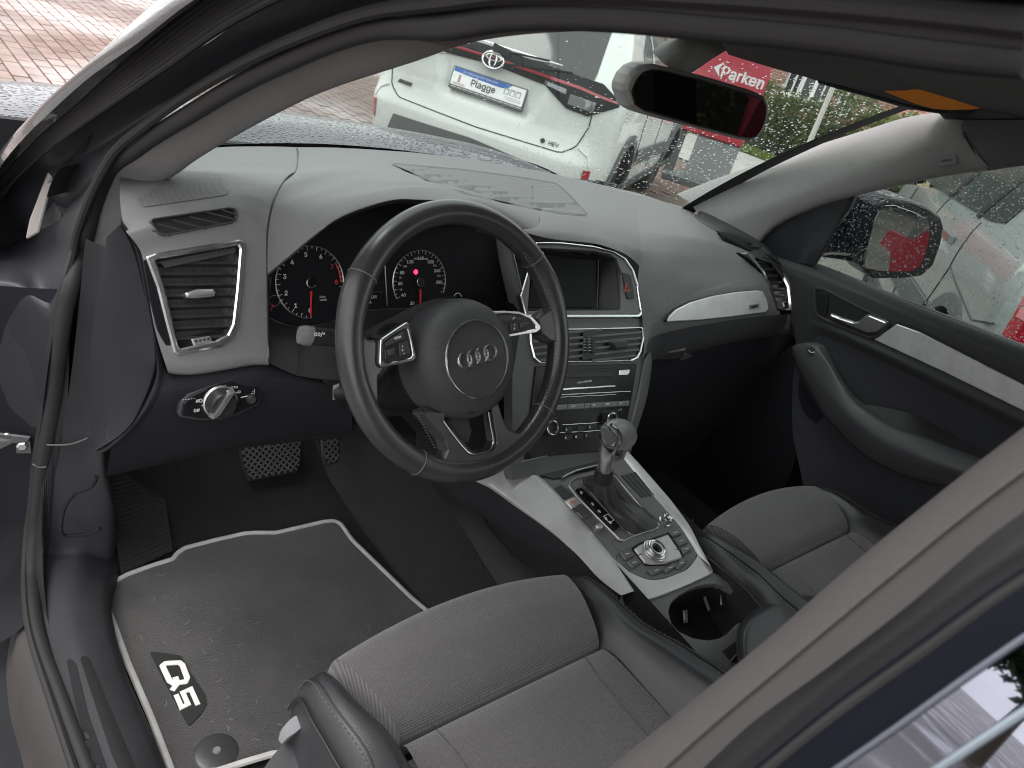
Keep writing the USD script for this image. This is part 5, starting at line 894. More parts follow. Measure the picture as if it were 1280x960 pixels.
for k in range(22):
    t = (k+.5)/22; a = f0[0]*(1-t)+f1[0]*t; b = f0[1]*(1-t)+f1[1]*t; part(fr, 'rib', tube([a*.95+b*.05+A_(0, -.0005, .0005), a*.05+b*.95+A_(0, -.0005, .0005)], .0016, 5), '/World/Looks/footrest_rubber')
# ================================================================== seats
m_weave = mat('seat_weave', {'tc': ('texture_coordinate', {}), 'm': ('mapping', {'scale': (1, 1, 1)}),
    'w1': ('wave_texture', {'scale': 165., 'bands_direction': 'x'}), 'w2': ('wave_texture', {'scale': 165., 'bands_direction': 'y'}), 'mu': ('math', {'math_type': 'multiply'}),
    'n': ('noise_texture', {'scale': 340., 'detail': 3.}), 'n2': ('noise_texture', {'scale': 8., 'detail': 4.}), 'r': ('rgb_ramp', {'ramp': [(.2, (.040, .037, .039)), (.8, (.135, .125, .129))]}), 'r2': ('rgb_ramp', {'ramp': [(.3, (.85, .85, .85)), (.7, (1, 1, 1))]}),
    'mx': ('mix_color', {'blend_type': 'multiply', 'fac': 1.}), 'ad': ('mix_float', {'fac': .4}), 'b': ('bump', {'strength': .7, 'distance': .0016}), 'p': ('principled_bsdf', {'roughness': .9, 'sheen_weight': .3})},
    [('tc.object', 'w1.vector'), ('tc.object', 'w2.vector'), ('tc.object', 'n.vector'), ('tc.object', 'n2.vector'), ('w1.fac', 'mu.value1'), ('w2.fac', 'mu.value2'), ('mu.value', 'ad.a'), ('n.fac', 'ad.b'), ('ad.result', 'r.fac'), ('n2.fac', 'r2.fac'), ('r.color', 'mx.a'), ('r2.color', 'mx.b'), ('mx.result', 'p.base_color'), ('ad.result', 'b.height'), ('b.normal', 'p.normal')])
def smoothstep(a, b, x): t = np.clip((x-a)/(b-a), 0, 1); return t*t*(3-2*t)
def seat(t, cx0, sgn, yo=0., zo=0.):
    """cx0: middle of the seat; sgn = +1 when the tunnel is on the seat's right. Everything in metres from the seat's own middle; y runs backwards from the front edge"""
    L3 = lambda x, y, z: A_(cx0+sgn*x, yo-y, zo+z)
    def sheet(rows, name, m_, nu=40, nv=6, sm=50): return part(t, name, loft([[L3(*p) for p in r] for r in rows], nu, nv), m_, smooth=sm)
    xs = np.linspace(-1, 1, 13)
    def fr_row(hw, y, z, dip=.012, crown=.0, yb=0.0): return [(hw*s, y+yb*s*s, z-dip*(1-s*s)*0+crown*(1-s*s)) for s in xs]
    # front thigh roll
    sheet([fr_row(.180, .180, .640, 0, 0), fr_row(.186, .163, .685, 0, .004, .016), fr_row(.186, .160, .722, 0, .008, .018), fr_row(.184, .166, .746, 0, .012, .016), fr_row(.181, .184, .757, 0, .014, .012), fr_row(.174, .220, .761, 0, .012, .008), fr_row(.165, .262, .753, 0, .008, .004), fr_row(.160, .287, .742, 0, .004), fr_row(.158, .297, .728, 0, 0), fr_row(.157, .299, .700, 0, 0)], 'thigh_roll', m_weave)
    for s in (-1, 1):
        sheet([[(s*.180, .18, .64), (s*.186, .179, .685), (s*.186, .178, .722), (s*.184, .182, .746), (s*.181, .196, .757), (s*.174, .228, .761), (s*.165, .266, .753), (s*.160, .289, .742), (s*.158, .299, .728), (s*.157, .30, .70)], [(s*.186, .21, .64), (s*.188, .21, .675), (s*.188, .212, .71), (s*.187, .216, .725), (s*.184, .225, .732), (s*.178, .242, .732), (s*.170, .266, .725), (s*.165, .285, .712), (s*.162, .299, .70), (s*.160, .30, .69)]], 'roll_end', m_weave, 30, 4)
    # rear cushion
    sheet([fr_row(.158, .297, .700), fr_row(.158, .301, .722, 0, .001), fr_row(.158, .308, .733, 0, .002), fr_row(.160, .330, .737, 0, .002), fr_row(.166, .42, .731, 0, -.004), fr_row(.172, .52, .722, 0, -.006), fr_row(.175, .66, .715, 0, -.006), fr_row(.17, .75, .71)], 'cushion', m_weave)
    # bolsters
    for s, wd in ((1, .125), (-1, .108)):
        hi = .045 if s > 0 else .034
        ys = [.172, .195, .24, .30, .37, .46, .56, .68]
        inn, ridge, out_, low = [], [], [], []
        for y in ys:
            f = smoothstep(.15, .40, y); ix = np.interp(y, [.17, .25, .30, .40, .55, .7], [.188, .176, .160, .164, .172, .176])
            ow = .035+ (wd-.035)*smoothstep(.14, .46, y)**.8; zi = np.interp(y, [.17, .20, .25, .30, .34, .5], [.70, .722, .726, .724, .728, .722])
            zr = np.interp(y, [.172, .195, .24, .30, .46, .68], [.705, .748, .760, .764, .764+hi*.4, .764+hi*.6])
            inn.append((s*ix, y, zi)); ridge.append((s*(ix+ow*.42), y, zr)); out_.append((s*(ix+ow*.9), y+.004, zr-.022)); low.append((s*(ix+ow), y+.01, zr-.10))
        mid1 = [tuple(np.array(a)*.45+np.array(b)*.55+A_(0, 0, .008)) for a, b in zip(inn, ridge)]; mid2 = [tuple(np.array(a)*.5+np.array(b)*.5+A_(0, 0, .007)) for a, b in zip(ridge, out_)]
        sheet([inn, mid1, ridge, mid2, out_, low, [(a, y+.01, .56) for a, y, z in low]], 'bolster', m_leather, 50, 6, 60)
        # twin seam along the crest
        cr = resample([L3(*p) for p in mid2], 80)+A_(0, 0, .0012); 
        part(t, 'bolster_seam', tube(cr, .0011, 6), m_black)
        d = A_(sgn*s, 0, 0)*.0055; stt = []
        for off in (-1, 1):
            q = resample([L3(*p) for p in mid2], 150)+d*off+A_(0, 0, .0015-.0016*(off*s > 0)); stt += [tube([q[k], q[k+1]], .0006, 4) for k in range(0, 149, 2)]
        part(t, 'bolster_stitching', cat(*stt), m_thread, kind='stuff')
        q = resample([L3(*p) for p in out_], 80); part(t, 'bolster_piping', tube(q+A_(sgn*s*.004, 0, -.004), .0018, 6), m_black)
    part(t, 'front_skirt', loft([[L3(*p) for p in r] for r in (fr_row(.180, .182, .660), fr_row(.19, .20, .60), fr_row(.2, .22, .52))], 20, 3), m_leather)
    for s in (-1, 1):
        part(t, 'side_valance', loft([[L3(s*.215, .20, .63), L3(s*.28, .30, .62), L3(s*.29, .5, .62), L3(s*.29, .75, .62)], [L3(s*.215, .21, .5), L3(s*.28, .31, .47), L3(s*.29, .5, .47), L3(s*.29, .75, .47)]], 20, 3, thick=A_(sgn*s*.004, 0, 0)), m_dark)
        part(t, 'seat_rail', hull([L3(s*.2+dx, y, z) for dx in (-.02, .02) for y in (.20, .8) for z in (.415, .45)]), m_black)
    for s in (-1, 1):
        part(t, 'cushion_gusset', loft([[L3(s*.120, .30, .7385), L3(s*.112, .36, .737), L3(s*.118, .45, .729), L3(s*.13, .6, .72)], [L3(s*.121, .30, .739), L3(s*.113, .36, .738), L3(s*.119, .45, .730), L3(s*.131, .6, .721)]], 20, 1), m_black)
    # backrest, tilted back behind the pillar
    part(t, 'backrest', loft([[L3(x, .68+.06*(abs(x) < .2), .70) for x in (-.27, -.22, -.1, 0, .1, .22, .27)], [L3(x, .70+.06*(abs(x) < .2), .85) for x in (-.27, -.22, -.1, 0, .1, .22, .27)], [L3(x, .80+.05*(abs(x) < .2), 1.1) for x in (-.26, -.22, -.1, 0, .1, .22, .26)], [L3(x, .90+.03*(abs(x) < .2), 1.30) for x in (-.2, -.18, -.1, 0, .1, .18, .2)]], 30, 6, thick=A_(0, -.10, 0)), m_leather)
ds = thing('driver_seat', 'dark woven cloth driver seat with black leather side bolsters', 'car seat', (-.39, -.45, FZ))
seat(ds, -.390, 1.0)
ps = thing('passenger_seat', 'dark cloth front seat with leather bolsters on the far side of the console', 'car seat', (.34, -.45, FZ))
seat(ps, .338, -1.0, yo=-.005, zo=-.006)
sh = Plane(Z(372, 920, .70), (-.6, -.6, .5))
part(ds, 'adjuster_handle', loft([[Z(348, 925, .66), Z(352, 912, .67), Z(362, 900, .68), Z(374, 893, .69)], [Z(352, 930, .66), Z(360, 922, .67), Z(370, 915, .68), Z(378, 908, .69)]], 16, 3, thick=A_(.01, .01, -.02)), plain('handle_grey', (.14, .145, .15), .4))
part(ds, 'adjuster_cover', loft([[Z(330, 960, .62), Z(345, 940, .63), Z(372, 912, .65), Z(392, 930, .66)], [Z(325, 1000, .60), Z(350, 1000, .62), Z(380, 1000, .64), Z(420, 1000, .65)]], 16, 3, thick=A_(.01, .01, -.05)), m_grain)
rail = thing('seat_bracket', 'black metal corner of the passenger seat rail beside the console', 'bracket', Z(855, 628, .47))
part(rail, 'foot', cat(hull([Z(a, b, h) for a, b in ((845, 636), (862, 655), (868, 648), (850, 630)) for h in (.50, .53)])), m_black)
part(rail, 'edge', tube([Z(848, 642, .535), Z(863, 656, .535), Z(866, 650, .535)], .003, 6), m_satin)
# ================================================================== rear-view mirror and sun visor
mr = thing('rear_view_mirror', 'grey-framed rear-view mirror hanging below the windscreen header', 'mirror', Y(872, 125, .06))
_a, _b, _c2 = Y(795, 112, .065), Y(955, 150, .03), Y(850, 160, .045)
mn = np.cross(_b-_a, _c2-_a); mn *= np.sign(mn@(CAM-_a)); MP = Plane(_a, mn/np.linalg.norm(mn)+A_(-.0, -.10, -.15), _b-_a)
mo_ = [(780, 114), (781, 105), (786, 94), (795, 85), (805, 81), (820, 80.5), (880, 95), (940, 113), (957, 121), (962, 130), (961, 145), (956, 163), (949, 172), (939, 176.5), (926, 175), (860, 158), (800, 142), (787, 134)]
mi_ = [(789, 114), (791, 108), (796, 98), (803, 91), (812, 88), (824, 88.5), (880, 102), (940, 120), (952, 126), (956, 133), (955, 147), (950, 161), (944, 169), (936, 171.5), (925, 170), (860, 153), (805, 137), (793, 129)]
part(mr, 'housing', prism(rounded(MP.poly(mo_), .004), MP, -.028, .002, .006), plain('mirror_grey', (.27, .27, .26), .5), smooth=60)
part(mr, 'glass_bezel', prism(rounded(MP.poly(mi_), .004).buffer(.002), MP, 0, .0028, .001), m_black)
part(mr, 'glass', prism(rounded(MP.poly(mi_), .004), MP, .001, .0034, .0004), mat('dim_mirror', {'p': ('principled_bsdf', {'base_color': (.045, .045, .05), 'metallic': 1.0, 'roughness': .02})}))
part(mr, 'mount', loft([[Y(830, 80, .09), Y(846, 66, .10), Y(872, 57, .10), Y(900, 48, .10)], [Y(838, 86, .085), Y(856, 76, .09), Y(880, 66, .09), Y(903, 56, .09)], [Y(848, 95, .08), Y(866, 90, .08), Y(884, 78, .08), Y(906, 64, .08)]], 20, 5, thick=A_(-.01, .02, .01)), plain('mount_grey', (.30, .30, .29), .55))
vs = thing('sun_visor', 'dark cloth sun visor folded up with an orange warning sticker on its edge', 'sun visor', Y(1080, 90, .0))
VZ = lambda a, b, z: Z(a, b, z)
vt = lambda a, b, d: PL(a, b, (0, -.02+d, 1.485), (0, -.55, -1))
v0 = [vt(895, 40, 0), vt(1000, 40, 0), vt(1100, 50, 0), vt(1200, 64, 0), vt(1300, 80, 0)]
v1 = [vt(902, 49, 0), vt(985, 70, 0), vt(1080, 85, 0), vt(1179, 101, 0), vt(1300, 118, 0)]
v2 = [vt(910, 67, 0), vt(969, 86, 0), vt(1025, 101, 0), vt(1104, 112, 0), vt(1300, 150, 0)]
part(vs, 'headliner_edge', loft([[vt(898, 38, -.004), vt(1100, 40, -.004), vt(1300, 70, -.004)], [vt(903, 49, -.002), vt(1090, 75, -.002), vt(1300, 100, -.002)], [vt(910, 68, 0), vt(1030, 102, 0), vt(1104, 113, 0)]], 30, 5, thick=A_(0, .02, .02)), m_headliner)
VP = Plane(vt(1170, 118, 0), (-.05, -.62, -1))
part(vs, 'flap', prism(rounded(VP.poly([(1023, 99), (1060, 92), (1110, 105), (1169, 103), (1200, 94), (1242, 82), (1300, 92), (1300, 122), (1270, 128), (1231, 137.5), (1200, 140), (1175, 139.5), (1140, 133), (1100, 121), (1060, 110)]), .002), VP, -.016, .002, .004), m_headliner)
part(vs, 'border', tube(resample([VP.px(a, b, .003) for a, b in ((1172, 104), (1200, 95), (1228, 85), (1242, 82), (1262, 88), (1290, 104))], 30), .0035, 8), plain('visor_edge', (.10, .10, .10), .7))
part(vs, 'lower_border', tube(resample([VP.px(a, b, .002) for a, b in ((1025, 101), (1060, 111), (1100, 122), (1140, 133), (1175, 139), (1200, 139.5), (1231, 137), (1260, 130), (1290, 122))], 40), .0042, 8), m_grain)
OP = Plane(VP.px(1168, 122, .012), (-.40, -.85, -.50))
part(vs, 'warning_sticker', prism(rounded(OP.poly([(1104, 113.5), (1130, 113), (1150, 110.5), (1168, 108.5), (1195, 119), (1229, 134), (1215, 136.3), (1190, 137.2), (1165, 135.5), (1143, 129), (1120, 120)]), .0005), OP, -.001, .0008), plain('orange_sticker', (1.0, .33, .02), .5))
part(vs, 'lower_label', prism(rounded(Plane(VP.at(0, 0, .0045), VP.n).poly([(1190, 147), (1245, 147), (1300, 168), (1225, 165)]), .001), Plane(VP.at(0, 0, .0045), VP.n), -.03, -.02), plain('grey_label', (.16, .16, .155), .6))
part(vs, 'pivot', tube([VP.px(1262, 138, -.01), VP.px(1290, 128, -.01)], .006, 10), m_black)
part(vs, 'tuck_panel', loft([[vt(1170, 138, -.014), vt(1231, 136, -.014), vt(1300, 118, -.014)], [SR(1181, 149.5, .004), SR(1231, 150, .02), SR(1300, 150, .03)]], 14, 3), m_headliner)
# ================================================================== passenger door
dr = thing('passenger_door', 'dark passenger door with brushed trim, chrome pull handle and rain-speckled window', 'car door', (.74, -.2, .5))
x_ = lambda v: (lambda a, b: X(a, b, v))
sl = pts((962, 312, x_(.735)), (1017, 330, x_(.735)), (1136, 378, x_(.735)), (1280, 434, x_(.735)), (1420, 490, x_(.735)))
d1 = pts((966, 328, x_(.712)), (1012, 343, x_(.708)), (1130, 392, x_(.706)), (1280, 456, x_(.706)), (1420, 516, x_(.706)))
d2 = pts((985, 348, x_(.710)), (1008, 356, x_(.706)), (1120, 404, x_(.706)), (1280, 481, x_(.708)), (1420, 548, x_(.708)))
d3 = pts((990, 395, x_(.715)), (1014, 396, x_(.712)), (1092, 426, x_(.712)), (1280, 515, x_(.712)), (1420, 580, x_(.712)))
d4 = pts((994, 420, x_(.718)), (1020, 405, x_(.712)), (1092, 436, x_(.708)), (1280, 527, x_(.708)), (1420, 592, x_(.708)))
d5 = pts((995, 440, x_(.722)), (1025, 420, x_(.722)), (1092, 446, x_(.722)), (1280, 542, x_(.722)), (1420, 606, x_(.722)))
part(dr, 'upper_pad', loft([[p+A_(.03, 0, .0) for p in sl], sl, d1, d2, d3, d4, d5], 60, 6), m_grain)
lo_ = pts((1000, 640, x_(.715)), (1040, 660, x_(.715)), (1092, 680, x_(.715)), (1280, 760, x_(.715)), (1420, 820, x_(.715)))
mi2 = pts((990, 530, x_(.73)), (1030, 520, x_(.73)), (1092, 540, x_(.73)), (1280, 620, x_(.73)), (1420, 690, x_(.73)))
lw2 = pts((880, 600, x_(.715)), (905, 640, x_(.71)), (960, 690, x_(.70)), (1200, 800, x_(.70)), (1420, 900, x_(.70)))
part(dr, 'inner_panel', loft([d5, mi2, lo_, [p+A_(0, 0, -.2) for p in lo_]], 40, 6), plain('door_cloth', (.018, .018, .022), .8, bump=(900, .3, .0006, 'voronoi')))
part(dr, 'kick_panel', loft([pts((992, 430, x_(.728)), (945, 470, x_(.735)), (900, 520, x_(.745)), (850, 600, x_(.76))), pts((1000, 470, x_(.728)), (960, 510, x_(.735)), (930, 560, x_(.745)), (880, 640, x_(.76))), pts((1030, 520, x_(.728)), (1000, 560, x_(.735)), (985, 600, x_(.745)), (950, 660, x_(.76)))], 20, 5), m_dark)
# pull handle / armrest
ah = [pts((990, 440, x_(.712)), (1000, 462, x_(.702)), (1013, 484, x_(.692)), (1030, 512, x_(.680)), (1050, 535, x_(.672)), (1085, 566, x_(.665)), (1130, 588, x_(.66)), (1200, 606, x_(.66)), (1300, 640, x_(.66))),
      pts((991, 433, x_(.706)), (1007, 450, x_(.688)), (1022, 472, x_(.674)), (1042, 498, x_(.660)), (1066, 525, x_(.650)), (1100, 550, x_(.645)), (1145, 570, x_(.64)), (1210, 592, x_(.64)), (1300, 622, x_(.64))),
      pts((1003, 429, x_(.706)), (1022, 438, x_(.690)), (1034, 452, x_(.680)), (1052, 480, x_(.672)), (1076, 508, x_(.668)), (1110, 530, x_(.668)), (1150, 545, x_(.668)), (1215, 572, x_(.668)), (1300, 604, x_(.668))),
      pts((1010, 428, x_(.715)), (1030, 432, x_(.715)), (1038, 446, x_(.715)), (1054, 476, x_(.718)), (1078, 504, x_(.722)), (1112, 526, x_(.722)), (1152, 541, x_(.722)), (1217, 568, x_(.722)), (1300, 600, x_(.722)))]
part(dr, 'pull_handle', loft([[p+A_(.03, 0, -.02) for p in ah[0]]]+ah, 60, 7), plain('handle_soft', (.045, .045, .048), .5, bump=(1200, .2, .0005, 'voronoi')))
part(dr, 'armrest_pad', loft([pts((1062, 505, x_(.700)), (1100, 508, x_(.705)), (1150, 522, x_(.71)), (1220, 560, x_(.715)), (1300, 592, x_(.715))), pts((1075, 525, x_(.668)), (1110, 537, x_(.66)), (1150, 552, x_(.66)), (1215, 578, x_(.66)), (1300, 608, x_(.66)))], 30, 3), m_leather)
hs = Plane(X(1014, 438, .692), (-1, -.35, .5)); sw_ = part(dr, 'window_switch', prism(rounded(hs.poly([(1007, 436), (1014, 433), (1023, 441), (1016, 446)]), .001), hs, 0, .006, .001), m_black); part(sw_, 'switch_mark', tube([hs.px(1010, 437.5, .0065), hs.px(1014, 441, .0065), hs.px(1018, 440, .0065)], .0008, 4), m_white_ink)
DP = Plane(np.mean([d2[1], d2[2], d3[1], d3[2]], 0), np.cross(d2[2]-d3[1], d2[1]-d3[2])); DP = DP if DP.n@(CAM-DP.o) > 0 else Plane(DP.o, -DP.n, (0, -1, 0)); 
bz = [(1016, 360), (1020, 357), (1030, 359), (1070, 380), (1113, 401), (1115, 404), (1107, 414), (1098, 422), (1088, 423.5), (1040, 405), (1022, 396), (1018, 389), (1016, 375)]
part(dr, 'handle_bezel', prism(rounded(DP.poly(bz), .004).difference(rounded(DP.poly([(1021, 363), (1030, 362), (1070, 382.5), (1110, 402.5), (1104, 411), (1095, 419), (1088, 420), (1040, 401), (1026, 394), (1022, 387)]), .003)), DP, -.006, .006, .0015), m_grain)
part(dr, 'handle_recess', prism(rounded(DP.poly([(1038, 366), (1087, 391), (1085, 396), (1078, 403), (1036, 394)]), .003), DP, -.02, .0035), m_void)
part(dr, 'tweeter_cover', prism(rounded(DP.poly([(1022, 364.5), (1038, 368.5), (1033.5, 395.5), (1027, 394), (1022, 388)]), .002), DP, -.004, .006, .001), m_dark)
hd_ = [(1038, 391), (1050, 396), (1068, 402), (1074, 401), (1081, 395), (1087, 392.5), (1111, 402.5), (1104, 410.5), (1096, 416.5), (1084, 417), (1060, 407), (1039, 397.5)]
part(dr, 'pull_lever', prism(rounded(DP.poly(hd_, .006), .002), DP, .0, .0105, .004), m_satin, smooth=60)
tr_ = [(1122, 405), (1150, 415), (1280, 481), (1420, 550), (1420, 580), (1280, 513), (1180, 464), (1093, 424), (1104, 417), (1113, 411)]
part(dr, 'brushed_trim', prism(rounded(DP.poly(tr_), .001), DP, -.006, .004, .0015), plain('brushed_door', (.58, .58, .58), .36, .45, bump=(500, .1, .0005), var=(30, .08)))
part(dr, 'trim_gap', tube(resample([DP.px(a, b, .001) for a, b in ((1120, 402), (1150, 412), (1280, 478), (1420, 547))], 20), .0018, 6), m_void)
# black sail panel, glass, frame top
sv = [SR(948, 302, -.02), SR(966, 286, -.02), SR(1010, 262, -.02), SR(1072, 240, -.02), SR(1062, 262, -.02), SR(1044, 285, -.02), SR(1022, 325, -.02), SR(1017, 332, -.02), SR(985, 326, -.02), SR(960, 315, -.02)]
SVP = Plane(sv[2], (-1, 0, -.25)); svg = rounded([tuple(A_((p-SVP.o)@SVP.x, (p-SVP.o)@SVP.y)) for p in sv], .002)
part(dr, 'sail_panel', prism(svg, SVP, -.01, .004, .002), plain('sail_black', (.014, .015, .02), .3))
part(dr, 'sail_edge', tube([SR(1068, 243, -.016), SR(1044, 285, -.016), SR(1018, 331, -.014)], .004, 8, n=12), m_rubber)
DG = Plane((.758, 0, 1.05), (-1, 0, -.25))
gp_ = [DG.uv(a, b) for a, b in ((960, 330), (1010, 255), (1100, 222), (1190, 195), (1300, 185), (1560, 190), (1560, 600), (1280, 450), (1100, 380))]
part(dr, 'window_glass', prism(Polygon(gp_), DG, -.0035, 0), m_side, smooth=False)
part(dr, 'window_seal', tube(resample(pts((1010, 331, x_(.742)), (1136, 379, x_(.742)), (1280, 435, x_(.742)), (1420, 491, x_(.742))), 30), .004, 6), m_void)
part(dr, 'outer_skin', loft([[A_(.775, .45, 1.02), A_(.78, -1.0, 1.04)], [A_(.93, .45, .9), A_(.935, -1.0, .9)], [A_(.94, .45, .4), A_(.94, -1.0, .4)]], 10, 4), m_navy)
# rain on the outside of the panes: every drop a little lens
def drop(c, n, r, h):
    e = np.cross(n, [0, 0, 1.]); e /= np.linalg.norm(e); f = np.cross(n, e)
    k = 7; t = np.arange(k)*2*np.pi/k; r1 = np.array([c+r*(e*math.cos(a)+f*math.sin(a)) for a in t]); r2 = np.array([c+n*h*.75+.62*r*(e*math.cos(a)+f*math.sin(a)) for a in t])
    V = np.vstack([r1, r2, [c+n*h], [c-n*.0001]]); Fc = []
    for i in range(k):
        j = (i+1) % k; Fc += [[i, j, k+j], [i, k+j, k+i], [k+i, k+j, 2*k], [j, i, 2*k+1]]
    return V, np.array(Fc)
dl = []
while len(dl) < 3600:
    a, b = rng.uniform(1000, 1300), rng.uniform(190, 470); p = DG.px(a, b, -.0036)
    r = min(.0022, .0009+.0004*rng.expovariate(1.4)); dl.append(drop(p, -DG.n, r, r*.8))
part(dr, 'raindrops', cat(*dl), m_drop, kind='stuff', smooth=True)
dl = []
while len(dl) < 2000:
    s, t = rng.uniform(-.98, .98), rng.uniform(.02, .93)
    if rng.random() > (.12 if s < .25 else .12+1.0*smoothstep(.2, .6, s)): continue
    p = ws(np.array(s), np.array(t)); e = 1e-3; n = np.cross(ws(np.array(s+e), np.array(t))-p, ws(np.array(s), np.array(t+e))-p); n /= np.linalg.norm(n); n *= np.sign(n[2])
    r = min(.0036, (.0008 if s < .2 else .0014)+.0006*rng.expovariate(1.4)); dl.append(drop(p+n*.0003, n, r, r*.5))
part(body, 'raindrops', cat(*dl), m_drop, kind='stuff', smooth=True)
# ================================================================== driver's door, swung open beside the camera
dd = thing('driver_door', 'dark navy driver door swung wide open at the left edge of the doorway', 'car door', (-.86, .56, GZ+.3))
du, dn_ = A_(-.93, -.37, 0)/np.linalg.norm([.93, .37]), A_(.37, -.93, 0)/np.linalg.norm([.93, .37])
DD = Plane(A_(-.875, .60, 0), dn_, du)
dpo = [(.0, .45), (1.06, .43), (1.12, .60), (1.10, 1.08), (.02, 1.03), (-.02, .75)]
part(dd, 'outer_skin', prism(rounded(dpo, .05), DD, -.10, -.03, .01), m_navy); part(dd, 'inner_panel', prism(rounded(dpo, .05).buffer(-.03), DD, -.03, .03, .015), m_dark)
part(dd, 'armrest', prism(rounded([(.25, .72), (.95, .76), (.95, .83), (.25, .80)], .02), DD, .02, .09, .015), m_grain)
part(dd, 'window_frame', prism(rounded([(.04, 1.02), (1.08, 1.06), (1.04, 1.50), (.80, 1.55), (.45, 1.42)], .02).difference(rounded([(.14, 1.07), (1.02, 1.08), (.99, 1.46), (.80, 1.49), (.48, 1.37)], .02)), DD, -.07, -.03, .006), m_black)
part(dd, 'window_glass', prism(rounded([(.13, 1.06), (1.03, 1.07), (1.0, 1.47), (.80, 1.50), (.47, 1.38)], .02), DD, -.052, -.048), m_side, smooth=False)
part(dd, 'pull_handle', prism(rounded([(.35, .90), (.60, .92), (.60, .96), (.35, .94)], .01), DD, .03, .055, .006), m_satin)
# ================================================================== exterior mirror on the passenger side
em = thing('door_mirror', 'navy door mirror with a wide rain-covered glass outside the passenger window', 'wing mirror', X(1128, 295, 1.0))
_p = [X(1080, 300, 1.0), Y(1165, 300, .02), X(1120, 335, 1.0)]
EM = Plane(X(1128, 295, 1.0), A_(-.42, -1, -.01))
eo = [(1082, 318), (1078, 330), (1090, 345), (1125, 345), (1150, 342), (1163, 330), (1172, 305), (1176, 285), (1172, 272), (1155, 260), (1135, 253), (1110, 249), (1098, 256), (1090, 280)]
ei = [(1077, 331), (1080, 310), (1088, 280), (1096, 262), (1104, 255), (1116, 255), (1140, 264), (1153, 271), (1159, 281), (1158, 298), (1152, 320), (1146, 332), (1138, 337), (1120, 338), (1095, 337), (1082, 334)]
part(em, 'shell', cat(prism(rounded(EM.poly(eo), .01).buffer(.006), EM, -.08, .004, .012)), m_navy_wet, smooth=60)
part(em, 'rim', prism(rounded(EM.poly(eo), .01).buffer(.004), EM, .0, .008, .004), m_black)
part(em, 'glass', prism(rounded(EM.poly(ei), .006), EM, .004, .0095, .001), mat('mirror_glass', {'p': ('principled_bsdf', {'base_color': (.45, .45, .45), 'metallic': 1.0, 'roughness': .015})}))
part(em, 'foot', loft([[X(1040, 270, .88), X(1070, 250, .95), X(1085, 262, .97)], [X(1020, 312, .86), X(1050, 315, .93), X(1080, 322, .97)], [X(1030, 322, .86), X(1055, 325, .93), X(1082, 330, .97)]], 14, 5, thick=A_(.02, .07, 0)), m_navy_wet)
part(em, 'foot_crease', tube(resample([X(1030, 318, .875), X(1050, 317, .92), X(1076, 322, .965)], 10), .004, 6), m_satin)
# ================================================================== outside: ground
m_asph = mat('wet_ground', {'tc': ('texture_coordinate', {}), 'n': ('noise_texture', {'scale': .55, 'detail': 5.}), 'n2': ('noise_texture', {'scale': 60., 'detail': 3.}), 'r': ('rgb_ramp', {'ramp': [(.35, (.085, .075, .066)), (.65, (.15, .135, .118))]}), 'mr': ('map_range', {'from_min': .35, 'from_max': .6, 'to_min': .12, 'to_max': .55, 'clamp': True}),
    'b': ('bump', {'strength': .35, 'distance': .01}), 'p': ('principled_bsdf', {'roughness': .4})}, [('tc.object', 'n.vector'), ('tc.object', 'n2.vector'), ('n.fac', 'r.fac'), ('r.color', 'p.base_color'), ('n.fac', 'mr.value'), ('mr.result', 'p.roughness'), ('n2.fac', 'b.height'), ('b.normal', 'p.normal')])
g = np.linspace(-1, 1, 25); gx = np.sign(g)*abs(g)**3*300
GX, GY = np.meshgrid(gx, gx, indexing='ij')
solo('ground', grid(np.stack([GX, GY, np.full_like(GX, GZ-.02)], -1)), m_asph, None, kind='structure', smooth=True)
# paved yard of red-brown bricks: the nearest in view one by one
def brickmat(name, c): return mat(name, {'tc': ('texture_coordinate', {}), 'n': ('noise_texture', {'scale': 7., 'detail': 5.}), 'r': ('rgb_ramp', {'ramp': [(.3, tuple(v*.8 for v in c)), (.7, tuple(min(1, v*1.2) for v in c))]}), 'w': ('noise_texture', {'scale': .5, 'detail': 3.}), 'mr': ('map_range', {'from_min': .42, 'from_max': .60, 'to_min': .22, 'to_max': .65, 'clamp': True}), 'p': ('principled_bsdf', {'specular_ior_level': .3})},
    [('tc.object', 'n.vector'), ('tc.object', 'w.vector'), ('n.fac', 'r.fac'), ('r.color', 'p.base_color'), ('w.fac', 'mr.value'), ('mr.result', 'p.roughness')])
pb = [brickmat('paver_red', (.150, .090, .070)), brickmat('paver_brown', (.130, .082, .066)), brickmat('paver_pale', (.175, .112, .09))]
yard = thing('paved_yard', None, None, (1, 8, GZ), kind='structure')
part(yard, 'bedding', grid(np.array([[A_(-6, 3.2, GZ-.012), A_(-6, 40, GZ-.012)], [A_(9, 3.2, GZ-.012), A_(9, 40, GZ-.012)]])), plain('joint_sand', (.10, .075, .06), .8))
vis = Polygon([(-.32, 5.1), (1.15, 6.1), (4.2, 13.6), (.3, 9.6)]).buffer(.05)
near, rest = [], []
for i in range(-30, 70):
    for j in range(20, 125):
        x = i*.1125; y = j*.225+(.1125 if i % 2 else 0)
        if y > 26 or x < -3.4: continue
        inn = vis.contains(shapely.Point(x, y)); (near if inn else rest).append((math.hypot(x-CAM[0], y-CAM[1]), x, y))
near.sort(); rest += near[300:]; near = near[:300]
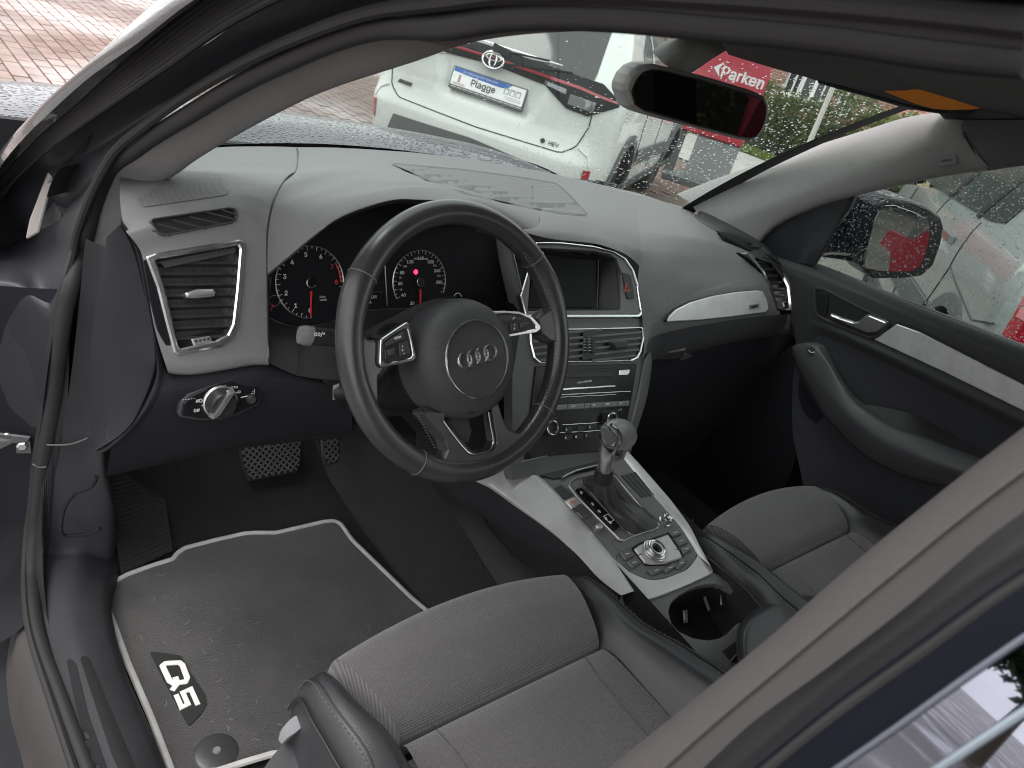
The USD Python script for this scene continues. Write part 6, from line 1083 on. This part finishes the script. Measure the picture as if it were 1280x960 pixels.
def paver(x, y, full=True):
    a, b, h = .0540, .1095, rng.uniform(-.002, .002); t = [rng.uniform(-.0015, .0015) for _ in range(4)]
    V = [A_(x+sx*a, y+sy*b, GZ-.014) for sx, sy in ((-1, -1), (1, -1), (1, 1), (-1, 1))]+[A_(x+sx*(a-.005), y+sy*(b-.005), GZ+h+t[k]) for k, (sx, sy) in enumerate(((-1, -1), (1, -1), (1, 1), (-1, 1)))]
    return np.array(V), np.array([[0, 1, 5], [0, 5, 4], [1, 2, 6], [1, 6, 5], [2, 3, 7], [2, 7, 6], [3, 0, 4], [3, 4, 7], [4, 5, 6], [4, 6, 7]])
for d, x, y in near: part(yard, 'brick', paver(x, y), pb[rng.randrange(3)], smooth=False)
rs = [[], [], []]
for d, x, y in rest: rs[rng.randrange(3)].append(paver(x, y))
part(yard, 'far_bricks', cat(*(rs[0]+rs[1]+rs[2])), pb[1], smooth=False, kind='stuff')
# ================================================================== parked cars
def car_shell(paintm):
    zz = [.22, .35, .6, .85, 1.0, 1.08, 1.45, 1.55, 1.60]
    hw = PchipInterpolator(zz, [.80, .86, .885, .885, .87, .84, .665, .58, .40])
    yr = PchipInterpolator([.22, .35, .55, .62, .75, .92, 1.03, 1.2, 1.42, 1.50, 1.55, 1.60], [.10, .02, .0, .03, .055, .06, .075, .22, .42, .46, .50, .75])
    yf = PchipInterpolator([.22, .35, .7, .95, 1.05, 1.45, 1.55, 1.60], [4.08, 4.14, 4.1, 3.9, 2.95, 2.25, 1.95, 1.4])
    def bow(x, z):
        w = hw(z); rc = .24; a = np.abs(x); y = yr(z)+.05*(a/w)**2; e = np.clip(a-(w-rc), 0, rc)
        return y+rc-np.sqrt(np.maximum(rc*rc-e*e, 0))
    def rec(x, z):
        wz = .40-(.95-z)*.28
        return .035*smoothstep(0, .05, wz-np.abs(x))*smoothstep(.70, .735, z)*smoothstep(1.02, .97, z)
    def rear(x, z, off=0.): x, z = np.broadcast_arrays(np.asarray(x, float), np.asarray(z, float)); return np.stack([x, bow(x, z)+rec(x, z)-off, z+0*x], -1)
    def side(y, z, s, off=0.):
        y, z = np.broadcast_arrays(np.asarray(y, float), np.asarray(z, float)); return np.stack([s*(hw(z)+off)+0*y, y, z+0*y], -1)
    return hw, yr, yf, rear, side
def build_car(name, label, cat_, org, yaw, paintm, group, detail):
    fw = A_(math.sin(yaw), math.cos(yaw), 0); rt = A_(math.cos(yaw), -math.sin(yaw), 0); o = np.asarray(org, float)
    Wd = lambda m: (o+np.asarray(m[0])[:, :1]*rt+np.asarray(m[0])[:, 1:2]*fw+np.asarray(m[0])[:, 2:]*A_(0, 0, 1), m[1])
    t = thing(name, label, cat_, o, group); hw, yr, yf, rear, side = car_shell(paintm)
    pt = lambda n, m, mm, sm=35, **k: part(t, n, Wd(m), mm, sm, **k)
    zs = np.r_[np.arange(.22, 1.5, .035), np.linspace(1.505, 1.6, 8)]; rows = []
    for z in zs:
        w = hw(z); rc = .24; xa = np.linspace(0, w-rc, 14); ta = np.linspace(0, np.pi/2, 9)[1:]
        R = [rear(x, z) for x in xa]+[A_(w-rc+rc*math.sin(a), 0, z)+A_(0, 1, 0)*rear(w-rc+rc*math.sin(a)-1e-6, z)[1] for a in ta]
        y0 = R[-1][1]; y1 = max(yf(z)-.35, y0+.1); R += [A_(w-.02*((y-2)/2)**2*(y > 2), y, z) for y in np.linspace(y0, y1, 92)[1:]]
        R += [A_(w-.02-.35*(1-math.cos(a)), y1+.35*math.sin(a), z) for a in np.linspace(0, np.pi/2, 8)[1:]]+[A_(0, y1+.40, z)]
        rows.append(R)
    rows = np.array(rows); V, Fc = grid(rows); cen = V[Fc].mean(1)
    keep = np.ones(len(Fc), bool)
    for wy in (.82, 3.38): keep &= ~((np.hypot(cen[:, 1]-wy, cen[:, 2]-.33) < .375) & (cen[:, 0] > .5))
    Fr = Fc[keep]; V2 = V*A_(-1, 1, 1)
    pt('body_shell', cat((V, Fr), (V2, Fr[:, ::-1])), paintm, 50)
    top = rows[-1]; pt('roof', cat((np.vstack([top, top*A_(-1, 1, 1)]), np.array([[k, k+1, len(top)+k+1] for k in range(len(top)-1)]+[[k, len(top)+k+1, len(top)+k] for k in range(len(top)-1)]))), paintm)
    def rpatch(up, dn, off, n=44, k=5): 
        X_ = np.linspace(up[0][0], up[-1][0], n); zu = np.interp(X_, [p[0] for p in up], [p[1] for p in up]); zd = np.interp(X_, [p[0] for p in dn], [p[1] for p in dn])
        G = np.array([rear(X_, zd+(zu-zd)*q, off) for q in np.linspace(0, 1, k)]); Gb = np.array([rear(X_, zd+(zu-zd)*q, off-.012) for q in (0, 1)])
        return cat(grid(G), grid(np.array([Gb[0], G[0]])), grid(np.array([G[-1], Gb[1]])))
    def spatch(up, dn, s, off, n=30, k=4):
        X_ = np.linspace(up[0][0], up[-1][0], n); zu = np.interp(X_, [p[0] for p in up], [p[1] for p in up]); zd = np.interp(X_, [p[0] for p in dn], [p[1] for p in dn])
        G = np.array([side(X_, zd+(zu-zd)*q, s, off) for q in np.linspace(0, 1, k)]); Gb = np.array([side(X_, zd+(zu-zd)*q, s, off-.01) for q in (0, 1)])
        return cat(grid(G), grid(np.array([Gb[0], G[0]])), grid(np.array([G[-1], Gb[1]])))
    rl = lambda q, off=.002, n=30: rear(*np.array([resample(np.c_[np.array(q, float), np.zeros(len(q))], n, False)[:, k] for k in (0, 1)]), off)
    sl_ = lambda q, s, off=.002, n=30: side(*np.array([resample(np.c_[np.array(q, float), np.zeros(len(q))], n, False)[:, k] for k in (0, 1)]), s, off)
    for s in (-1, 1):
        pt('side_window', spatch([(.95, 1.30), (1.15, 1.42), (1.9, 1.47), (2.3, 1.43), (2.95, 1.09)], [(.95, 1.10), (1.15, 1.075), (1.9, 1.065), (2.3, 1.06), (2.95, 1.06)], s, .006), m_cglass)
        pt('window_pillar', spatch([(1.30, 1.47), (1.36, 1.47)], [(1.30, 1.06), (1.36, 1.06)], s, .010, 4), paintm if detail else m_gloss); pt('window_pillar', spatch([(2.02, 1.48), (2.10, 1.48)], [(2.02, 1.06), (2.10, 1.06)], s, .009, 4), m_gloss)
        for pth in ([(1.22, 1.05), (1.20, .80), (1.30, .50)], [(2.06, 1.05), (2.08, .7), (2.10, .40)], [(3.0, 1.0), (2.98, .7), (2.94, .40)]): pt('door_gap', tube(sl_(pth, s, .001), .004, 5), m_void)
        for hy in (1.38, 2.22): pt('door_handle', hull([p for p in np.vstack([side(np.array([hy, hy+.18, hy+.18, hy]), np.array([.90, .90, .935, .935]), s, q) for q in (.004, .034)])]), paintm if detail else m_chromec)
        pt('side_moulding', spatch([(1.22, .62), (2.95, .60)], [(1.22, .50), (2.95, .48)], s, .02), m_clad)
        pt('lower_cladding', spatch([(.30, .36), (3.9, .34)], [(.30, .22), (3.9, .22)], s, .012), m_clad)
        for wy in (.82, 3.38):
            th_ = np.linspace(-.25, np.pi+.25, 40); ring_o = [side(wy+.43*math.cos(a), max(.23, .33+.43*math.sin(a)), s, .016) for a in th_]; ring_i = [side(wy+.36*math.cos(a), max(.22, .33+.36*math.sin(a)), s, .020) for a in th_]
            pt('wheel_arch', loft([[p-A_(s*.02, 0, 0) for p in ring_o], ring_o, ring_i, [p-A_(s*.12, 0, 0) for p in ring_i]], 50, 3), m_clad)
            pt('arch_liner', loft([[p-A_(s*.02, 0, 0) for p in ring_i], [p-A_(s*.30, 0, 0) for p in ring_i]], 40, 2), m_void)
            wp = Plane(A_(s*.80, wy, .33), A_(s, 0, 0), (0, 1, 0)); w_ = pt('wheel', revolve(wp, 0, 0, [(.22, -.20), (.31, -.20), (.335, -.17), (.338, -.05), (.325, .0), (.30, .015), (.235, .012), (.225, -.02), (.0, -.03)], 40), m_tyre)
            for k in range(5):
                a = k*2*np.pi/5; part(w_, 'spoke', Wd(hull([wp.at(r*math.cos(a+d), r*math.sin(a+d), h) for r, d in ((.05, .5), (.05, -.5), (.225, .12), (.225, -.12)) for h in (-.03, -.004)])), m_satin)
        mp = [(A_(s*(.90+dx), 2.66+dy, 1.06+dz)) for dx, dy, dz in ((.0, .0, .0), (.0, .06, .02), (.06, .02, -.03), (.22, .02, -.03), (.24, .02, .10), (.08, .02, .13), (.08, .12, .10), (.2, .13, .07), (.2, .13, .0), (.08, .12, -.02))]
        pt('door_mirror', hull(mp), m_gloss)
    pt('rear_window', rpatch([(-.66, 1.10), (-.60, 1.39), (-.5, 1.435), (.5, 1.435), (.60, 1.39), (.66, 1.10)], [(-.66, 1.07), (-.4, 1.055), (.4, 1.055), (.66, 1.07)], .006), m_cglass)
    pt('roof_spoiler', hull(np.vstack([rear(np.array([-.6, -.3, .3, .6]), z, f) for z, f in ((1.475, .10), (1.50, .10), (1.49, 0), (1.53, -.05))])), paintm)
    pt('hatch_gap', cat(tube(rl([(-.70, .93), (-.72, .80), (-.68, .66), (-.60, .60), (0, .585), (.60, .60), (.68, .66), (.72, .80), (.71, .93)], .001, 60), .0045, 5)), m_void)
    pt('lower_bumper', rpatch([(-.66, .30), (-.60, .49), (0, .51), (.58, .47), (.66, .30)], [(-.62, .24), (0, .24), (.62, .24)], .012), m_clad)
    for k in range(3): pt('bumper_slat', tube(rl([(-.54, .30+k*.04), (.54, .30+k*.04)], .018), .007, 6), m_void)
    if detail:
        up = [(-.845, .99), (-.72, 1.065), (0, 1.08), (.72, 1.065), (.845, .99)]; dn = [(-.845, .955), (-.70, .86), (-.55, .865), (-.38, .955), (0, .975), (.38, .955), (.55, .865), (.70, .86), (.845, .955)]
        pt('light_bar', rpatch(up, dn, .012, 80), m_gloss)
        pt('red_light_strip', rpatch([(-.84, .985), (-.6, 1.015), (0, 1.025), (.6, 1.015), (.84, .985)], [(-.84, .972), (-.6, .998), (0, 1.008), (.6, .998), (.84, .972)], .018, 60), m_redl)
        for s in (-1, 1):
            x0, x1 = sorted((s*.55, s*.72)); pt('tail_light', rpatch([(x0, .955), (x1, .95)], [(x0, .895), (x1, .89)], .017, 14), m_lens)
            x0, x1 = sorted((s*.36, s*.52)); pt('reversing_light', rpatch([(x0, .985), (x1, .975)], [(x0, .965), (x1, .945)], .017, 10), m_lens)
            x0, x1 = sorted((s*.775, s*.815)); pt('reflector', rpatch([(x0, .54), (x1, .54)], [(x0, .42), (x1, .42)], .008, 6), m_redl)
            pt('bumper_crease', tube(rl([(s*.80, .56), (s*.77, .62), (s*.70, .66)], .002), .007, 6), paintm)
            pt('wiper_arm' if s < 0 else 'antenna_line', tube(rl([(.0, 1.07), (.35, 1.10)] if s < 0 else [(.05, 1.0), (.52, 1.075)], .02), .006, 6), m_gloss)
        q0 = rear(-.26, .782, -.0), rear(.26, .782, -.0); pl = Plane(o+rt*0+fw*(float(rear(0, .84)[1])-.012)+A_(0, 0, .832), -fw*1.0+A_(0, 0, .22), rt)
        pb_ = part(t, 'plate_holder', prism(shapely.box(-.262, -.068, .262, .062).buffer(.006), pl, -.02, .008, .003), plain('plate_frame', (.10, .11, .11), .45))
        part(pb_, 'plate', prism(shapely.box(-.256, -.045, .256, .056).buffer(.003), pl, .007, .0115), plain('plate_white', (.80, .81, .80), .4))
        part(pb_, 'plate_band', prism(Polygon([(-.256, .059), (.16, .059), (.13, .030), (.08, .024), (-.10, .028), (-.256, .036)]), pl, .0112, .0125), plain('plate_blue', (.03, .12, .42), .4))
        part(pb_, 'plate_lettering', txt('Plagge', .040, pl, -.03, -.008, .0128, bold=True), m_inkb, smooth=False)
        part(pb_, 'band_lettering', txt('Ihr Fahrzeug vom Spezialist', .014, pl, -.065, .045, .0128), m_white_ink, smooth=False)
        part(pb_, 'plate_mark', cat(txt('\u2302', .03, pl, -.205, -.002, .0128, bold=True), *[prism(shapely.box(-.245, -.030-k*.008, -.155, -.033-k*.008), pl, .0118, .0128) for k in range(2)]), plain('plate_red', (.45, .25, .22), .5), smooth=False)
        part(pb_, 'plate_box', cat(*[prism(shapely.box(.115+k*.042, -.005, .15+k*.042, .035).difference(shapely.box(.122+k*.042, -.001, .143+k*.042, .024)), pl, .0112, .0128) for k in range(3)], *[prism(shapely.box(.13+.01*k, -.018-k*.011, .245, -.022-k*.011), pl, .0112, .0128) for k in range(2)]), plain('plate_grey', (.33, .34, .34), .5), smooth=False)
        part(pb_, 'holder_print', cat(*[prism(shapely.box(-.25+k*.043, -.060, -.215+k*.043, -.054), pl, .007, .0088) for k in range(12)]), plain('holder_white', (.5, .5, .5), .5), smooth=False)
        ep = Plane(o+fw*(float(rear(0, 1.005)[1])-.022)+A_(0, 0, 1.003), -fw+A_(0, 0, .16), rt)
        def oval(a, b, du=0, dv=0): tt = np.linspace(0, 2*np.pi, 41)[:-1]; return ep.many(np.stack([du+a*np.cos(tt), dv+b*np.sin(tt)], 1), .004)
        part(t, 'emblem', cat(tube(oval(.072, .050), .0075, 8, closed=True), tube(oval(.022, .044), .0055, 6, closed=True), tube(oval(.052, .018, 0, .016), .0055, 6, closed=True)), m_chromec)
        part(t, 'emblem_back', prism(Polygon([(.07*math.cos(a), .048*math.sin(a)) for a in np.linspace(0, 6.2, 30)]), ep, -.004, .003), m_gloss)
        part(t, 'camera_pod', hull([ep.at(u, v, h) for u, v in ((-.02, .05), (.10, .045), (.10, .085), (-.02, .10)) for h in (-.02, .02)]), m_gloss)
        bp_ = Plane(o+fw*(float(rear(.52, .635)[1])-.006)+rt*.52+A_(0, 0, .635), -fw+rt*.15, rt); part(t, 'badge_lettering', cat(txt('HEV', .026, bp_, .02, 0, .002, bold=True), disc(bp_, -.055, .002, .016, 0, .004, 0, 16)), m_inkb, smooth=False)
        bp_ = Plane(o+fw*(float(rear(-.58, .70)[1])-.006)-rt*.58+A_(0, 0, .70), -fw-rt*.15, rt); part(t, 'badge', prism(Polygon([(-.06, -.012), (.05, -.012), (.06, .012), (-.045, .012)]), bp_, 0, .004), m_inkb)
    else:
        for s in (-1, 1):
            x0, x1 = sorted((s*.60, s*.855)); pt('tail_light', rpatch([(x0, 1.04), (x1, 1.04)], [(x0, .78), (x1, .74)], .014, 24), m_redl)
            x0, x1 = sorted((s*.62, s*.85)); pt('indicator_light', rpatch([(x0, .90), (x1, .90)], [(x0, .86), (x1, .86)], .018, 16), m_pink)
            pt('wing_gap', tube(sl_([(.25, .80), (.5, .74), (.9, .78), (1.2, .82)], s, .001), .004, 5), m_void)
            pt('fuel_flap', tube(sl_([(.85, .78), (1.02, .78), (1.02, .94), (.85, .94), (.85, .78)], s, .001), .004, 5), m_void) if s > 0 else None
    return t
m_cglass = plain('car_glass', (.035, .04, .04), .06, spec=.45); m_clad = plain('grey_cladding', (.075, .08, .08), .5); m_tyre = plain('tyre', (.022, .022, .022), .7); m_chromec = plain('car_chrome', (.8, .8, .8), .12, 1.0)
m_redl = plain('red_lens', (.27, .008, .018), .1, coat=1.0); m_lens = plain('clear_lens', (.16, .17, .17), .12, .6, coat=1.0); m_pink = plain('pink_lens', (.55, .18, .2), .15, coat=1.0); m_inkb = plain('black_ink', (.02, .02, .02), .5)
m_wpaint = paint('white_car_paint', (.55, .575, .545), rough=.35); m_spaint = paint('silver_car_paint', (.25, .265, .265), rough=.35, metal=.3)
build_car('parked_car', 'white hatchback parked just ahead, its rear and advertising plate seen through the windscreen', 'car', (2.178, 3.373, .087), math.radians(58.3), m_wpaint, None, True)
build_car('parked_car', 'silver car with a red tail light seen through the rainy passenger window', 'car', (2.545, -.78, GZ), math.radians(58.3), m_spaint, None, False)
# ================================================================== red parking sign, post, hedge, house, trees
d0 = ray(880, 75); d1_ = ray(968, 88); d0 = d0/np.hypot(d0[0], d0[1]); d1_ = d1_/np.hypot(d1_[0], d1_[1]); DS = 9.6
pa, pc = CAM+d0*DS, CAM+d1_*DS; ux = (pc-pa)*A_(1, 1, 0); wS = np.linalg.norm(ux); ux /= wS; nS = np.cross(ux, [0, 0, 1.])
RS = Plane((pa*A_(1, 1, 0))+A_(0, 0, 0), nS if nS@(CAM-pa) > 0 else -nS, ux)
m_sign = plain('red_sign', (.29, .020, .036), .35, coat=.4, var=(4, .12))
sgn = thing('parking_sign', 'big red parking sign with a white arrow, standing beyond the white car', 'sign', RS.at(wS/2, GZ))
z0, z1 = .66, 1.60; w = wS
part(sgn, 'board', prism(rounded([(-.06, z0), (w*.98, z0), (w*.98, 1.62), (.17, 1.60), (.03, 1.50), (-.06, 1.30)], .03), RS, -.16, 0, .012), m_sign)
part(sgn, 'board_lettering', cat(txt('Parken', .115, RS, w*.62, 1.385, .002, ang=0, bold=True)), m_white_ink, smooth=False)
part(sgn, 'arrow', prism(Polygon([(w*.17, 1.40), (w*.29, 1.48), (w*.25, 1.40), (w*.29, 1.32)]), RS, 0, .003), m_white_ink, smooth=False)
part(sgn, 'board_seam', tube([RS.at(w*.36, z0, .002), RS.at(w*.36, 1.6, .002)], .004, 5), plain('sign_seam', (.28, .01, .02), .5))
part(sgn, 'lower_board', prism(shapely.box(w*.30, GZ, w*.96, z0-.01), RS, -.12, -.02, .01), plain('sign_base', (.20, .21, .21), .5)); part(sgn, 'post', prism(shapely.box(-.02, GZ, .10, z0), RS, -.14, -.04, .01), m_clad)
part(sgn, 'foot', box(RS.at(w*.45, GZ+.04, -.08), (w*.9, .6, .08), np.stack([RS.x, -RS.n, A_(0, 0, 1)], 1), .01), m_clad)
sg2 = thing('parking_sign', 'red banner board standing behind the cars, seen only in the passenger door mirror', 'sign', (4.4, -4.6, GZ))
B2 = Plane((3.6, -4.6, 0), (.45, -1, 0), (1, .45, 0)); part(sg2, 'board', prism(rounded([(-.50, .20), (1.4, .25), (1.4, 2.0), (.57, 2.0), (.57, .9), (-.2, .74), (-.38, .64), (-.46, .52), (-.66, .53), (-.68, .40), (-.56, .36)], .01), B2, -.1, 0, .01), m_sign); part(sg2, 'post', cat(prism(shapely.box(-.5, GZ, -.42, 1.0), B2, -.08, -.01), prism(shapely.box(.5, GZ, .58, 1.0), B2, -.08, -.01)), m_clad)
def dirat(px, py, d): r = ray(px, py); r = r/np.hypot(r[0], r[1]); return CAM+r*d
lampa, lampb = dirat(1002, 202, 14.), dirat(1033, 117, 14.)
post = thing('lamp_post', 'thin pale lamp post in front of the hedge', 'lamp post', A_(lampa[0], lampa[1], GZ))
pdir = (lampb-lampa)*A_(.2, .2, 1); part(post, 'pole', tube([A_(lampa[0], lampa[1], GZ), A_(lampa[0], lampa[1], GZ)+pdir/pdir[2]*4.2], [.045, .035], 12, n=10), plain('pole_grey', (.42, .41, .38), .5)); part(post, 'lamp_head', box(A_(lampa[0], lampa[1], 4.3)+A_(-.15, -.1, 0), (.5, .2, .08), None, .02), m_clad)
stake = thing('wooden_post', 'pale wooden post beside the silver car beyond the passenger window', 'post', A_(6.6, 2.2, GZ))
sa = dirat(1146, 246, 8.6); part(stake, 'shaft', tube([A_(sa[0], sa[1], GZ), A_(sa[0], sa[1], 1.7)], .06, 8), plain('pale_wood', (.42, .32, .19), .7, bump=(40, .4, .004), var=(12, .15))); part(stake, 'cap', tube([A_(sa[0], sa[1], 1.7), A_(sa[0], sa[1], 1.74)], [.066, .05], 8), '/World/Looks/pale_wood')
def leafmat(name, c, c2): return mat(name, {'g': ('geometry', {}), 'r': ('rgb_ramp', {'ramp': [(0, c), (1, c2)]}), 'p': ('principled_bsdf', {'roughness': .45}), 't': ('translucent_bsdf', {}), 'm': ('mix_closure', {'fac': .3})}, [('g.random_per_island', 'r.fac'), ('r.color', 'p.base_color'), ('r.color', 't.color'), ('p.BSDF', 'm.closure1'), ('t.BSDF', 'm.closure2')], surface='m.closure')
m_hedge = leafmat('hedge_leaf', (.075, .095, .03), (.19, .205, .075)); m_tree = leafmat('tree_leaf', (.028, .045, .014), (.085, .11, .035)); m_bark = plain('bark', (.10, .075, .05), .85, bump=(20, .6, .02))
def leaves(P0, size, n=None):
    P0 = np.asarray(P0); k = len(P0); a = nrg.normal(size=(k, 3)); a /= np.linalg.norm(a, axis=1, keepdims=True); b = np.cross(a, nrg.normal(size=(k, 3))); b /= np.linalg.norm(b, axis=1, keepdims=True)
    s = size*nrg.uniform(.6, 1.3, (k, 1)); V = np.stack([P0-a*s, P0+b*s*.45, P0+a*s, P0-b*s*.45], 1).reshape(-1, 3); i = np.arange(k)[:, None]*4
    return V, np.vstack([i+[0, 1, 2], i+[0, 2, 3]])
def hedge(name, label, a, b, h, dpt, n, ls, group=None):
    a, b = np.asarray(a, float), np.asarray(b, float); L = np.linalg.norm(b-a); u = (b-a)/L; v = A_(-u[1], u[0], 0); t = thing(name, label, 'hedge', (a+b)/2*A_(1, 1, 0)+A_(0, 0, GZ), group)
    s = nrg.uniform(0, L, n); r = nrg.uniform(0, 1, n); top = nrg.random(n) < .3; zz = np.where(top, h, nrg.uniform(.05, h, n)); ww = np.where(top, nrg.uniform(-.5, .5, n), np.where(nrg.random(n) < .5, -.5, .5))*dpt
    bump = .16*np.sin(s*2.1)+.12*np.sin(s*5.3+1)+nrg.normal(0, .07, n); Pp = a*A_(1, 1, 0)+s[:, None]*u+(ww+np.sign(ww)*bump*.6)[:, None]*v+(GZ+zz+np.where(top, bump, 0))[:, None]*A_(0, 0, 1)
    part(t, 'foliage', leaves(Pp, ls), m_hedge, smooth=False, kind='stuff'); part(t, 'inner_branches', box((a+b)/2*A_(1, 1, 0)+A_(0, 0, GZ+h*.46), (L, dpt*.8, h*.9), np.stack([u, v, A_(0, 0, 1)], 1), .1), plain('hedge_core', (.018, .024, .01), .9) if name not in _mk else '/World/Looks/hedge_core'); _mk.add(name); return t
h0, h1 = dirat(900, 110, 19.5), dirat(1220, 180, 15.5)
hedge('garden_hedge', 'clipped green hedge in front of the brick house', h0, h1, .98, 1.0, 20000, .04)
hedge('side_hedge', 'dark hedge behind the silver car, beyond the passenger window', (9.5, 4.2, 0), (12.5, -3.5, 0), 1.5, 1.2, 6000, .07)
vg = [dirat(880, 130, 17.6), dirat(1000, 160, 16.6), dirat(1230, 200, 13.8)]; vg = [A_(p[0], p[1], GZ+.012) for p in vg]
solo('verge', loft([vg, [p+A_(-1.1, -.75, 0) for p in vg]], 30, 3), plain('verge_soil', (.07, .085, .03), .9), None, kind='structure')
gp0 = np.array([resample(np.array(vg), 60)[rng.randrange(60)]+A_(-1.1, -.75, 0)*rng.random()+A_(rng.uniform(-.1, .1), rng.uniform(-.1, .1), .03) for _ in range(7000)])
solo('grass', leaves(gp0, .045), leafmat('grass_blade', (.09, .13, .02), (.20, .24, .06)), 'short bright grass along the foot of the clipped hedge', 'grass', kind='stuff', smooth=False)
pv = [p+A_(-1.15, -.78, -.006) for p in vg]
solo('pavement', loft([pv, [p+A_(-3.6, -2.4, 0) for p in pv]], 30, 3), plain('pale_pavement', (.34, .33, .31), .35, var=(1.5, .15)), None, kind='structure')
# brick house
H0, H1 = dirat(800, 60, 29.), dirat(1215, 150, 24.); H0[2] = H1[2] = 0; hu = (H1-H0)/np.linalg.norm(H1-H0); HL_ = np.linalg.norm(H1-H0); hn = A_(-hu[1], hu[0], 0); hn = hn if hn@(CAM*A_(1, 1, 0)-H0) > 0 else -hn
HP = Plane(H0, hn, hu); house = thing('brick_house', 'red brick house with white-framed windows behind the hedge', 'house', (H0+H1)/2+A_(0, 0, GZ))
m_brick = mat('house_brick', {'tc': ('texture_coordinate', {}), 'mp': ('mapping', {'rotation': (math.pi/2, 0, math.atan2(hu[1], hu[0]))}), 'mp2': ('vector_rotate', {'axis': (0, 0, 1), 'angle': -math.atan2(hu[1], hu[0])}), 's': ('separate_xyz', {}), 'c': ('combine_xyz', {}), 'b': ('brick_texture', {'color1': (.26, .085, .055), 'color2': (.33, .125, .085), 'mortar': (.30, .27, .24), 'scale': 1., 'mortar_size': .012, 'brick_width': .24, 'row_height': .075}), 'p': ('principled_bsdf', {'roughness': .8})},
    [('tc.object', 'mp2.vector'), ('mp2.vector', 's.vector'), ('s.x', 'c.x'), ('s.z', 'c.y'), ('c.vector', 'b.vector'), ('b.color', 'p.base_color')])
wins = []
for px_, py0, py1, w_ in ((991, 95, 118, .62), (1029, 104, 121, .62), (1058, 116, 130, .5)):
    a = ray(px_, (py0+py1)/2); tt = ((HP.o-CAM)@HP.n)/(a@HP.n); c = CAM+a*tt; wins.append(((c-HP.o)@HP.x, c[2], w_, .85))
wins += [(u, 1.75, 1.0, 1.2) for u in (2.0, 4.2, 6.2)]+[(u, 4.2, 1., 1.2) for u in np.arange(2, HL_, 2.6)]
wall = shapely.box(0, GZ, HL_+6, 6.0)
for u, z, w_, h_ in wins: wall = wall.difference(shapely.box(u-w_/2, z-h_/2, u+w_/2, z+h_/2))
part(house, 'wall', prism(wall, HP, -.3, 0), m_brick, smooth=False)
m_wf = plain('white_frame', (.75, .75, .73), .5)
for u, z, w_, h_ in wins:
    f_o = shapely.box(u-w_/2, z-h_/2, u+w_/2, z+h_/2); f_i = f_o.buffer(-.07); mid_ = shapely.box(u-.02, z-h_/2, u+.02, z+h_/2)
    wn = part(house, 'window', prism(f_o.difference(f_i).union(mid_), HP, -.12, -.03, .005), m_wf); part(wn, 'pane', prism(f_i, HP, -.10, -.08), m_cglass); part(wn, 'sill', prism(shapely.box(u-w_/2-.05, z-h_/2-.07, u+w_/2+.05, z-h_/2), HP, -.1, .07, .005), m_wf)
part(house, 'roof', loft([[HP.at(-.5, 5.9, .5), HP.at(HL_+6.5, 5.9, .5)], [HP.at(-.5, 8.6, -4.), HP.at(HL_+6.5, 8.6, -4.)], [HP.at(-.5, 5.9, -8.5), HP.at(HL_+6.5, 5.9, -8.5)]], 10, 4, sv=False, thick=A_(0, 0, .12)), plain('roof_tile', (.20, .075, .05), .7, bump=(14, .5, .03, 'z')))
def tree(label, x, y, h, r, n, ls=.16, group=None):
    t = thing('tree', label, 'tree', (x, y, GZ), group); part(t, 'trunk', tube([A_(x, y, GZ), A_(x+.1, y, GZ+h*.3), A_(x-.05, y+.1, GZ+h*.62)], [.2, .15, .06], 9, n=10), m_bark)
    cl_ = []
    for k in range(16):
        a = rng.uniform(0, 6.28); f = rng.random()**.5*r*.75; c = A_(x+f*math.cos(a), y+f*math.sin(a), GZ+h*(.42+.5*rng.random())); rr_ = r*rng.uniform(.28, .5); m = int(n/16); q = nrg.normal(size=(m, 3)); q /= np.linalg.norm(q, axis=1, keepdims=True); cl_.append(c+q*rr_*nrg.uniform(.55, 1.05, (m, 1))*A_(1, 1, .8))
        part(t, 'limb', tube([A_(x, y, GZ+h*.33), (A_(x, y, GZ+h*.4)+c)/2, c], [.05, .035, .012], 5, n=6), m_bark)
    part(t, 'crown', leaves(np.vstack(cl_), ls), m_tree, smooth=False, kind='stuff')
p = dirat(845, 48, 21.); tree('round green tree to the left of the brick house', p[0], p[1], 4.5, 1.8, 9000, .09)
tree('wide low tree across the yard, nearest the garage, mirrored in the glossy pillar panel', -22, -2.0, 4.6, 2.6, 7000, .2)
tree('middle tree of the row across the yard, mirrored in the glossy pillar panel', -22, 5.0, 5.4, 2.8, 7000, .2)
tree('tallest tree of the row across the yard, mirrored in the glossy pillar panel', -20, 11.0, 6.4, 3.0, 7000, .2)
hedge('back_hedge', 'tall hedge at the back, mirrored in the passenger door mirror', (-2, -10, 0), (12, -11, 0), 2.6, 1.2, 7000, .09)
tree('bushy tree behind the silver car', 13.5, -1.0, 5.5, 2.4, 9000, .12)
hb0 = thing('garage_building', 'low dark building along the driver\'s side of the yard', 'building', (-22, -6, GZ))
part(hb0, 'wall', box((-24, -9, GZ+1.7), (6, 16, 3.4), None, .03), plain('garage_wall', (.16, .15, .15), .8)); part(hb0, 'roof', box((-24, -9, GZ+3.55), (6.6, 16.6, .3), None, .03), m_clad); part(hb0, 'door', box((-20.95, -8, GZ+1.2), (.08, 3, 2.3), None, .01), plain('garage_door', (.32, .33, .34), .5))
